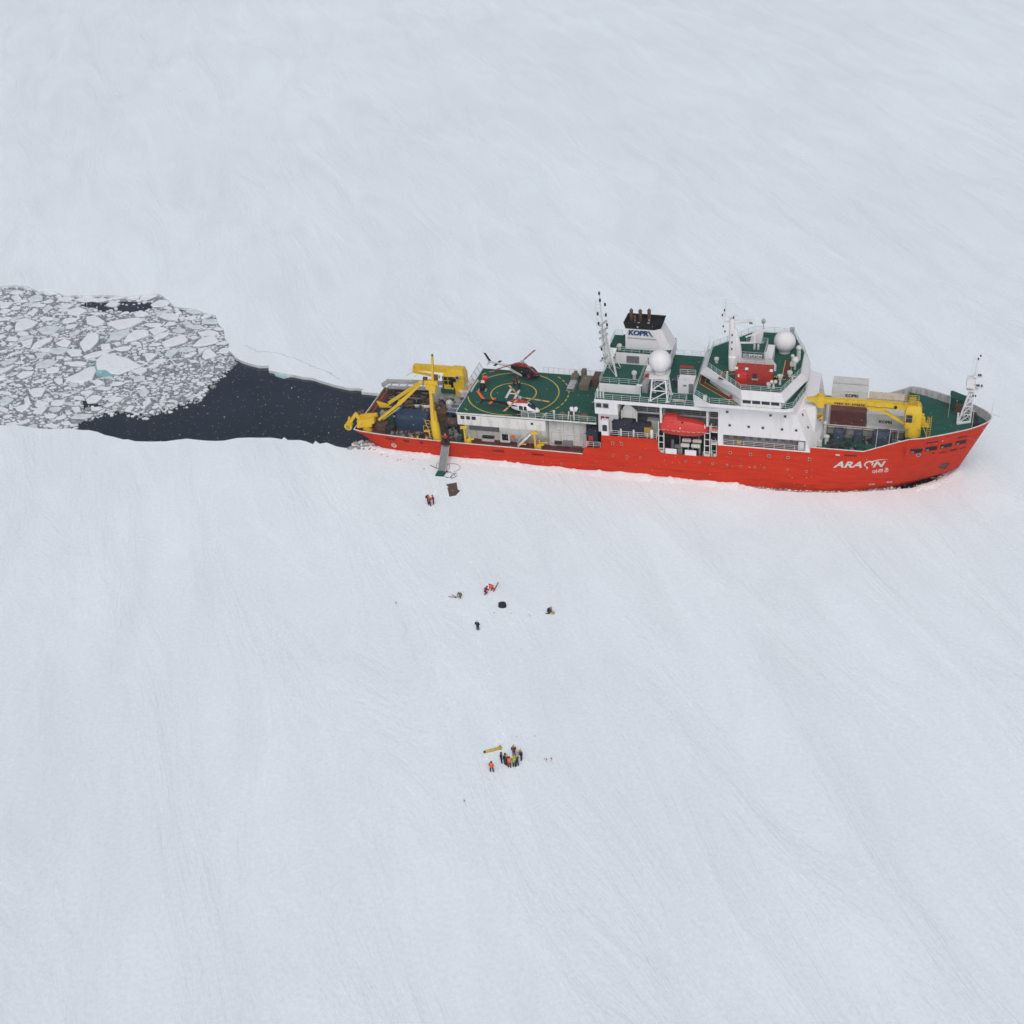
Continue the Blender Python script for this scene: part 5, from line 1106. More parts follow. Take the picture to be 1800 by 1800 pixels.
b = MB(); b.box(95.2, -6.4, 7.3, 95.8, -5.8, 8.9); b.box(94.4, -6.0, 7.3, 95.1, -5.4, 8.2); b.build('deck_locker', M['cbeige'], ship)
r4_ = random.Random(5); fg = thing('foredeck_gear', 'dark loose gear, chains and hoses cluttering the fore working deck', 'deck gear', (0, 0, 0))
for nm_, mt_ in (('dark_gear', 'dark'), ('green_gear', 'green'), ('grey_gear', 'gray')):
    b = MB()
    for i in range(34 if mt_ == 'dark' else 12):
        x = 83.6 + r4_.random() * 11.5; y = -8.6 + r4_.random() * 5.4; s = .12 + .42 * r4_.random()
        if x > 92 and y < -8: continue
        b.box(x - s, y - s * .6, 7.3, x + s, y + s * .6, 7.4 + r4_.random() * .7)
        if i % 3 == 0: b.tube((x, y, 7.5), (x + r4_.uniform(-1.6, 1.6), y + r4_.uniform(-.6, .6), 7.7), .07, n=5)
    o = b.build(nm_, M[mt_], fg); o['kind'] = 'stuff'
b = MB(); b.cyl((84.0, -7.4, 7.3), .45, .5, n=10); b.box(84.8, -7.6, 7.3, 85.5, -7.2, 7.7); b.box(90.4, -7.8, 7.3, 91.2, -7.0, 7.9); b.build('bollard', M['green'], ship)
for x in (91.6, 93.7, 95.0): 
    b = MB(); b.tube((x, -6.6, 7.3), (x + .15, -5.6, 10.6), .05, n=4); b.build('support_pole', M['cream'], ship)
# ---- cranes -----------------------------------------------------------------------
def deck_crane(name, label_, X, Y, z0, zc, boom_to, hb_, brace=True, parent=ship, flip=1):
    """pedestal crane: conical pedestal, slewing house with cab, box boom and brace"""
    k = MB(); k.rings([C16(X, Y, 1.28, z0, 16), C16(X, Y, 1.32, z0 + (zc - z0) * .35, 16), C16(X, Y, 1.15, z0 + (zc - z0) * .42, 16), C16(X, Y, 1.05, z0 + (zc - z0) * .5, 16)])
    root = k.build(name, M['yellow'], parent, smooth=True); root['label'] = label_
    zz = z0 + (zc - z0) * .36
    b = MB(); b.rings([L([(X - 1.4, Y - 1.2), (X + 1.15, Y - 1.2), (X + 1.15, Y + 1.2), (X - 1.4, Y + 1.2)], zz), L([(X - 1.55, Y - 1.2), (X + 1.15, Y - 1.2), (X + 1.15, Y + 1.2), (X - 1.55, Y + 1.2)], zc - .6), L([(X - 1.2, Y - .8), (X + .8, Y - .8), (X + .8, Y + .8), (X - 1.2, Y + .8)], zc + .5)])
    b.build('crane_house', M['yellow'], root)
    for (z1, z2) in ((zz + 1.2, zz + 1.9), (zz + 2.0, zz + 2.55)):
        b = MB(); b.box(X - 1.35, Y - 1.26, z1, X - .35, Y - 1.2, z2); b.build('cab_window', M['glass'], root)
    b = MB(); b.box(X - 1.62, Y - .9, zz + 1.3, X - 1.54, Y + .6, zz + 2.5); b.build('cab_window', M['glass'], root)
    bx, bz = boom_to
    b = MB(); b.rings([[(X + .6, Y - .5, zc - .5), (X + .6, Y + .5, zc - .5), (X + .6, Y + .5, zc + .35), (X + .6, Y - .5, zc + .35)],
                       [(X - 6, Y - .5, zc - .75), (X - 6, Y + .5, zc - .75), (X - 6, Y + .5, zc + .45), (X - 6, Y - .5, zc + .45)],
                       [(X - 8, Y - .42, zc - .62), (X - 8, Y + .42, zc - .62), (X - 8, Y + .42, zc + .45), (X - 8, Y - .42, zc + .45)],
                       [(bx + 2.6, Y - .4, bz - .55), (bx + 2.6, Y + .4, bz - .55), (bx + 2.6, Y + .4, bz + .45), (bx + 2.6, Y - .4, bz + .45)]] if hb_ else
                      [[(X + .6, Y - .7, zc - .5), (X + .6, Y + .7, zc - .5), (X + .6, Y + .7, zc + .35), (X + .6, Y - .7, zc + .35)], [(bx, Y - .6, bz - .5), (bx, Y + .6, bz - .5), (bx, Y + .6, bz + .35), (bx, Y - .6, bz + .35)]])
    b.build('boom', M['yellow'], root)
    return root
bc = deck_crane('bow_crane', 'yellow crane with its boom stowed level over the fore containers', 97.5, -5.9, 9.9, 15.5, (79.9, 15.4), True)
b = MB(); Y_ = -5.9
b.rings([[(82.6, Y_ - .75, 14.3), (82.6, Y_ + .75, 14.3), (82.6, Y_ + .75, 16.3), (82.6, Y_ - .75, 16.3)], [(81.7, Y_ - .75, 14.3), (81.7, Y_ + .75, 14.3), (81.7, Y_ + .75, 16.4), (81.7, Y_ - .75, 16.4)], [(81.0, Y_ - .4, 15.0), (81.0, Y_ + .4, 15.0), (81.0, Y_ + .4, 15.9), (81.0, Y_ - .4, 15.9)], [(79.6, Y_ - .15, 15.3), (79.6, Y_ + .15, 15.3), (79.6, Y_ + .15, 15.65), (79.6, Y_ - .15, 15.65)]]); b.build('boom_head', M['yellow'], bc)
b = MB(); b.beam((91.3, Y_, 14.8), (96.3, Y_, 12.1), .4, .45); b.rings([[(92.6, Y_ - .45, 14.6), (92.6, Y_ + .45, 14.6), (92.6, Y_ + .45, 15), (92.6, Y_ - .45, 15)], [(91.3, Y_ - .45, 14.2), (91.3, Y_ + .45, 14.2), (91.3, Y_ + .45, 15), (91.3, Y_ - .45, 15)], [(89.6, Y_ - .45, 14.7), (89.6, Y_ + .45, 14.7), (89.6, Y_ + .45, 15), (89.6, Y_ - .45, 15)]]); b.build('luffing_cylinder', M['yellow'], bc)
b = MB(); b.tube((82.1, Y_ - .3, 14.3), (82.2, Y_ - .3, 12.9), .06, n=4); b.tube((82.0, Y_ + .2, 14.3), (82.1, Y_ - .1, 12.9), .06, n=4); b.build('hoist_cable', M['lgray'], bc)
b = MB(); b.rings([[(81.8, Y_ - .35, 12.0), (82.4, Y_ - .35, 12.0), (82.4, Y_ + .2, 12.0), (81.8, Y_ + .2, 12.0)], [(81.65, Y_ - .4, 12.5), (82.5, Y_ - .4, 12.5), (82.5, Y_ + .2, 12.5), (81.65, Y_ + .2, 12.5)], [(81.8, Y_ - .35, 13.0), (82.4, Y_ - .35, 13.0), (82.4, Y_ + .2, 13.0), (81.8, Y_ + .2, 13.0)]]); hk = b.build('hook_block', M['yellow'], bc)
b = MB(); b.beam((81.7, Y_ - .43, 12.2), (82.4, Y_ - .43, 12.8), .04, .16); b.beam((81.7, Y_ - .43, 12.55), (82.1, Y_ - .43, 12.95), .04, .12); b.build('warning_stripe', M['black'], hk)
b = MB(); b.cyl((82.1, Y_ - .1, 11.6), .16, .4, n=8); b.build('hook', M['cred'], bc)
b = MB(); b.tube((94.3, Y_ - .53, 15.4), (94.3, Y_ - .75, 15.4), .26, n=12); b.build('boom_sheave', M['dark'], bc)
b = MB()
for i in range(14): b.box(84.3 + i * .36, Y_ - .54, 15.2 - (i % 3) * .03, 84.3 + i * .36 + (.26 if i not in (4, 7) else .05), Y_ - .51, 15.42)
b.build('boom_marking', M['dark'], bc)
b = MB(); pth = [(82.9 + .7 * i, Y_ - .56, 15.05 + .06 * math.sin(i * 1.9) + (.0 if i < 9 else .08)) for i in range(17)]; b.path(pth, .03, 4); b.build('boom_cable', M['dark'], bc)
railing('railing', [[(95.6, -6.9, 15.95), (97.9, -6.9, 15.95), (98.0, -4.9, 15.95), (95.6, -4.9, 15.95), (95.6, -6.9, 15.95)]], bc, M['yellow'])
b = MB(); b.box(96.4, -6.4, 16.0, 97.6, -5.4, 16.7); b.tube((96.4, -5.0, 16.3), (97.5, -5.0, 16.3), .5, n=12); b.build('hoist_winch', M['ochre'], bc)
b = MB(); b.box(98.7, -6.6, 12.2, 100.0, -5.2, 12.3); b.box(98.7, -6.2, 12.4, 99.3, -5.6, 13.6); b.box(98.7, -6.0, 13.6, 99.1, -5.4, 14.1); b.build('service_platform', M['yellow'], bc)
railing('railing', [[(98.8, -6.6, 12.3), (100.0, -6.6, 12.3), (100.0, -5.2, 12.3)]], bc, M['yellow'], sp=.6)
b = MB()
for i in range(9): b.tube((99.7, -6.6, 10.5 + i * .4), (100.3, -6.3, 10.5 + i * .4), .03, n=4)
b.tube((99.7, -6.6, 10.3), (99.7, -6.6, 14.2), .04, n=4); b.tube((100.3, -6.3, 10.3), (100.3, -6.3, 14.2), .04, n=4); b.tube((99.9, -6.6, 10.3), (99.0, -6.4, 12.2), .06, n=4); b.build('ladder', M['yellow'], bc)
# port side aft crane
ac = deck_crane('port_crane', 'yellow rust streaked crane on the port quarter, boom pointing aft', 15.9, 6.4, 4.6, 9.4, (7.4, 9.5), False)
b = MB(); b.box(15.9, 5.4, 2.9, 17.4, 7.4, 6.0); b.build('crane_foot', M['yellow'], ac)
b = MB(); b.box(13.2, 5.2, 6.0, 15.0, 7.4, 8.6); b.rings([L([(13.0, 5.0), (15.8, 5.0), (15.8, 7.6), (13.0, 7.6)], 8.6), L([(13.6, 5.2), (15.6, 5.2), (15.6, 7.4), (13.6, 7.4)], 9.4)]); b.build('crane_cab', M['yellow'], ac)
for (x0, z0) in ((13.3, 7.0), (14.1, 7.0), (13.3, 7.8), (14.1, 7.8)):
    b = MB(); b.box(x0, 5.12, z0, x0 + .65, 5.19, z0 + .65); b.build('cab_window', M['glass'], ac)
b = MB(); b.box(12.9, 5.4, 6.3, 13.2, 7.2, 8.4); b.box(12.6, 5.0, 5.2, 15.2, 7.2, 6.0); b.build('cab_platform', M['green'], ac)
b = MB(); b.tube((15.9, 5.15, 8.6), (15.9, 4.9, 8.6), .38, n=12); b.build('lamp_housing', M['lgray'], ac)
b = MB(); b.tube((15.9, 5.0, 8.6), (15.9, 4.85, 8.6), .24, n=12); b.build('lamp_lens', M['navy'], ac)
b = MB(); b.beam((7.4, 5.4, 9.0), (12.5, 5.3, 8.3), .3, .5); b.tube((7.4, 5.8, 8.7), (6.2, 5.2, 8.1), .05, n=4); b.tube((8.4, 5.2, 8.6), (7.4, 4.6, 7.6), .05, n=4); b.tube((7.3, 6.3, 9.0), (6.6, 6.0, 9.0), .04, n=4); b.build('boom_head', M['yellow'], ac)
# starboard crane standing upright amidships of the working deck
sc = MB(); sc.rings([C16(15.75, -8.0, .78, 2.9, 14), C16(15.55, -8.0, .74, 6.0, 14), C16(15.5, -8.0, .5, 7.0, 14)])
sco = sc.build('upright_crane', M['yellow'], ship, smooth=True); sco['label'] = 'yellow crane folded upright at the rail beside the gangway'
b = MB(); b.beam((15.3, -8.0, 6.4), (15.5, -8.0, 13.3), .75, .62, .62, .5); b.beam((15.9, -7.8, 5.0), (15.7, -7.8, 8.5), .45, .4); b.build('lower_boom', M['yellow'], sco)
b = MB(); b.box(14.7, -8.5, 13.0, 16.5, -7.6, 13.9); b.box(14.5, -8.3, 13.9, 16.8, -7.6, 14.6); b.box(15.2, -8.4, 12.3, 16.3, -7.7, 13.0); b.beam((15.9, -8.1, 13.0), (16.35, -8.1, 19.3), .5, .42, .36, .3); b.build('upper_boom', M['yellow'], sco)
b = MB(); b.box(14.3, -8.3, 14.6, 15.0, -7.8, 15.1); b.box(16.0, -8.0, 14.6, 16.8, -7.6, 15.6); b.build('hydraulic_motor', M['rust'], sco)
b = MB(); b.beam((16.35, -8.1, 19.2), (16.37, -8.1, 19.6), .3, .26); b.build('boom_tip', M['rust'], sco)
b = MB()
for s in (0, 1):
    b.tube((13.9 + s * .9, -8.3, 6.8), (14.6 + s * 1.0, -8.3, 4.2), .06, n=4)
for i in range(5): b.tube((13.9 + .18 * i, -8.3, 6.8 - .62 * i), (14.8 + .18 * i, -8.3, 6.8 - .62 * i), .04, n=4)
b.tube((14.4, -8.3, 5), (14.6, -8.3, 2.9), .1, n=5); b.box(13.6, -8.5, 4.6, 14.6, -7.8, 4.7); b.tube((13.6, -8.5, 4.6), (13.6, -8.5, 5.8), .04, n=4); b.tube((13.6, -8.5, 5.8), (14.2, -8.5, 5.9), .04, n=4); b.build('ladder', M['yellow'], sco)
# stern knuckle crane
sk = MB(); sk.rings([C16(2.5, -6.6, .85, 2.9, 14), C16(2.3, -6.6, .8, 4.1, 14)]); sko = sk.build('stern_crane', M['yellow'], ship, smooth=True); sko['label'] = 'yellow knuckle crane folded over the stern corner'
b = MB(); b.rings([[(.9, -7.2, 3.9), (.9, -6.0, 3.9), (.9, -6.0, 5.0), (.9, -7.2, 5.0)], [(2.6, -7.3, 4.0), (2.6, -5.9, 4.0), (2.6, -5.9, 5.3), (2.6, -7.3, 5.3)], [(4.0, -7.0, 4.6), (4.0, -6.0, 4.6), (4.0, -6.0, 5.7), (4.0, -7.0, 5.7)]]); b.beam((1.0, -5.7, 5.2), (4.2, -5.6, 5.6), .5, .6); b.beam((0.9, -7.4, 3.9), (3.6, -7.2, 4.3), .2, .5); b.build('slewing_frame', M['yellow'], sko)
b = MB(); b.tube((-.8, -7.3, 3.7), (-.8, -6.3, 3.9), .62, n=14); b.tube((-.8, -7.4, 3.7), (-.8, -7.2, 3.7), .72, n=14); b.beam((-.7, -6.6, 4.2), (.6, -6.3, 6.0), .55, .5); b.beam((.5, -6.3, 5.9), (1.3, -6.3, 4.4), .5, .5); b.beam((-.9, -6.5, 4.4), (-.7, -6.5, 5.2), .35, .3); b.build('winch_head', M['yellow'], sko)
b = MB(); b.tube((-.8, -7.5, 3.7), (-.8, -7.38, 3.7), .38, n=12); b.build('winch_drum', M['ochre'], sko)
b = MB(); b.beam((.8, -6.0, 6.0), (1.8, -5.8, 6.3), .5, .3); b.build('hose_guard', M['rust'], sko)
b = MB(); b.beam((4.6, -6.3, 5.0), (8.3, -5.5, 8.0), .32, .42); b.beam((8.3, -5.5, 8.0), (12.5, -4.7, 12.0), .42, .62, .3, .4); b.beam((5.2, -5.8, 4.8), (8.4, -5.4, 7.4), .18, .2); b.build('main_boom', M['yellow'], sko)
b = MB(); b.beam((12.4, -4.3, 12.1), (5.9, -3.9, 7.2), .36, .55); b.beam((11.9, -4.5, 11.1), (8.0, -4.7, 8.1), .16, .2); b.sphere((12.55, -4.55, 12.15), .38, 10, 8); b.build('folding_jib', M['yellow'], sko)
b = MB(); b.add([(3.4, -3.4, 7.0), (5.7, -3.4, 6.4), (3.9, -3.4, 5.9), (3.4, -3.0, 7.0), (5.7, -3.0, 6.4), (3.9, -3.0, 5.9)], [(0, 1, 2), (5, 4, 3), (0, 3, 4, 1), (1, 4, 5, 2), (2, 5, 3, 0)]); b.beam((3.9, -3.2, 5.95), (6.0, -3.2, 6.1), .3, .2); b.build('jib_hook', M['yellow'], sko)
# small yellow davits on the side deck
def small_davit(X):
    b = MB(); b.tube((X, -8.7, 2.9), (X - .1, -8.7, 6.1), .2, .17, 8); b.beam((X - .7, -8.7, 6.2), (X + .5, -8.7, 6.35), .45, .35); b.box(X + .2, -8.9, 2.9, X + 1.0, -8.3, 3.9); b.beam((X + .4, -8.6, 3.9), (X + 1.5, -8.6, 4.1), .25, .3); b.tube((X + .7, -8.6, 3.8), (X + .7, -8.6, 4.9), .14, n=6)
    return b.build('side_davit', M['yellow'], ship)
small_davit(21.1); small_davit(33.6)
b = MB(); b.beam((30.6, -8.9, 3.9), (32.0, -8.8, 4.0), .12, .16); b.beam((34.2, -8.6, 4.4), (35.8, -8.6, 4.5), .12, .16); b.tube((31.4, -7.6, 3.0), (31.4, -7.6, 5.2), .05, n=4); b.tube((32.3, -7.6, 3.0), (32.3, -7.6, 5.6), .05, n=4); b.build('pipe_rack', M['yellow'], ship)
for x, z in ((10.9, 2.97), (11.9, 2.97), (13.6, 2.97)):
    b = MB(); b.box(x, -8.4, z, x + .45, -7.9, z + .28); b.cyl((x + .22, -8.15, z), .12, .5, n=8); b.build('deck_fitting', M['yellow'], ship)
# ---- boat bay: davits, lifeboat, rafts
for X in (55.75, 63.6):
    b = MB(); b.beam((X, -9.2, 10.6), (X - .02, -9.3, 13.4), .3, .35); b.beam((X, -9.3, 13.4), (X, -9.0, 14.1), .5, .5); b.beam((X, -9.2, 10.8), (X, -6.0, 11.4), .25, .3)
    for dx in (-.45, .45): b.beam((X + dx, -9.15, 4.65), (X + dx, -9.15, 10.8), .14, .16)
    for z in (5.6, 6.8, 8.0, 9.2): b.beam((X - .45, -9.15, z), (X + .45, -9.15, z), .1, .12)
    b.box(X - .5, -9.3, 4.65, X + .5, -8.6, 5.1); b.build('boat_davit', M['cream'], ship)
lb = thing('lifeboat', 'enclosed red orange lifeboat hanging between two davits', 'lifeboat', (59.7, -8.6, 9.45))
def lb_sec(x, w, zb, zt, zs, tw):
    """section: keel, chine, gunwale, canopy shoulder, roof"""
    P = [(0, zb), (w * .55, zb + .12), (w * .88, zb + .6), (w, zs), (w * .98, zs + .3), (tw, zt - .35), (tw * .75, zt), (0, zt + .04)]
    return [(x, -y, z) for y, z in P] + [(x, y, z) for y, z in reversed(P[1:-1])]
S = [(-4.15, .35, -.1, .7, .15, .25), (-4.0, 1.0, -.55, 1.3, .1, .75), (-3.4, 1.3, -.85, 1.75, 0, .95), (-2.2, 1.42, -1.0, 1.85, -.05, 1.0), (0, 1.5, -1.1, 1.75, -.1, 1.0), (1.6, 1.42, -1.05, 1.6, -.05, .95), (2.8, 1.2, -.9, 1.35, 0, .8), (3.6, .85, -.6, 1.0, .1, .55), (4.1, .4, -.2, .6, .2, .25), (4.25, .08, .1, .35, .25, .05)]
b = MB(); b.rings([lb_sec(*s) for s in S]); b.build('hull', M['orange'], lb, smooth=True)
b = MB(); b.rings([L([(-3.6, -.8), (-1.1, -.8), (-1.1, .8), (-3.6, .8)], 1.6), L([(-3.4, -.65), (-1.25, -.65), (-1.25, .65), (-3.4, .65)], 2.45)]); b.build('wheel_cabin', M['orange'], lb)
b = MB(); P = [(s[0], -(s[1] + .04), s[4] - .02) for s in S[:-1]]; b.path([(x, y, z) for x, y, z in P], .07, 5); b.path([(x, -y, z) for x, y, z in P], .07, 5); b.build('rubbing_strake', M['cred'], lb)
b = MB()
for i in range(9):
    x = -3.4 + i * .85; w_ = 1.45 if abs(x) < 2.5 else 1.25
    b.path([(x - .3, -w_ - .05, .32), (x, -w_ - .1, .2), (x + .3, -w_ - .05, .32)], .03, 4)
b.build('grab_line', M['cwhite'], lb)
for x in (-2.0, -.3):
    b = MB(); b.box(x - .18, -.98 - (.0 if x < -1 else .05), 1.3 if x < -1 else 1.55, x + .18, -.84, 1.6 if x < -1 else 1.72); b.build('window', M['glass'], lb)
b = MB(); b.sphere((-.6, -1.35, .75), .15, 8, 6); b.build('hook_cover', M['cwhite'], lb)
for k, (x, z, y) in enumerate(((59.95, 7.0, -8.2), (61.75, 7.0, -8.2), (59.8, 6.45, -8.95), (61.6, 6.45, -8.95))):
    t = thing('life_raft', ('left', 'right')[k % 2] + ' white life raft canister in the ' + ('upper', 'lower')[k // 2] + ' row below the lifeboat', 'life raft', (x, y, z), 0, 'white life raft canisters below the lifeboat')
    b = MB(); b.rings([[(xx, r * math.cos(2 * math.pi * i / 12), r * math.sin(2 * math.pi * i / 12)) for i in range(12)] for xx, r in ((-.78, .12), (-.7, .28), (-.6, .36), (.6, .36), (.7, .28), (.78, .12))]); b.build('canister', M['cream'] if k < 2 else M['cwhite'], t, smooth=True)
    b = MB()
    for xx in (-.35, .35): b.tube((xx - .03, 0, 0), (xx + .03, 0, 0), .375, n=12)
    b.build('strap', M['lgray'], t)
b = MB()
for x in (59.2, 60.3, 61.1, 62.3): b.tube((x, -9.0, 4.62), (x, -9.0, 6.2), .06, n=4); b.tube((x, -8.2, 4.62), (x, -8.2, 6.7), .06, n=4); b.tube((x, -9.0, 6.15), (x, -8.2, 6.6), .05, n=4)
b.build('raft_cradle', M['lgray'], ship)
for x0 in (56.5, 59.85):
    b = MB(); b.box(x0, -9.5, 4.86, x0 + 1.95, -9.4, 5.85); b.build('bay_shutter', M['white'], ship)
b = MB(); b.box(55.2, -6.6, 4.62, 65.4, -6.4, 7.2); b.build('bay_wall', M['dark'], ship)
b = MB(); b.cyl((57.5, -8.0, 4.62), .25, 2.2, n=8); b.box(57.9, -8.6, 5.6, 59.2, -8.0, 6.0); b.cyl((58.8, -8.2, 4.62), .12, 3.6, n=6); b.cyl((62.0, -8.0, 4.62), .12, 3.6, n=6); b.box(58.5, -8.9, 4.62, 59.3, -8.2, 5.5); b.build('bay_machinery', M['gray'], ship)
b = MB()
for x in (64.35, 65.2): b.tube((x, -9.3, 4.7), (x, -9.3, 8.2 if x < 65 else 8.0), .06, n=4)
b.box(64.3, -9.35, 7.2, 65.3, -8.4, 7.32); b.box(64.3, -9.35, 9.55, 65.35, -8.3, 9.7)
for z in (6.0, 8.0): b.tube((64.35, -9.3, z), (65.3, -9.3, z), .04, n=4)
b.tube((64.3, -9.2, 9.7), (64.3, -9.2, 11.2), .05, n=4); b.tube((64.3, -9.2, 10.6), (65.3, -9.2, 10.6), .04, n=4); b.build('bay_ladder_platform', M['white'], ship)
b = MB()
for x in (64.6, 65.05):
    b.tube((x, -9.28, 10.15), (x, -9.36, 10.15), .22, n=12)
b.build('life_ring', M['hiorange'], ship)
b = MB(); b.tube((62.9, -9.2, 4.8), (63.0, -9.2, 5.7), .06, n=4); b.tube((64.5, -9.2, 4.8), (64.5, -9.2, 5.7), .06, n=4); b.tube((62.9, -9.2, 5.6), (64.5, -9.2, 5.7), .05, n=4); b.box(64.7, -9.2, 4.8, 65.2, -8.8, 5.3); b.build('embarkation_gate', M['cwhite'], ship)
# work gear on the boat deck
wk = MB(); wk.box(47.2, -8.6, 7.36, 52.6, -6.2, 9.2); wk.box(47.4, -8.9, 8.3, 50.6, -6.8, 10.0); wk.box(50.6, -8.4, 7.9, 53.6, -7.0, 9.6)
for i in range(26): lump(wk, (47.4 + rnd.random() * 6, -8.6 + rnd.random() * 1.5, 8.6 + rnd.random() * 1.2), .3 + .25 * rnd.random())
tag(wk.build('workboat_cover', M['navy']), 'dark covered work boat on the boat deck behind the railing', 'boat')
b = MB(); b.add([(48.6, -7.6, 10.1), (51.4, -7.6, 10.1), (51.4, -7.6, 11.4), (49.6, -7.6, 13.1), (48.9, -7.6, 11.8), (48.6, -7.4, 10.1), (51.4, -7.4, 10.1), (51.4, -7.4, 11.4), (49.6, -7.4, 13.1), (48.9, -7.4, 11.8)], [(0, 1, 2, 3, 4), (9, 8, 7, 6, 5), (0, 5, 6, 1), (1, 6, 7, 2), (2, 7, 8, 3), (3, 8, 9, 4), (4, 9, 5, 0)])
for x in (48.7, 51.3): b.beam((x, -7.7, 9.4), (x, -7.7, 11.6), .18, .2)
b.build('boat_cradle_frame', M['cream'], ship)
b = MB(); b.box(52.7, -8.5, 7.36, 54.0, -7.4, 9.0); b.cyl((53.2, -8.0, 9.0), .4, .3, n=10); b.box(52.9, -8.7, 7.36, 53.5, -8.5, 8.4); b.build('capstan_winch', M['ochre'], ship)
b = MB(); b.cyl((54.1, -9.0, 7.4), .28, 1.3, n=12); b.sphere((54.1, -9.0, 8.7), .28, 12, 8); b.build('white_bollard', M['white'], ship)
b = MB(); b.box(53.0, -7.4, 7.36, 55.0, -6.2, 9.8); b.build('cable_cover', M['lgray'], ship)
for x in (48.8, 51.0):
    b = MB(); b.cyl((x, -9.1, 7.36), .16, 1.3, n=8); b.build('post', M['cream'], ship)
# clutter in the gap between hangar and funnel house, and on the helicopter deck
b = MB(); b.box(42.6, -8.4, 4.8, 44.6, -5.0, 7.6)
for i in range(16): lump(b, (42.6 + rnd.random() * 1.8, -8.2 + rnd.random(), 6.6 + rnd.random() * 1.6), .35)
b.build('cargo_winch', M['navy'], ship)
b = MB(); b.box(43.0, -8.6, 5.6, 43.8, -8.4, 6.5); b.build('winch_panel', M['cred'], ship)
b = MB(); b.box(42.8, -9.0, 4.8, 43.1, -8.7, 5.6); b.build('life_jacket_box', M['hiorange'], ship)
t = thing('equipment_crates', 'rusty brown crates stacked at the far edge of the helicopter deck', 'crates', (0, 0, 0))
b = MB(); b.box(40.9, 4.6, 9, 42.9, 7.6, 10.6); b.box(43.0, 5.8, 9, 44.3, 8.4, 10.9); b.build('brown_crate', M['rust'], t)
b = MB(); b.box(38.9, 3.0, 9, 40.6, 6.8, 10.1); b.box(38.4, 7.0, 9, 39.2, 8.3, 10.7); b.build('grey_crate', M['khaki'], t)
t = thing('cargo_sled', 'grey framed cargo sled on the helicopter deck beside the brown crates', 'sled', (37.4, 4.4, 9.0))
b = MB(); b.box(-.6, -2.0, .35, .6, 1.4, .55)
for s in (-.6, .6): b.tube((s, -2.3, .1), (s, 1.6, .1), .06, n=4); b.tube((s, -2.3, .1), (s * .8, -2.9, .5), .06, n=4); b.tube((s, -1, .1), (s, -1, .4), .04, n=4); b.tube((s, 1, .1), (s, 1, .4), .04, n=4)
b.tube((-.5, -2.9, .5), (.5, -2.9, .5), .06, n=4); b.build('frame', M['lgray'], t)
b = MB(); b.box(-.6, 1.2, .5, .6, 2.8, 1.2); b.box(-.3, 2.6, 1.2, .3, 3.1, 1.5); b.build('load', M['khaki'], t)
t = thing('deck_equipment', 'grey bundles and hoses behind the railing at the near side of the helicopter deck', 'bundle', (0, 0, 0))
b = MB()
for i in range(9): lump(b, (38.0 + i * .58, -7.3 + .4 * rnd.random(), 9.3), .45 + .2 * rnd.random())
b.build('bundle', M['khaki'], t)
b = MB(); b.box(39.0, -7.0, 9.0, 40.0, -6.4, 9.9); b.box(41.2, -6.9, 9.0, 42.6, -6.2, 9.6); b.build('box', M['rust'], t)
b = MB(); b.cyl((40.45, -7.9, 9.0), .13, 1.9, n=8); b.sphere((40.1, -7.9, 11.2), .35, 10, 8); b.sphere((40.85, -7.9, 11.25), .35, 10, 8); b.box(39.9, -8.1, 10.8, 41.0, -7.7, 11.0); b.tube((39.4, -7.9, 9), (39.6, -7.9, 10.6), .1, n=6); b.build('communication_dome', M['white'], ship)
b = MB(); b.cyl((37.0, -8.0, 9.0), .12, 1.4, n=8); b.cyl((37.0, -8.0, 10.2), .2, .4, n=8); b.build('ventilator', M['cwhite'], ship)
# gantry and gear on the working deck
def crate(label, name, x, y, z, a, c, h, m, cat='crate'):
    t = thing(name, label, cat, (x, y, z)); b = MB(); b.box(-a / 2 + .05, -c / 2 + .05, .05, a / 2 - .05, c / 2 - .05, h - .05); b.build('body', m, t)
    b = MB()
    for sx in (-1, 1):
        for sy in (-1, 1): b.beam((sx * a / 2, sy * c / 2, 0), (sx * a / 2, sy * c / 2, h), .12, .12)
        b.beam((-a / 2, sx * c / 2, h), (a / 2, sx * c / 2, h), .1, .1); b.beam((sx * a / 2, -c / 2, h), (sx * a / 2, c / 2, h), .1, .1)
    b.build('frame', m, t); return t
tarped('long dark blue tarpaulin covered load on the aft working deck', 10.2, -4.0, 2.9, 3.2, 1.5, 2.9, M['tarpblue'], sq=.35, rag=.06)
b = MB(); b.rings([[(6.6, -3.9, 5.2), (7.6, -3.9, 5.6), (7.6, -2.2, 5.6), (6.6, -2.2, 5.2)], [(6.6, -3.9, 5.3), (7.6, -3.9, 5.85), (7.6, -2.2, 5.85), (6.6, -2.2, 5.3)]]); tag(b.build('blue_tarp', M['brightblue']), 'bright blue sheet at the aft end of the dark covered load', 'sheet')
t = thing('cable_reel', 'brown cable reel between the hangar and the upright yellow crane', 'reel', (17.4, -3.6, 2.9))
b = MB()
for s in (-.9, .9):
    b.tube((s - .06, 0, 1.3), (s + .06, 0, 1.3), 1.2, n=18)
b.build('flange', M['rust'], t)
b = MB(); b.tube((-.9, 0, 1.3), (.9, 0, 1.3), .85, n=16); b.build('cable', M['matbrown'], t)
t = thing('hose_reel', 'blue hose reel behind the brown cable reel', 'reel', (16.6, .2, 2.96))
b = MB(); b.tube((-.7, 0, 1.3), (-.58, 0, 1.3), 1.25, n=18); b.tube((.6, 0, 1.3), (.72, 0, 1.3), 1.25, n=18); b.build('flange', M['brightblue'], t)
b = MB(); b.tube((-.6, 0, 1.3), (.6, 0, 1.3), .9, n=16); b.build('hose', M['tarpblue'], t)
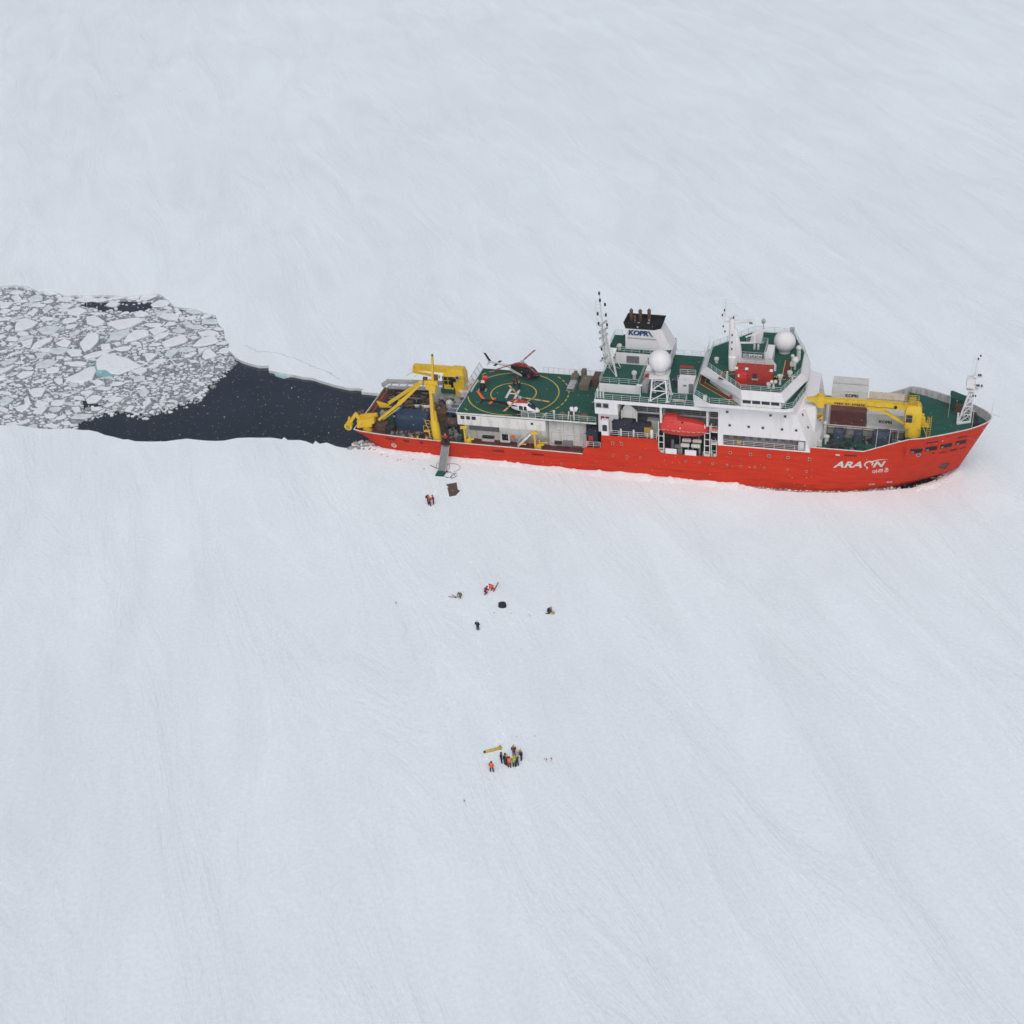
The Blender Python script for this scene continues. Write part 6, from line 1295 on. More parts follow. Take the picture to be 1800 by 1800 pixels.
crate('rusty framed crate near the foot of the upright crane', 'steel_crate', 14.6, -.6, 2.96, 1.6, 2.0, 1.6, M['rust'])
crate('small rusty crate beside the aft end of the blue covered load', 'steel_crate', 5.2, -1.6, 2.96, 1.3, 1.6, 1.2, M['rust'])
crate('brown machinery crate behind the stern crane foot', 'machinery_crate', 5.0, -6.0, 2.9, 1.8, 1.6, 1.3, M['rust'])
crate('dark machinery crate between stern crane and blue load', 'machinery_crate', 6.8, -6.7, 2.9, 1.4, 1.2, 1.3, M['dark'])
b = MB(); b.box(5.4, -4.4, 2.96, 6.6, -3.6, 4.6); b.cyl((5.2, -3.8, 4.6), .2, .4, n=8); tag(b.build('green_pump', M['green']), 'green pump unit at the aft end of the blue load', 'pump')
b = MB()
for i in range(12): lump(b, (5.2 + rnd.random() * 1.8, -4.3 + rnd.random() * .8, 4.5), .22)
tag(b.build('rope_pile', M['cbeige']), 'pale coils of rope on the green pump unit', 'rope')
b = MB(); b.tube((8.4, 2.0, 3.6), (11.2, 2.2, 3.6), .38, n=12); b.box(8.6, 1.4, 2.96, 11.0, 2.6, 3.3); tag(b.build('white_cylinder', M['cwhite']), 'white horizontal cylinder lying on the working deck', 'tank')
t = thing('deck_machinery', 'dark winches and pipework crowding the middle of the working deck', 'machinery', (0, 0, 0))
b = MB(); r2_ = random.Random(3)
for i in range(95):
    x = 2.6 + r2_.random() * 13; y = -1.2 + r2_.random() * 8.2; s = .15 + r2_.random() * .5
    b.box(x - s, y - s * .7, 2.96, x + s, y + s * .7, 3.1 + r2_.random() * 1.1)
b.build('winch_block', M['dark'], t)['kind'] = 'stuff'
b = MB()
for i in range(60):
    x = 3.5 + r2_.random() * 11; y = -1.5 + r2_.random() * 8
    b.tube((x, y, 3.3 + r2_.random()), (x + r2_.uniform(-2, 2), y + r2_.uniform(-1, 1), 3.3 + r2_.random()), .09, n=5)
b.build('pipework', M['gray'], t)
b = MB()
for i in range(46):
    x = 3.0 + r2_.random() * 12; y = -1.8 + r2_.random() * 8.4; s = .15 + .3 * r2_.random(); b.box(x - s, y - s, 3.0, x + s, y + s, 3.8 + r2_.random() * .5)
b.build('rusty_block', M['rust'], t)
b = MB()
for i in range(60):
    x = 6.5 + r2_.random() * 10; y = -8.3 + r2_.random() * 2.2; s = .08 + .22 * r2_.random(); b.cur = i % 4; b.box(x - s, y - s, 2.9, x + s, y + s, 3.0 + r2_.random() * .45)
b.build('loose_gear', [M['dark'], M['rust'], M['gray'], M['gray']], t)['kind'] = 'stuff'
b = MB()
for i in range(44):
    x = 17.3 + r2_.random() * 2.6; y = -8.6 + r2_.random() * 6; s = .1 + .3 * r2_.random(); b.cur = i % 3; b.box(x - s, y - s, 2.9, x + s, y + s, 3.0 + r2_.random() * 1.0)
b.build('loose_gear', [M['dark'], M['gray'], M['rust']], t)['kind'] = 'stuff'
# grey stowed gantry along the far rail
b = MB()
b.beam((1.0, 8.2, 5.0), (14.5, 8.4, 5.5), .9, .5); b.beam((1.6, 7.2, 4.4), (14.5, 7.4, 4.9), .5, .4); b.beam((.3, 7.7, 4.3), (1.4, 8.2, 5.0), .9, .6, .9, .5)
for i in range(9): b.beam((2 + i * 1.5, 7.2, 4.6), (2.8 + i * 1.4, 8.4, 5.3), .16, .16)
b.tube((.6, 7.2, 3.6), (2.2, 7.4, 4.6), .16, n=6); b.build('stern_gantry', M['lgray'], ship)
b = MB(); b.box(10.5, 5.4, 2.9, 17.5, 7.6, 5.0); b.box(9.8, 6.6, 2.96, 10.5, 8.0, 4.4); wh_ = b.build('winch_house', M['lgray'], ship)
railing('railing', [[(10.5, 5.4, 5.0), (17.4, 5.4, 5.0)]], wh_, M['lgray'])
b = MB(); b.beam((.8, -1.5, 3.5), (2.2, 4.6, 5.6), .35, .3); b.beam((1.6, -2.0, 3.4), (3.0, 4.0, 5.8), .3, .3); b.beam((2.8, -1.4, 2.96), (4.6, -1.6, 5.0), .12, .3); b.build('stern_roller_frame', M['rust'], ship)
b = MB(); b.box(3.3, -2.2, 3.0, 4.4, -1.2, 4.2); b.build('stern_locker', M['lgray'], ship)
b = MB(); b.box(4.6, -2.8, 6.0, 6.2, -2.2, 6.25); b.build('green_canopy', M['green'], ship)
b = MB(); b.cyl((17.0, 5.4, 5.0), 1.1, .9, n=16); b.cyl((14.7, 2.9, 2.96), .65, 1.5, n=12); b.sphere((14.7, 2.9, 4.4), .65, 12, 8); b.build('white_capstan', M['cwhite'], ship)
b = MB(); b.cyl((18.9, 3.0, 3.0), .25, 2.2, n=8); b.box(17.9, 4.8, 3, 19.4, 6.9, 7.6); b.tube((18.4, 4.75, 6.0), (18.4, 4.6, 6.0), .45, n=14); b.build('vent_tower', M['cream'], ship)
b = MB(); b.cyl((19.9, -6.8, 2.9), .16, 1.6, n=8); b.box(19.4, -8.4, 2.9, 20.2, -7.2, 3.8); b.build('green_valve', M['green'], ship)

# ---- helicopters --------------------------------------------------------------------
def helicopter(label, x, y, z, rz, c, blade_angles, bl):
    t = thing('helicopter', label, 'helicopter', (x, y, z), rz)
    # local frame: nose along +x, rotor hub over the origin, skids touch z = 0
    def sec(X, w, zb, zt, n=14):
        return [(X, w * math.copysign(abs(math.cos(a)) ** .75, math.cos(a)), (zb + zt) / 2 + (zt - zb) / 2 * math.copysign(abs(math.sin(a)) ** .8, math.sin(a))) for a in [2 * math.pi * i / n for i in range(n)]]
    S = [(-2.6, .22, 1.25, 1.75), (-2.0, .42, 1.0, 2.0), (-1.2, .7, .75, 2.1), (-.3, .92, .6, 2.15), (.6, .95, .55, 2.2), (1.4, .93, .55, 2.15), (2.1, .82, .58, 1.85), (2.8, .6, .62, 1.4), (3.25, .35, .7, 1.1), (3.45, .1, .85, .95)]
    b = MB(); b.rings([sec(*s) for s in S]); b.build('fuselage', c['body'], t, smooth=True)
    b = MB(); b.rings([sec(-1.9, .2, 1.85, 2.15), sec(-1.4, .42, 1.9, 2.5), sec(-.2, .45, 2.0, 2.62), sec(.7, .38, 2.05, 2.5), sec(1.3, .2, 2.05, 2.25)]); b.build('engine_cowling', c['cowl'], t, smooth=True)
    for s in (-1, 1):
        for (x0, x1, z0, z1, w_) in ((.05, .82, 1.2, 1.85, 1.0), (.92, 1.5, 1.15, 1.85, .985)):
            b = MB(); b.loft([(x0, s * w_, z0), (x1, s * w_, z0), (x1, s * (w_ - .1), z0), (x0, s * (w_ - .1), z0)], [(x0, s * (w_ - .1), z1), (x1 - .1, s * (w_ - .1), z1), (x1 - .1, s * (w_ - .3), z1), (x0, s * (w_ - .3), z1)]); b.build('side_window', M['glass'], t)
        b = MB(); b.loft([(1.6, s * .93, .78), (2.3, s * .80, .75), (2.3, s * .6, .75), (1.6, s * .6, .78)], [(1.6, s * .95, 1.05), (2.4, s * .76, 1.0), (2.4, s * .6, 1.0), (1.6, s * .6, 1.05)]); b.build('side_window', M['glass'], t)
    b = MB()
    b.rings([[(1.62, -.78, 1.25), (1.62, .78, 1.25), (1.55, .6, 2.18), (1.55, -.6, 2.18)], [(2.3, -.74, 1.2), (2.3, .74, 1.2), (2.15, .6, 1.88), (2.15, -.6, 1.88)], [(2.98, -.46, 1.12), (2.98, .46, 1.12), (2.72, .42, 1.5), (2.72, -.42, 1.5)]]); b.build('windscreen', M['glass'], t)
    b = MB(); b.tube((2.98, 0, 1.25), (1.5, 0, 2.26), .045, n=4); b.build('windscreen_post', c['body'], t)
    b = MB(); b.rings([sec(-2.2, .34, 1.2, 1.8), sec(-4.5, .22, 1.35, 1.75), sec(-7.3, .14, 1.45, 1.72)]); b.build('tail_boom', c['boom'], t, smooth=True)
    b = MB(); b.loft([(-7.1, -.05, 1.6), (-6.5, -.05, 1.6), (-6.5, .05, 1.6), (-7.1, .05, 1.6)], [(-8.1, -.04, 3.1), (-7.65, -.04, 3.1), (-7.65, .04, 3.1), (-8.1, .04, 3.1)]); b.build('fin', c['fin'], t)
    b = MB(); b.loft([(-7.1, -.05, 1.5), (-6.6, -.05, 1.5), (-6.6, .05, 1.5), (-7.1, .05, 1.5)], [(-7.6, -.03, .75), (-7.4, -.03, .75), (-7.4, .03, .75), (-7.6, .03, .75)]); b.build('lower_fin', c['boom'], t)
    for s in (-1, 1):
        b = MB(); b.box(-5.5, s * .18, 1.55, -5.0, s * 1.15, 1.6); b.build('stabilizer', c['stab'], t)
    b = MB(); b.tube((-7.1, .1, 1.7), (-7.1, .32, 1.7), .08, n=6); b.beam((-7.1 - .55, .3, 1.1), (-7.1 + .55, .3, 2.3), .12, .03); b.build('tail_rotor', c['boom'], t)
    b = MB()
    for s in (-1, 1):
        b.tube((-1.5, s * 1.05, .07), (1.9, s * 1.05, .07), .06, n=6); b.tube((1.9, s * 1.05, .07), (2.3, s * 1.05, .3), .05, n=6)
        for xx in (-.9, 1.3): b.tube((xx, s * 1.05, .07), (xx, s * .5, .75), .05, n=5)
    b.build('landing_skid', M['dark'], t)
    b = MB(); b.cyl((0, 0, 2.5), .12, .55, n=8); b.cyl((0, 0, 2.95), .34, .18, n=12); hub = b.build('rotor_hub', M['lgray'], t)
    for a in blade_angles:
        a = R(a) - rz; d_ = V((math.cos(a), math.sin(a), 0)); p = V((0, 0, 3.06)); nn = V((-d_.y, d_.x, 0)); b = MB()
        segs = [(.3, 1.1, 0), (1.1, 1.9, 1), (1.9, 2.6, 0), (2.6, 3.6, 1), (3.6, 4.1, 0), (4.1, 5.2, 1), (5.2, 5.35, 0)]
        for r0, r1, mi in segs:
            b.cur = mi; z0, z1 = -.012 * r0 ** 1.6, -.012 * r1 ** 1.6; q0, q1 = p + d_ * r0 + V((0, 0, z0)), p + d_ * r1 + V((0, 0, z1)); w_ = .07 if r0 < .5 else .17
            b.loft([q0 - nn * w_ + V((0, 0, -.02)), q1 - nn * .17 + V((0, 0, -.02)), q1 + nn * .17 + V((0, 0, -.02)), q0 + nn * w_ + V((0, 0, -.02))], [q0 - nn * w_ + V((0, 0, .02)), q1 - nn * .17 + V((0, 0, .02)), q1 + nn * .17 + V((0, 0, .02)), q0 + nn * w_ + V((0, 0, .02))])
        b.build('rotor_blade', [M['gray'], bl], t)
    return t
h1 = helicopter('white helicopter with red cowling, dark tail boom and orange fin, nearest the camera', 30.9, -6.9, 9.0, R(-7), dict(body=M['white'], cowl=M['cred'], boom=M['black'], fin=M['hiorange'], stab=M['hiorange']), (126, -5, 253), M['bladeorange'])
b = MB(); b.rings([[(-2.5, -.34, 1.25), (-1.5, -.66, 1.0), (-1.5, -.62, 1.25), (-2.3, -.36, 1.6)], [(-2.5, -.38, 1.25), (-1.5, -.70, 1.0), (-1.5, -.68, 1.3), (-2.3, -.40, 1.65)]]); b.rings([[(-1.6, -.68, 1.5), (-.2, -.93, 1.7), (-.2, -.90, 1.8), (-1.6, -.60, 1.75)], [(-1.6, -.72, 1.5), (-.2, -.97, 1.7), (-.2, -.94, 1.8), (-1.6, -.64, 1.75)]]); b.build('body_stripe', M['black'], h1)
h2 = helicopter('dark helicopter with red and white markings at the far edge of the deck', 27.8, 6.5, 9.0, R(-16), dict(body=M['black'], cowl=M['cred'], boom=M['cwhite'], fin=M['black'], stab=M['black']), (79, 223, -47), M['cred'])
b = MB(); b.rings([[(-2.4, -.5, .95), (.4, -1.0, .55), (.4, -1.02, .95), (-2.4, -.45, 1.5)], [(-2.4, -.54, .95), (.4, -1.04, .55), (.4, -1.06, .95), (-2.4, -.49, 1.5)]]); b.build('body_stripe', M['cwhite'], h2)
b = MB(); b.rings([[(1.55, -.97, .6), (1.95, -.92, .65), (1.9, -.9, 1.3), (1.5, -.97, 1.2)], [(1.55, -1.0, .6), (1.95, -.95, .65), (1.9, -.93, 1.3), (1.5, -1.0, 1.2)]]); b.rings([[(2.6, -.72, 1.1), (3.3, -.3, 1.05), (3.3, .3, 1.05), (2.6, .72, 1.1)], [(2.6, -.66, 1.2), (3.35, -.26, 1.1), (3.35, .26, 1.1), (2.6, .66, 1.2)]]); b.build('red_stripe', M['redcloth'], h2)
# snowmobile on the helicopter deck
sm = thing('snowmobile', 'red and black snowmobile parked facing the camera at the aft edge of the helicopter deck', 'snowmobile', (21.9, 1.2, 9.0), R(5))
b = MB(); b.rings([[(-.42, -1.5, .35), (.42, -1.5, .35), (.3, -1.45, .6), (-.3, -1.45, .6)], [(-.5, -.9, .3), (.5, -.9, .3), (.42, -.85, .95), (-.42, -.85, .95)], [(-.5, -.1, .3), (.5, -.1, .3), (.4, -.1, 1.1), (-.4, -.1, 1.1)]]); b.build('engine_hood', M['black'], sm)
b = MB(); b.rings([[(-.52, -.2, .5), (.52, -.2, .5), (.45, -.2, 1.15), (-.45, -.2, 1.15)], [(-.5, 1.6, .5), (.5, 1.6, .5), (.42, 1.6, .95), (-.42, 1.6, .95)]]); b.build('side_panel', M['cred'], sm)
b = MB(); b.rings([[(-.3, .2, .95), (.3, .2, .95), (.22, .2, 1.15), (-.22, .2, 1.15)], [(-.3, 1.5, .95), (.3, 1.5, .95), (.22, 1.5, 1.2), (-.22, 1.5, 1.2)]]); b.build('seat', M['redcloth'], sm)
b = MB(); b.rings([[(-.35, -.35, 1.1), (.35, -.35, 1.1), (.25, -.1, 1.5), (-.25, -.1, 1.5)], [(-.35, -.3, 1.1), (.35, -.3, 1.1), (.25, -.05, 1.5), (-.25, -.05, 1.5)]]); b.build('windshield', M['cwhite'], sm)
b = MB(); b.tube((-.45, .05, 1.3), (.45, .05, 1.3), .03, n=5); b.build('handlebar', M['black'], sm)
for s in (-.62, .62):
    b = MB(); b.rings([[(s - .1, -1.9, .25), (s + .1, -1.9, .25), (s + .1, -1.9, .3), (s - .1, -1.9, .3)], [(s - .12, -1.6, .02), (s + .12, -1.6, .02), (s + .12, -1.6, .08), (s - .12, -1.6, .08)], [(s - .12, -.5, .02), (s + .12, -.5, .02), (s + .12, -.5, .08), (s - .12, -.5, .08)]]); b.tube((s, -1.0, .08), (s * .6, -.8, .5), .05, n=5); b.build('ski', M['lgray'], sm)
b = MB(); b.rings([[(-.3, -.2, .12), (.3, -.2, .12), (.3, -.2, .5), (-.3, -.2, .5)], [(-.3, 0, 0), (.3, 0, 0), (.3, 0, .5), (-.3, 0, .5)], [(-.3, 1.7, 0), (.3, 1.7, 0), (.3, 1.7, .5), (-.3, 1.7, .5)], [(-.3, 1.95, .2), (.3, 1.95, .2), (.3, 1.95, .4), (-.3, 1.95, .4)]]); b.build('track', M['black'], sm)
b = MB(); b.box(-.45, 1.6, .7, .45, 2.3, 1.2); b.build('cargo_box', M['hiorange'], sm)

# ---- gangway, plywood mat, cables on the snow ---------------------------------------
gw = thing('gangway', 'grey grated gangway leading from the ship rail down to the snow', 'gangway', (0, 0, 0))
P0, P1 = V((17.55, -9.6, 2.7)), V((17.6, -13.2, .25)); 
P0 = V((17.7, -9.55, 2.75)); P1 = V((18.15, -14.2, .2))
dx = V((.62, 0, 0)); b = MB(); b.rings([[P0 - dx, P0 + dx, P0 + dx - V((0, 0, .12)), P0 - dx - V((0, 0, .12))], [P1 - dx, P1 + dx, P1 + dx - V((0, 0, .12)), P1 - dx - V((0, 0, .12))]]); b.build('walkway', M['alu'], gw)
b = MB()
for i in range(22):
    p = P0.lerp(P1, (i + .5) / 22); b.beam(p - dx * .97 + V((0, 0, .02)), p + dx * .97 + V((0, 0, .02)), .07, .05)
b.build('tread', M['gray'], gw)
b = MB()
for s in (-1, 1): b.beam(P0 + dx * s * 1.05 + V((0, 0, .06)), P1 + dx * s * 1.05 + V((0, 0, .06)), .09, .26)
b.build('side_rail', M['lgray'], gw)
b = MB(); b.rings([[(17.4, -14.1, .42), (18.9, -14.1, .42), (18.9, -14.1, .05), (17.4, -14.1, .05)], [(17.3, -15.3, .06), (18.8, -15.3, .06), (18.8, -15.3, .0), (17.3, -15.3, .0)]]); b.build('foot_plate', M['green'], gw)
b = MB(); b.box(16.95, -9.75, 2.0, 18.4, -9.2, 2.6); b.rings([[(16.95, -9.45, 2.2), (18.4, -9.45, 2.2), (18.4, -9.45, 2.95), (16.95, -9.45, 2.95)], [(16.95, -9.78, 2.2), (18.4, -9.78, 2.2), (18.4, -9.78, 2.6), (16.95, -9.78, 2.6)]]); b.build('gate_platform', M['maroon'], gw)
mb_ = MB(); P = [(20.0, -17.8), (20.6, -17.4), (21.6, -16.85), (22.45, -19.0), (22.95, -19.3), (22.68, -20.9), (22.3, -21.1), (21.71, -21.42), (20.75, -19.2), (20.55, -18.8), (20.75, -18.5)]
mb_.prism(P, .01, .07); tag(mb_.build('plywood_mat', M['matbrown']), 'torn brown mat lying flat on the snow below the gangway', 'mat')
b = MB()
def loop(cx, cy, rx, ry, a0, a1, n=16): return [(cx + rx * math.cos(R(a0 + (a1 - a0) * i / n)), cy + ry * math.sin(R(a0 + (a1 - a0) * i / n)), .03) for i in range(n + 1)]
for q in (loop(19.3, -12.2, 1.5, 1.4, -60, 150), loop(19.6, -14.6, .9, .8, 0, 320), loop(20.5, -14.6, .5, .8, 60, 400), loop(17.2, -11.6, .8, 1.2, 90, 250), [(20.2, -14, .03), (20.9, -15, .03), (20.4, -15.8, .03), (19.9, -15.3, .03), (20.6, -13.9, .03)], [(18.6, -11.2, .03), (19.0, -12.4, .03), (18.8, -13.4, .03), (19.6, -13.6, .03)]):
    b.path(q, .035, 4)
b.tube((15.4, -12.0, .05), (17.0, -12.9, .05), .06, n=4); b.sphere((18.9, -13.7, .12), .22, 8, 5, .5); b.sphere((19.5, -15.6, .08), .12, 8, 5, .6)
tag(b.build('cable_tangle', M['rope']), 'tangled dark cables on the snow around the foot of the gangway', 'cable')
b = MB(); 
for x, y in ((5.8, -9.9), (9.2, -11.2), (9.6, -10.9), (11.8, -10.6), (14.7, -13.3), (7.0, -10.2)): b.sphere((x, y, .04), .13, 7, 5, .5)
tag(b.build('snow_clods', M['gray']), 'small dark clods scattered on the snow beside the stern', 'clods', kind='stuff')
# ---- people ---------------------------------------------------------------------------
def person_mesh(kind, mats, tall=1.76, arms='down', lean=0.0, wide=1.0, hands='front'):
    """one continuous skinned body; materials: 0 jacket, 1 trousers, 2 boots, 3 skin"""
    k = tall / 1.76
    if kind == 'stand':
        J = dict(pel=(0, 0, .95), che=(lean * .5, 0, 1.28), nec=(lean * .9, 0, 1.48), hea=(lean * 1.2, 0, 1.66))
        for s, n in ((-1, 'l'), (1, 'r')):
            J['hip' + n] = (0, s * .11, .9); J['kne' + n] = (.03, s * .12 * wide, .5); J['ank' + n] = (0, s * .14 * wide, .1); J['toe' + n] = (.17, s * .16 * wide, .04)
            J['sho' + n] = (lean * .8, s * .2, 1.42)
            if arms == 'down': J['elb' + n] = (.0 + lean * .4, s * .29, 1.14); J['wri' + n] = (.12 + lean * .4, s * .27, .9); J['han' + n] = (.16 + lean * .4, s * .26, .82)
            elif arms == 'front': J['elb' + n] = (.08 + lean, s * .3, 1.16); J['wri' + n] = (.3 + lean, s * .14, 1.16); J['han' + n] = (.38 + lean, s * .08, 1.18)
            else: J['elb' + n] = (-.06, s * .36, 1.16); J['wri' + n] = (.04, s * .22, 1.0); J['han' + n] = (.08, s * .15, .97)
    else:      # kneeling on one knee and bending forward
        J = dict(pel=(-.1, 0, .48), che=(.12, 0, .78), nec=(.28, 0, .95), hea=(.42, 0, 1.06))
        for s, n in ((-1, 'l'), (1, 'r')):
            J['hip' + n] = (-.08, s * .11, .45); J['kne' + n] = (.22, s * .16, .14 if n == 'l' else .42); J['ank' + n] = (-.3 if n == 'l' else .16, s * .15, .08); J['toe' + n] = (-.45 if n == 'l' else .32, s * .15, .05)
            J['sho' + n] = (.22, s * .19, .9); J['elb' + n] = (.38, s * .26, .66); J['wri' + n] = (.5, s * .16, .42); J['han' + n] = (.55, s * .13, .34)
    rad = dict(pel=.17, che=.19, nec=.085, hea=.13, hip=.12, kne=.09, ank=.07, toe=.05, sho=.11, elb=.075, wri=.055, han=.045)
    E_ = [('pel', 'che'), ('che', 'nec'), ('nec', 'hea')]
    for n in 'lr': E_ += [('pel', 'hip' + n), ('hip' + n, 'kne' + n), ('kne' + n, 'ank' + n), ('ank' + n, 'toe' + n), ('che', 'sho' + n), ('sho' + n, 'elb' + n), ('elb' + n, 'wri' + n), ('wri' + n, 'han' + n)]
    names_ = list(J); me = bpy.data.meshes.new('body'); me.from_pydata([tuple(c * k for c in J[n]) for n in names_], [(names_.index(a), names_.index(b)) for a, b in E_], [])
    o = bpy.data.objects.new('body', me); scene.collection.objects.link(o)
    sk_ = o.modifiers.new('skin', 'SKIN'); sk_.use_smooth_shade = True
    for i, n in enumerate(names_):
        r = rad[n[:3]] * k * 1.16; v = me.skin_vertices[0].data[i]; v.radius = (r, r * (1.15 if n in ('pel', 'che') else 1)); v.use_root = (n == 'pel')
    ss = o.modifiers.new('sub', 'SUBSURF'); ss.levels = 1; ss.render_levels = 1
    bpy.context.view_layer.update(); dg = bpy.context.evaluated_depsgraph_get()
    m2 = bpy.data.meshes.new_from_object(o.evaluated_get(dg)); bpy.data.objects.remove(o)
    for m in mats: m2.materials.append(m)
    P = {n: V(J[n]) * k for n in names_}
    def dseg(p, a, b): 
        d = b - a; t = max(0, min(1, (p - a).dot(d) / max(1e-9, d.dot(d)))); return (p - a - d * t).length
    for f in m2.polygons:
        c = f.center; best = (9, 0)
        for a, b in E_:
            d = dseg(c, P[a], P[b]) - .5 * min(rad[a[:3]], rad[b[:3]])
            mi = 2 if b[:3] == 'toe' else 1 if b[:3] in ('kne', 'ank', 'hip') else 3 if b[:3] in ('hea', 'han') else 0
            if d < best[0]: best = (d, mi)
        f.material_index = best[1]; f.use_smooth = True
    return m2, P, k
def person(label, x, y, rz, jacket, trousers, hat, boots='black', z=0.0, kind='stand', arms='down', lean=.05, wide=1.0, tall=1.76, extra=None, group=None):
    mats = [M[jacket], M[trousers], M[boots], M['skin']]
    me, P, k = person_mesh(kind, mats, tall, arms, lean, wide)
    t = thing('person', label, 'person', (x, y, z), R(rz), group)
    o = bpy.data.objects.new('body', me); scene.collection.objects.link(o); o.parent = t
    h = P['hea']; b = MB(); b.sphere((h.x - .015, h.y, h.z + .035), .148, 12, 8); b.build('hat', M[hat], t, smooth=True)
    if extra == 'vest' or (extra and extra.startswith('vest:')):
        vm = extra.split(':')[1] if ':' in extra else 'hiorange'; c, p_ = P['che'], P['pel']; b = MB()
        rs = []
        for f, w_, d_ in ((.35, .22, .2), (.8, .245, .22), (1.25, .25, .22), (1.5, .16, .14)):
            q = p_.lerp(c, f); rs.append([(q.x + d_ * math.cos(2 * math.pi * i / 12), q.y + w_ * math.sin(2 * math.pi * i / 12), q.z) for i in range(12)])
        b.rings(rs); b.build('jacket', M[vm], t, smooth=True)
    if extra == 'pack':
        c = P['che']; b = MB(); b.box(c.x - .42, -.17, c.z - .22, c.x - .17, .17, c.z + .22); b.build('backpack', M['navy'], t)
    return t
GS = 'group of people gathered around instruments on the snow'
person('person in a red top and dark trousers with ochre hat, below the torn mat', 19.35, -24.75, 60, 'redcloth', 'navy', 'helmet', arms='front', wide=1.5, lean=.08)
person('person in crimson with a dark pack, beside the red-topped person below the mat', 18.95, -24.15, -20, 'crimson', 'navy', 'redcloth', arms='front', extra='pack')
person('person all in crimson, rightmost of the three below the torn mat', 19.85, -24.1, 190, 'crimson', 'crimson', 'crimson', 'crimson', arms='front', lean=.1)
person('person in dark clothes with pale hood standing alone below the black sack', 36.7, -56.45, 80, 'navy', 'navy', 'cwhite', arms='bent', lean=.02)
person('person kneeling alone in dark clothes with an ochre hat, far right', 45.9, -50.7, 5, 'navy', 'navy', 'helmet', kind='kneel')
person('person crouching in crimson beside the red kneeling one', 35.3, -47.4, 60, 'crimson', 'crimson', 'crimson', kind='kneel')
person('person kneeling in bright red next to a red pole', 36.1, -46.3, 200, 'hiorange', 'redcloth', 'redcloth', kind='kneel')
person('person bending in khaki clothes near the crimson tripod', 31.85, -48.95, 250, 'khaki', 'khaki', 'khaki', kind='kneel')
person('person in bright orange jacket seen from behind, at the lower left of the group', 46.75, -85.1, 88, 'hiorange', 'navy', 'navy', 'crimson', extra='vest', arms='bent', wide=1.5, group=GS)
person('tall person all in dark navy standing beside the yellow torpedo shaped drone', 47.5, -83.2, 20, 'navy', 'navy', 'navy', arms='down', group=GS)
person('person with dark red back and ochre hat, farthest up in the group', 48.75, -81.55, -90, 'maroon', 'navy', 'helmet', arms='front', group=GS)
person('person in dark blue with ochre hat, holding a tan box, right edge of group', 49.95, -82.3, 180, 'navy', 'navy', 'helmet', arms='front', lean=.1, group=GS)
person('person in dark green with ochre helmet, left of the orange jacket in the huddle', 48.25, -83.65, 60, 'dkgreen', 'dkgreen', 'helmet', arms='front', lean=.15, group=GS)
person('person in bright orange jacket in the middle of the huddle', 48.78, -83.95, 90, 'hiorange', 'maroon', 'maroon', 'redcloth', extra='vest', arms='front', lean=.12, group=GS)
person('person in lime green jacket with ochre helmet in the huddle', 49.35, -83.72, 95, 'hilime', 'navy', 'helmet', extra='vest:hilime', arms='front', lean=.12, group=GS)
person('person in dark clothes right behind the lime green jacket', 49.68, -83.5, 120, 'navy', 'navy', 'helmet', arms='front', lean=.12, group=GS)
person('person in navy at the left rim of the huddle, behind the dark green one', 47.95, -83.3, 10, 'navy', 'navy', 'navy', arms='front', lean=.12, group=GS)
person('person in dark clothes standing on the helicopter deck between both helicopters', 27.7, 3.3, -60, 'dkgreen', 'navy', 'redcloth', z=9.0, arms='front')
person('person with a red jacket on the helicopter deck, below the dark helicopter', 27.1, 2.5, 40, 'maroon', 'navy', 'navy', z=9.0, arms='front')
person('person in navy with pale hat on the helicopter deck beside the letter', 28.5, 1.2, 120, 'navy', 'dkgreen', 'hilime', z=9.0, arms='down')
person('person in red standing at the head of the gangway', 17.5, -8.7, -90, 'redcloth', 'navy', 'helmet', z=2.9, arms='front')
# things on the snow
t = thing('underwater_drone', 'yellow torpedo shaped drone with a dark nose lying on the snow', 'drone', (45.75, -81.2, .2), R(31))
n12 = lambda X, r: [(X, r * math.cos(2 * math.pi * i / 12), r * math.sin(2 * math.pi * i / 12)) for i in range(12)]
b = MB(); b.rings([n12(-.95, .17), n12(-.9, .19), n12(.9, .19), n12(1.2, .09), n12(1.3, .05)]); b.build('body', M['ylw'], t, smooth=True)
b = MB(); b.rings([n12(-1.22, .03), n12(-1.18, .12), n12(-1.05, .17), n12(-.95, .185)]); b.build('nose', M['navy'], t, smooth=True)
b = MB(); b.box(.95, -.02, .1, 1.2, .02, .5); b.box(.95, -.4, -.02, 1.15, .4, .02); b.build('fin', M['ylw'], t)
b = MB(); b.rings([n12(-.3, .195), n12(-.22, .195)]); b.rings([n12(.35, .195), n12(.42, .195)]); b.build('band', M['gray'], t)
bs = tarped('round black sack lying alone on the snow', 38.65, -50.1, 0, .62, .5, .6, M['navy'], 'black_sack', 'sack', sq=1.0)
b = MB(); b.beam((36.35, -46.8, .1), (36.9, -45.6, 1.1), .12, .1); tag(b.build('red_pole', M['crimson']), 'dark red pole leaning beside the kneeling person', 'pole')
b = MB(); b.tube((30.0, -49.1, .05), (31.2, -49.2, .15), .05, n=5); b.tube((30.3, -48.5, .05), (31.2, -49.15, .15), .04, n=5); b.sphere((31.2, -49.2, .15), .12, 8, 6); tag(b.build('survey_tripod', M['crimson']), 'thin crimson tripod lying on the snow left of the khaki person', 'tripod')
b = MB(); b.box(46.4, -50.9, 0, 46.8, -50.5, .3); tag(b.build('sample_box', M['helmet']), 'small ochre box in front of the lone kneeling person', 'box')
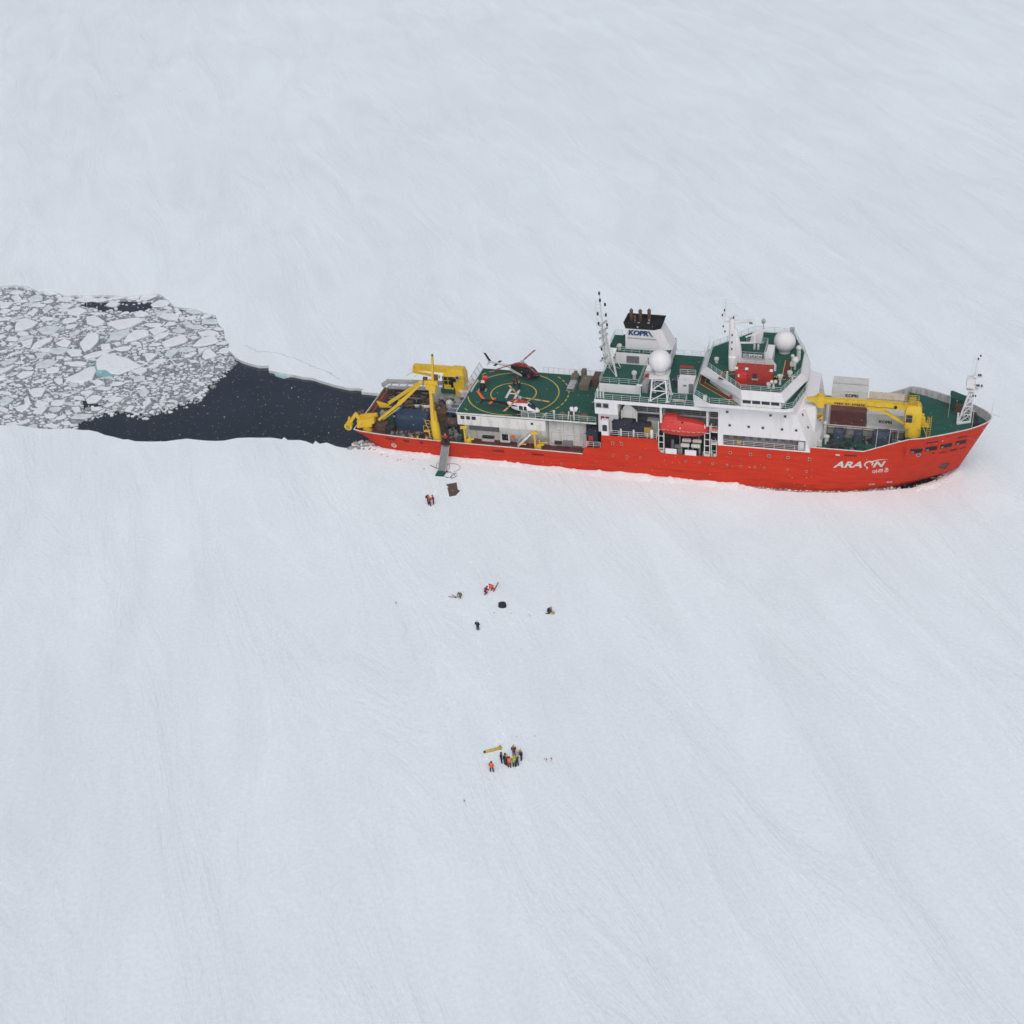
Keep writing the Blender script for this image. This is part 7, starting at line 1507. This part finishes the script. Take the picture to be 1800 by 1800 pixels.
b = MB(); b.box(49.2, -82.35, 1.15, 49.62, -82.05, 1.45); tag(b.build('tan_box', M['cbeige']), 'tan box held by the person at the right edge of the group', 'box')
for x, y, lab in ((22.88, -52.4, 'small crimson marker flag alone left of the tripod'), (53.15, -82.1, 'crimson marker flag, left of two beside the group'), (53.75, -81.9, 'crimson marker flag, right of two beside the group'), (44.84, -91.1, 'crimson marker flag alone below the group')):
    t = thing('marker_flag', lab, 'marker', (x, y, 0), 0, 'crimson marker flags in the snow'); b = MB(); b.cyl((0, 0, 0), .02, .7, n=5); b.build('stick', M['dark'], t); b = MB(); b.box(-.02, -.02, .4, .14, .02, .62); b.build('flag', M['marker'], t)
    b = MB(); b.sphere((.33, -.3, .03), .05, 6, 5, .5); b.build('peg', M['marker'], t)
b = MB()
for x, y in ((48.13, -78.0), (50.48, -77.5), (18.45, -27.8), (40.4, -51.6), (43.1, -51.5), (43.4, -51.8), (37.9, -51.9), (52.8, -81.6)): b.sphere((x, y, .03), .09, 7, 5, .5)
tag(b.build('snow_specks', M['gray']), 'tiny grey specks scattered on the snow', 'specks', kind='stuff')

# ---- thin smoke from the funnel and the falling snow -------------------------------------
def volume_box(name, x0, y0, z0, x1, y1, z1, dens, col=(.9, .93, .97), aniso=0.0):
    b = MB(); b.box(x0, y0, z0, x1, y1, z1); m = bpy.data.materials.new(name); m.use_nodes = True
    nd, lk, pb = nodes(m); nd.remove(pb); v = nd.new("ShaderNodeVolumePrincipled"); v.inputs["Color"].default_value = (*col, 1); v.inputs["Density"].default_value = dens; v.inputs["Anisotropy"].default_value = aniso
    lk.new(v.outputs[0], nd["Material Output"].inputs["Volume"]); o = b.build(name, m); tag(o, kind='stuff'); return o
if HAZE: volume_box('haze', -420, -300, -4.2, 480, 700, 133, HAZE)
fr = random.Random(11); b = MB(); eye = V((91.5, -214.5, 125.25))
Mr = cam.rotation_euler.to_matrix()
for i in range(25000):
    # flakes fill the air between the drone's height and the ground
    near = i < 22000
    p = V((fr.uniform(50, 130), fr.uniform(-215, -145), fr.uniform(62, 125))) if near else V((fr.uniform(-60, 190), fr.uniform(-215, 60), fr.uniform(1, 120)))
    d_ = (p - eye).length
    if d_ < 24: continue
    r = fr.uniform(.006, .0135) if near else fr.uniform(.015, .035)
    if fr.random() < .04: r *= 1.4
    b.add([p + V((r, 0, 0)), p + V((-r, 0, 0)), p + V((0, r, 0)), p + V((0, -r, 0)), p + V((0, 0, r)), p + V((0, 0, -r))], [(0, 2, 4), (2, 1, 4), (1, 3, 4), (3, 0, 4), (2, 0, 5), (1, 2, 5), (3, 1, 5), (0, 3, 5)])
tag(b.build('falling_snow', M['flake']), 'snowflakes drifting down through the air', 'snowfall', kind='stuff')

# faint exhaust drifting up from the funnel
b = MB(); b.rings([C16(49.8 + .3 * i + .5 * math.sin(i * .9), 5 + .5 * i, .12 + 2.6 * math.sin(math.pi * min(1, i / 17)) ** .8, 24.8 + 1.7 * i, 14) for i in range(18)])
m = bpy.data.materials.new('exhaust_smoke'); m.use_nodes = True
nd, lk, pb = nodes(m); nd.remove(pb); v = nd.new("ShaderNodeVolumePrincipled"); v.inputs["Color"].default_value = (.35, .33, .31, 1); v.inputs["Density"].default_value = .006
lk.new(v.outputs[0], nd["Material Output"].inputs["Volume"]); tag(b.build('smoke', m), 'faint smoke rising from the funnel', 'smoke', kind='stuff')
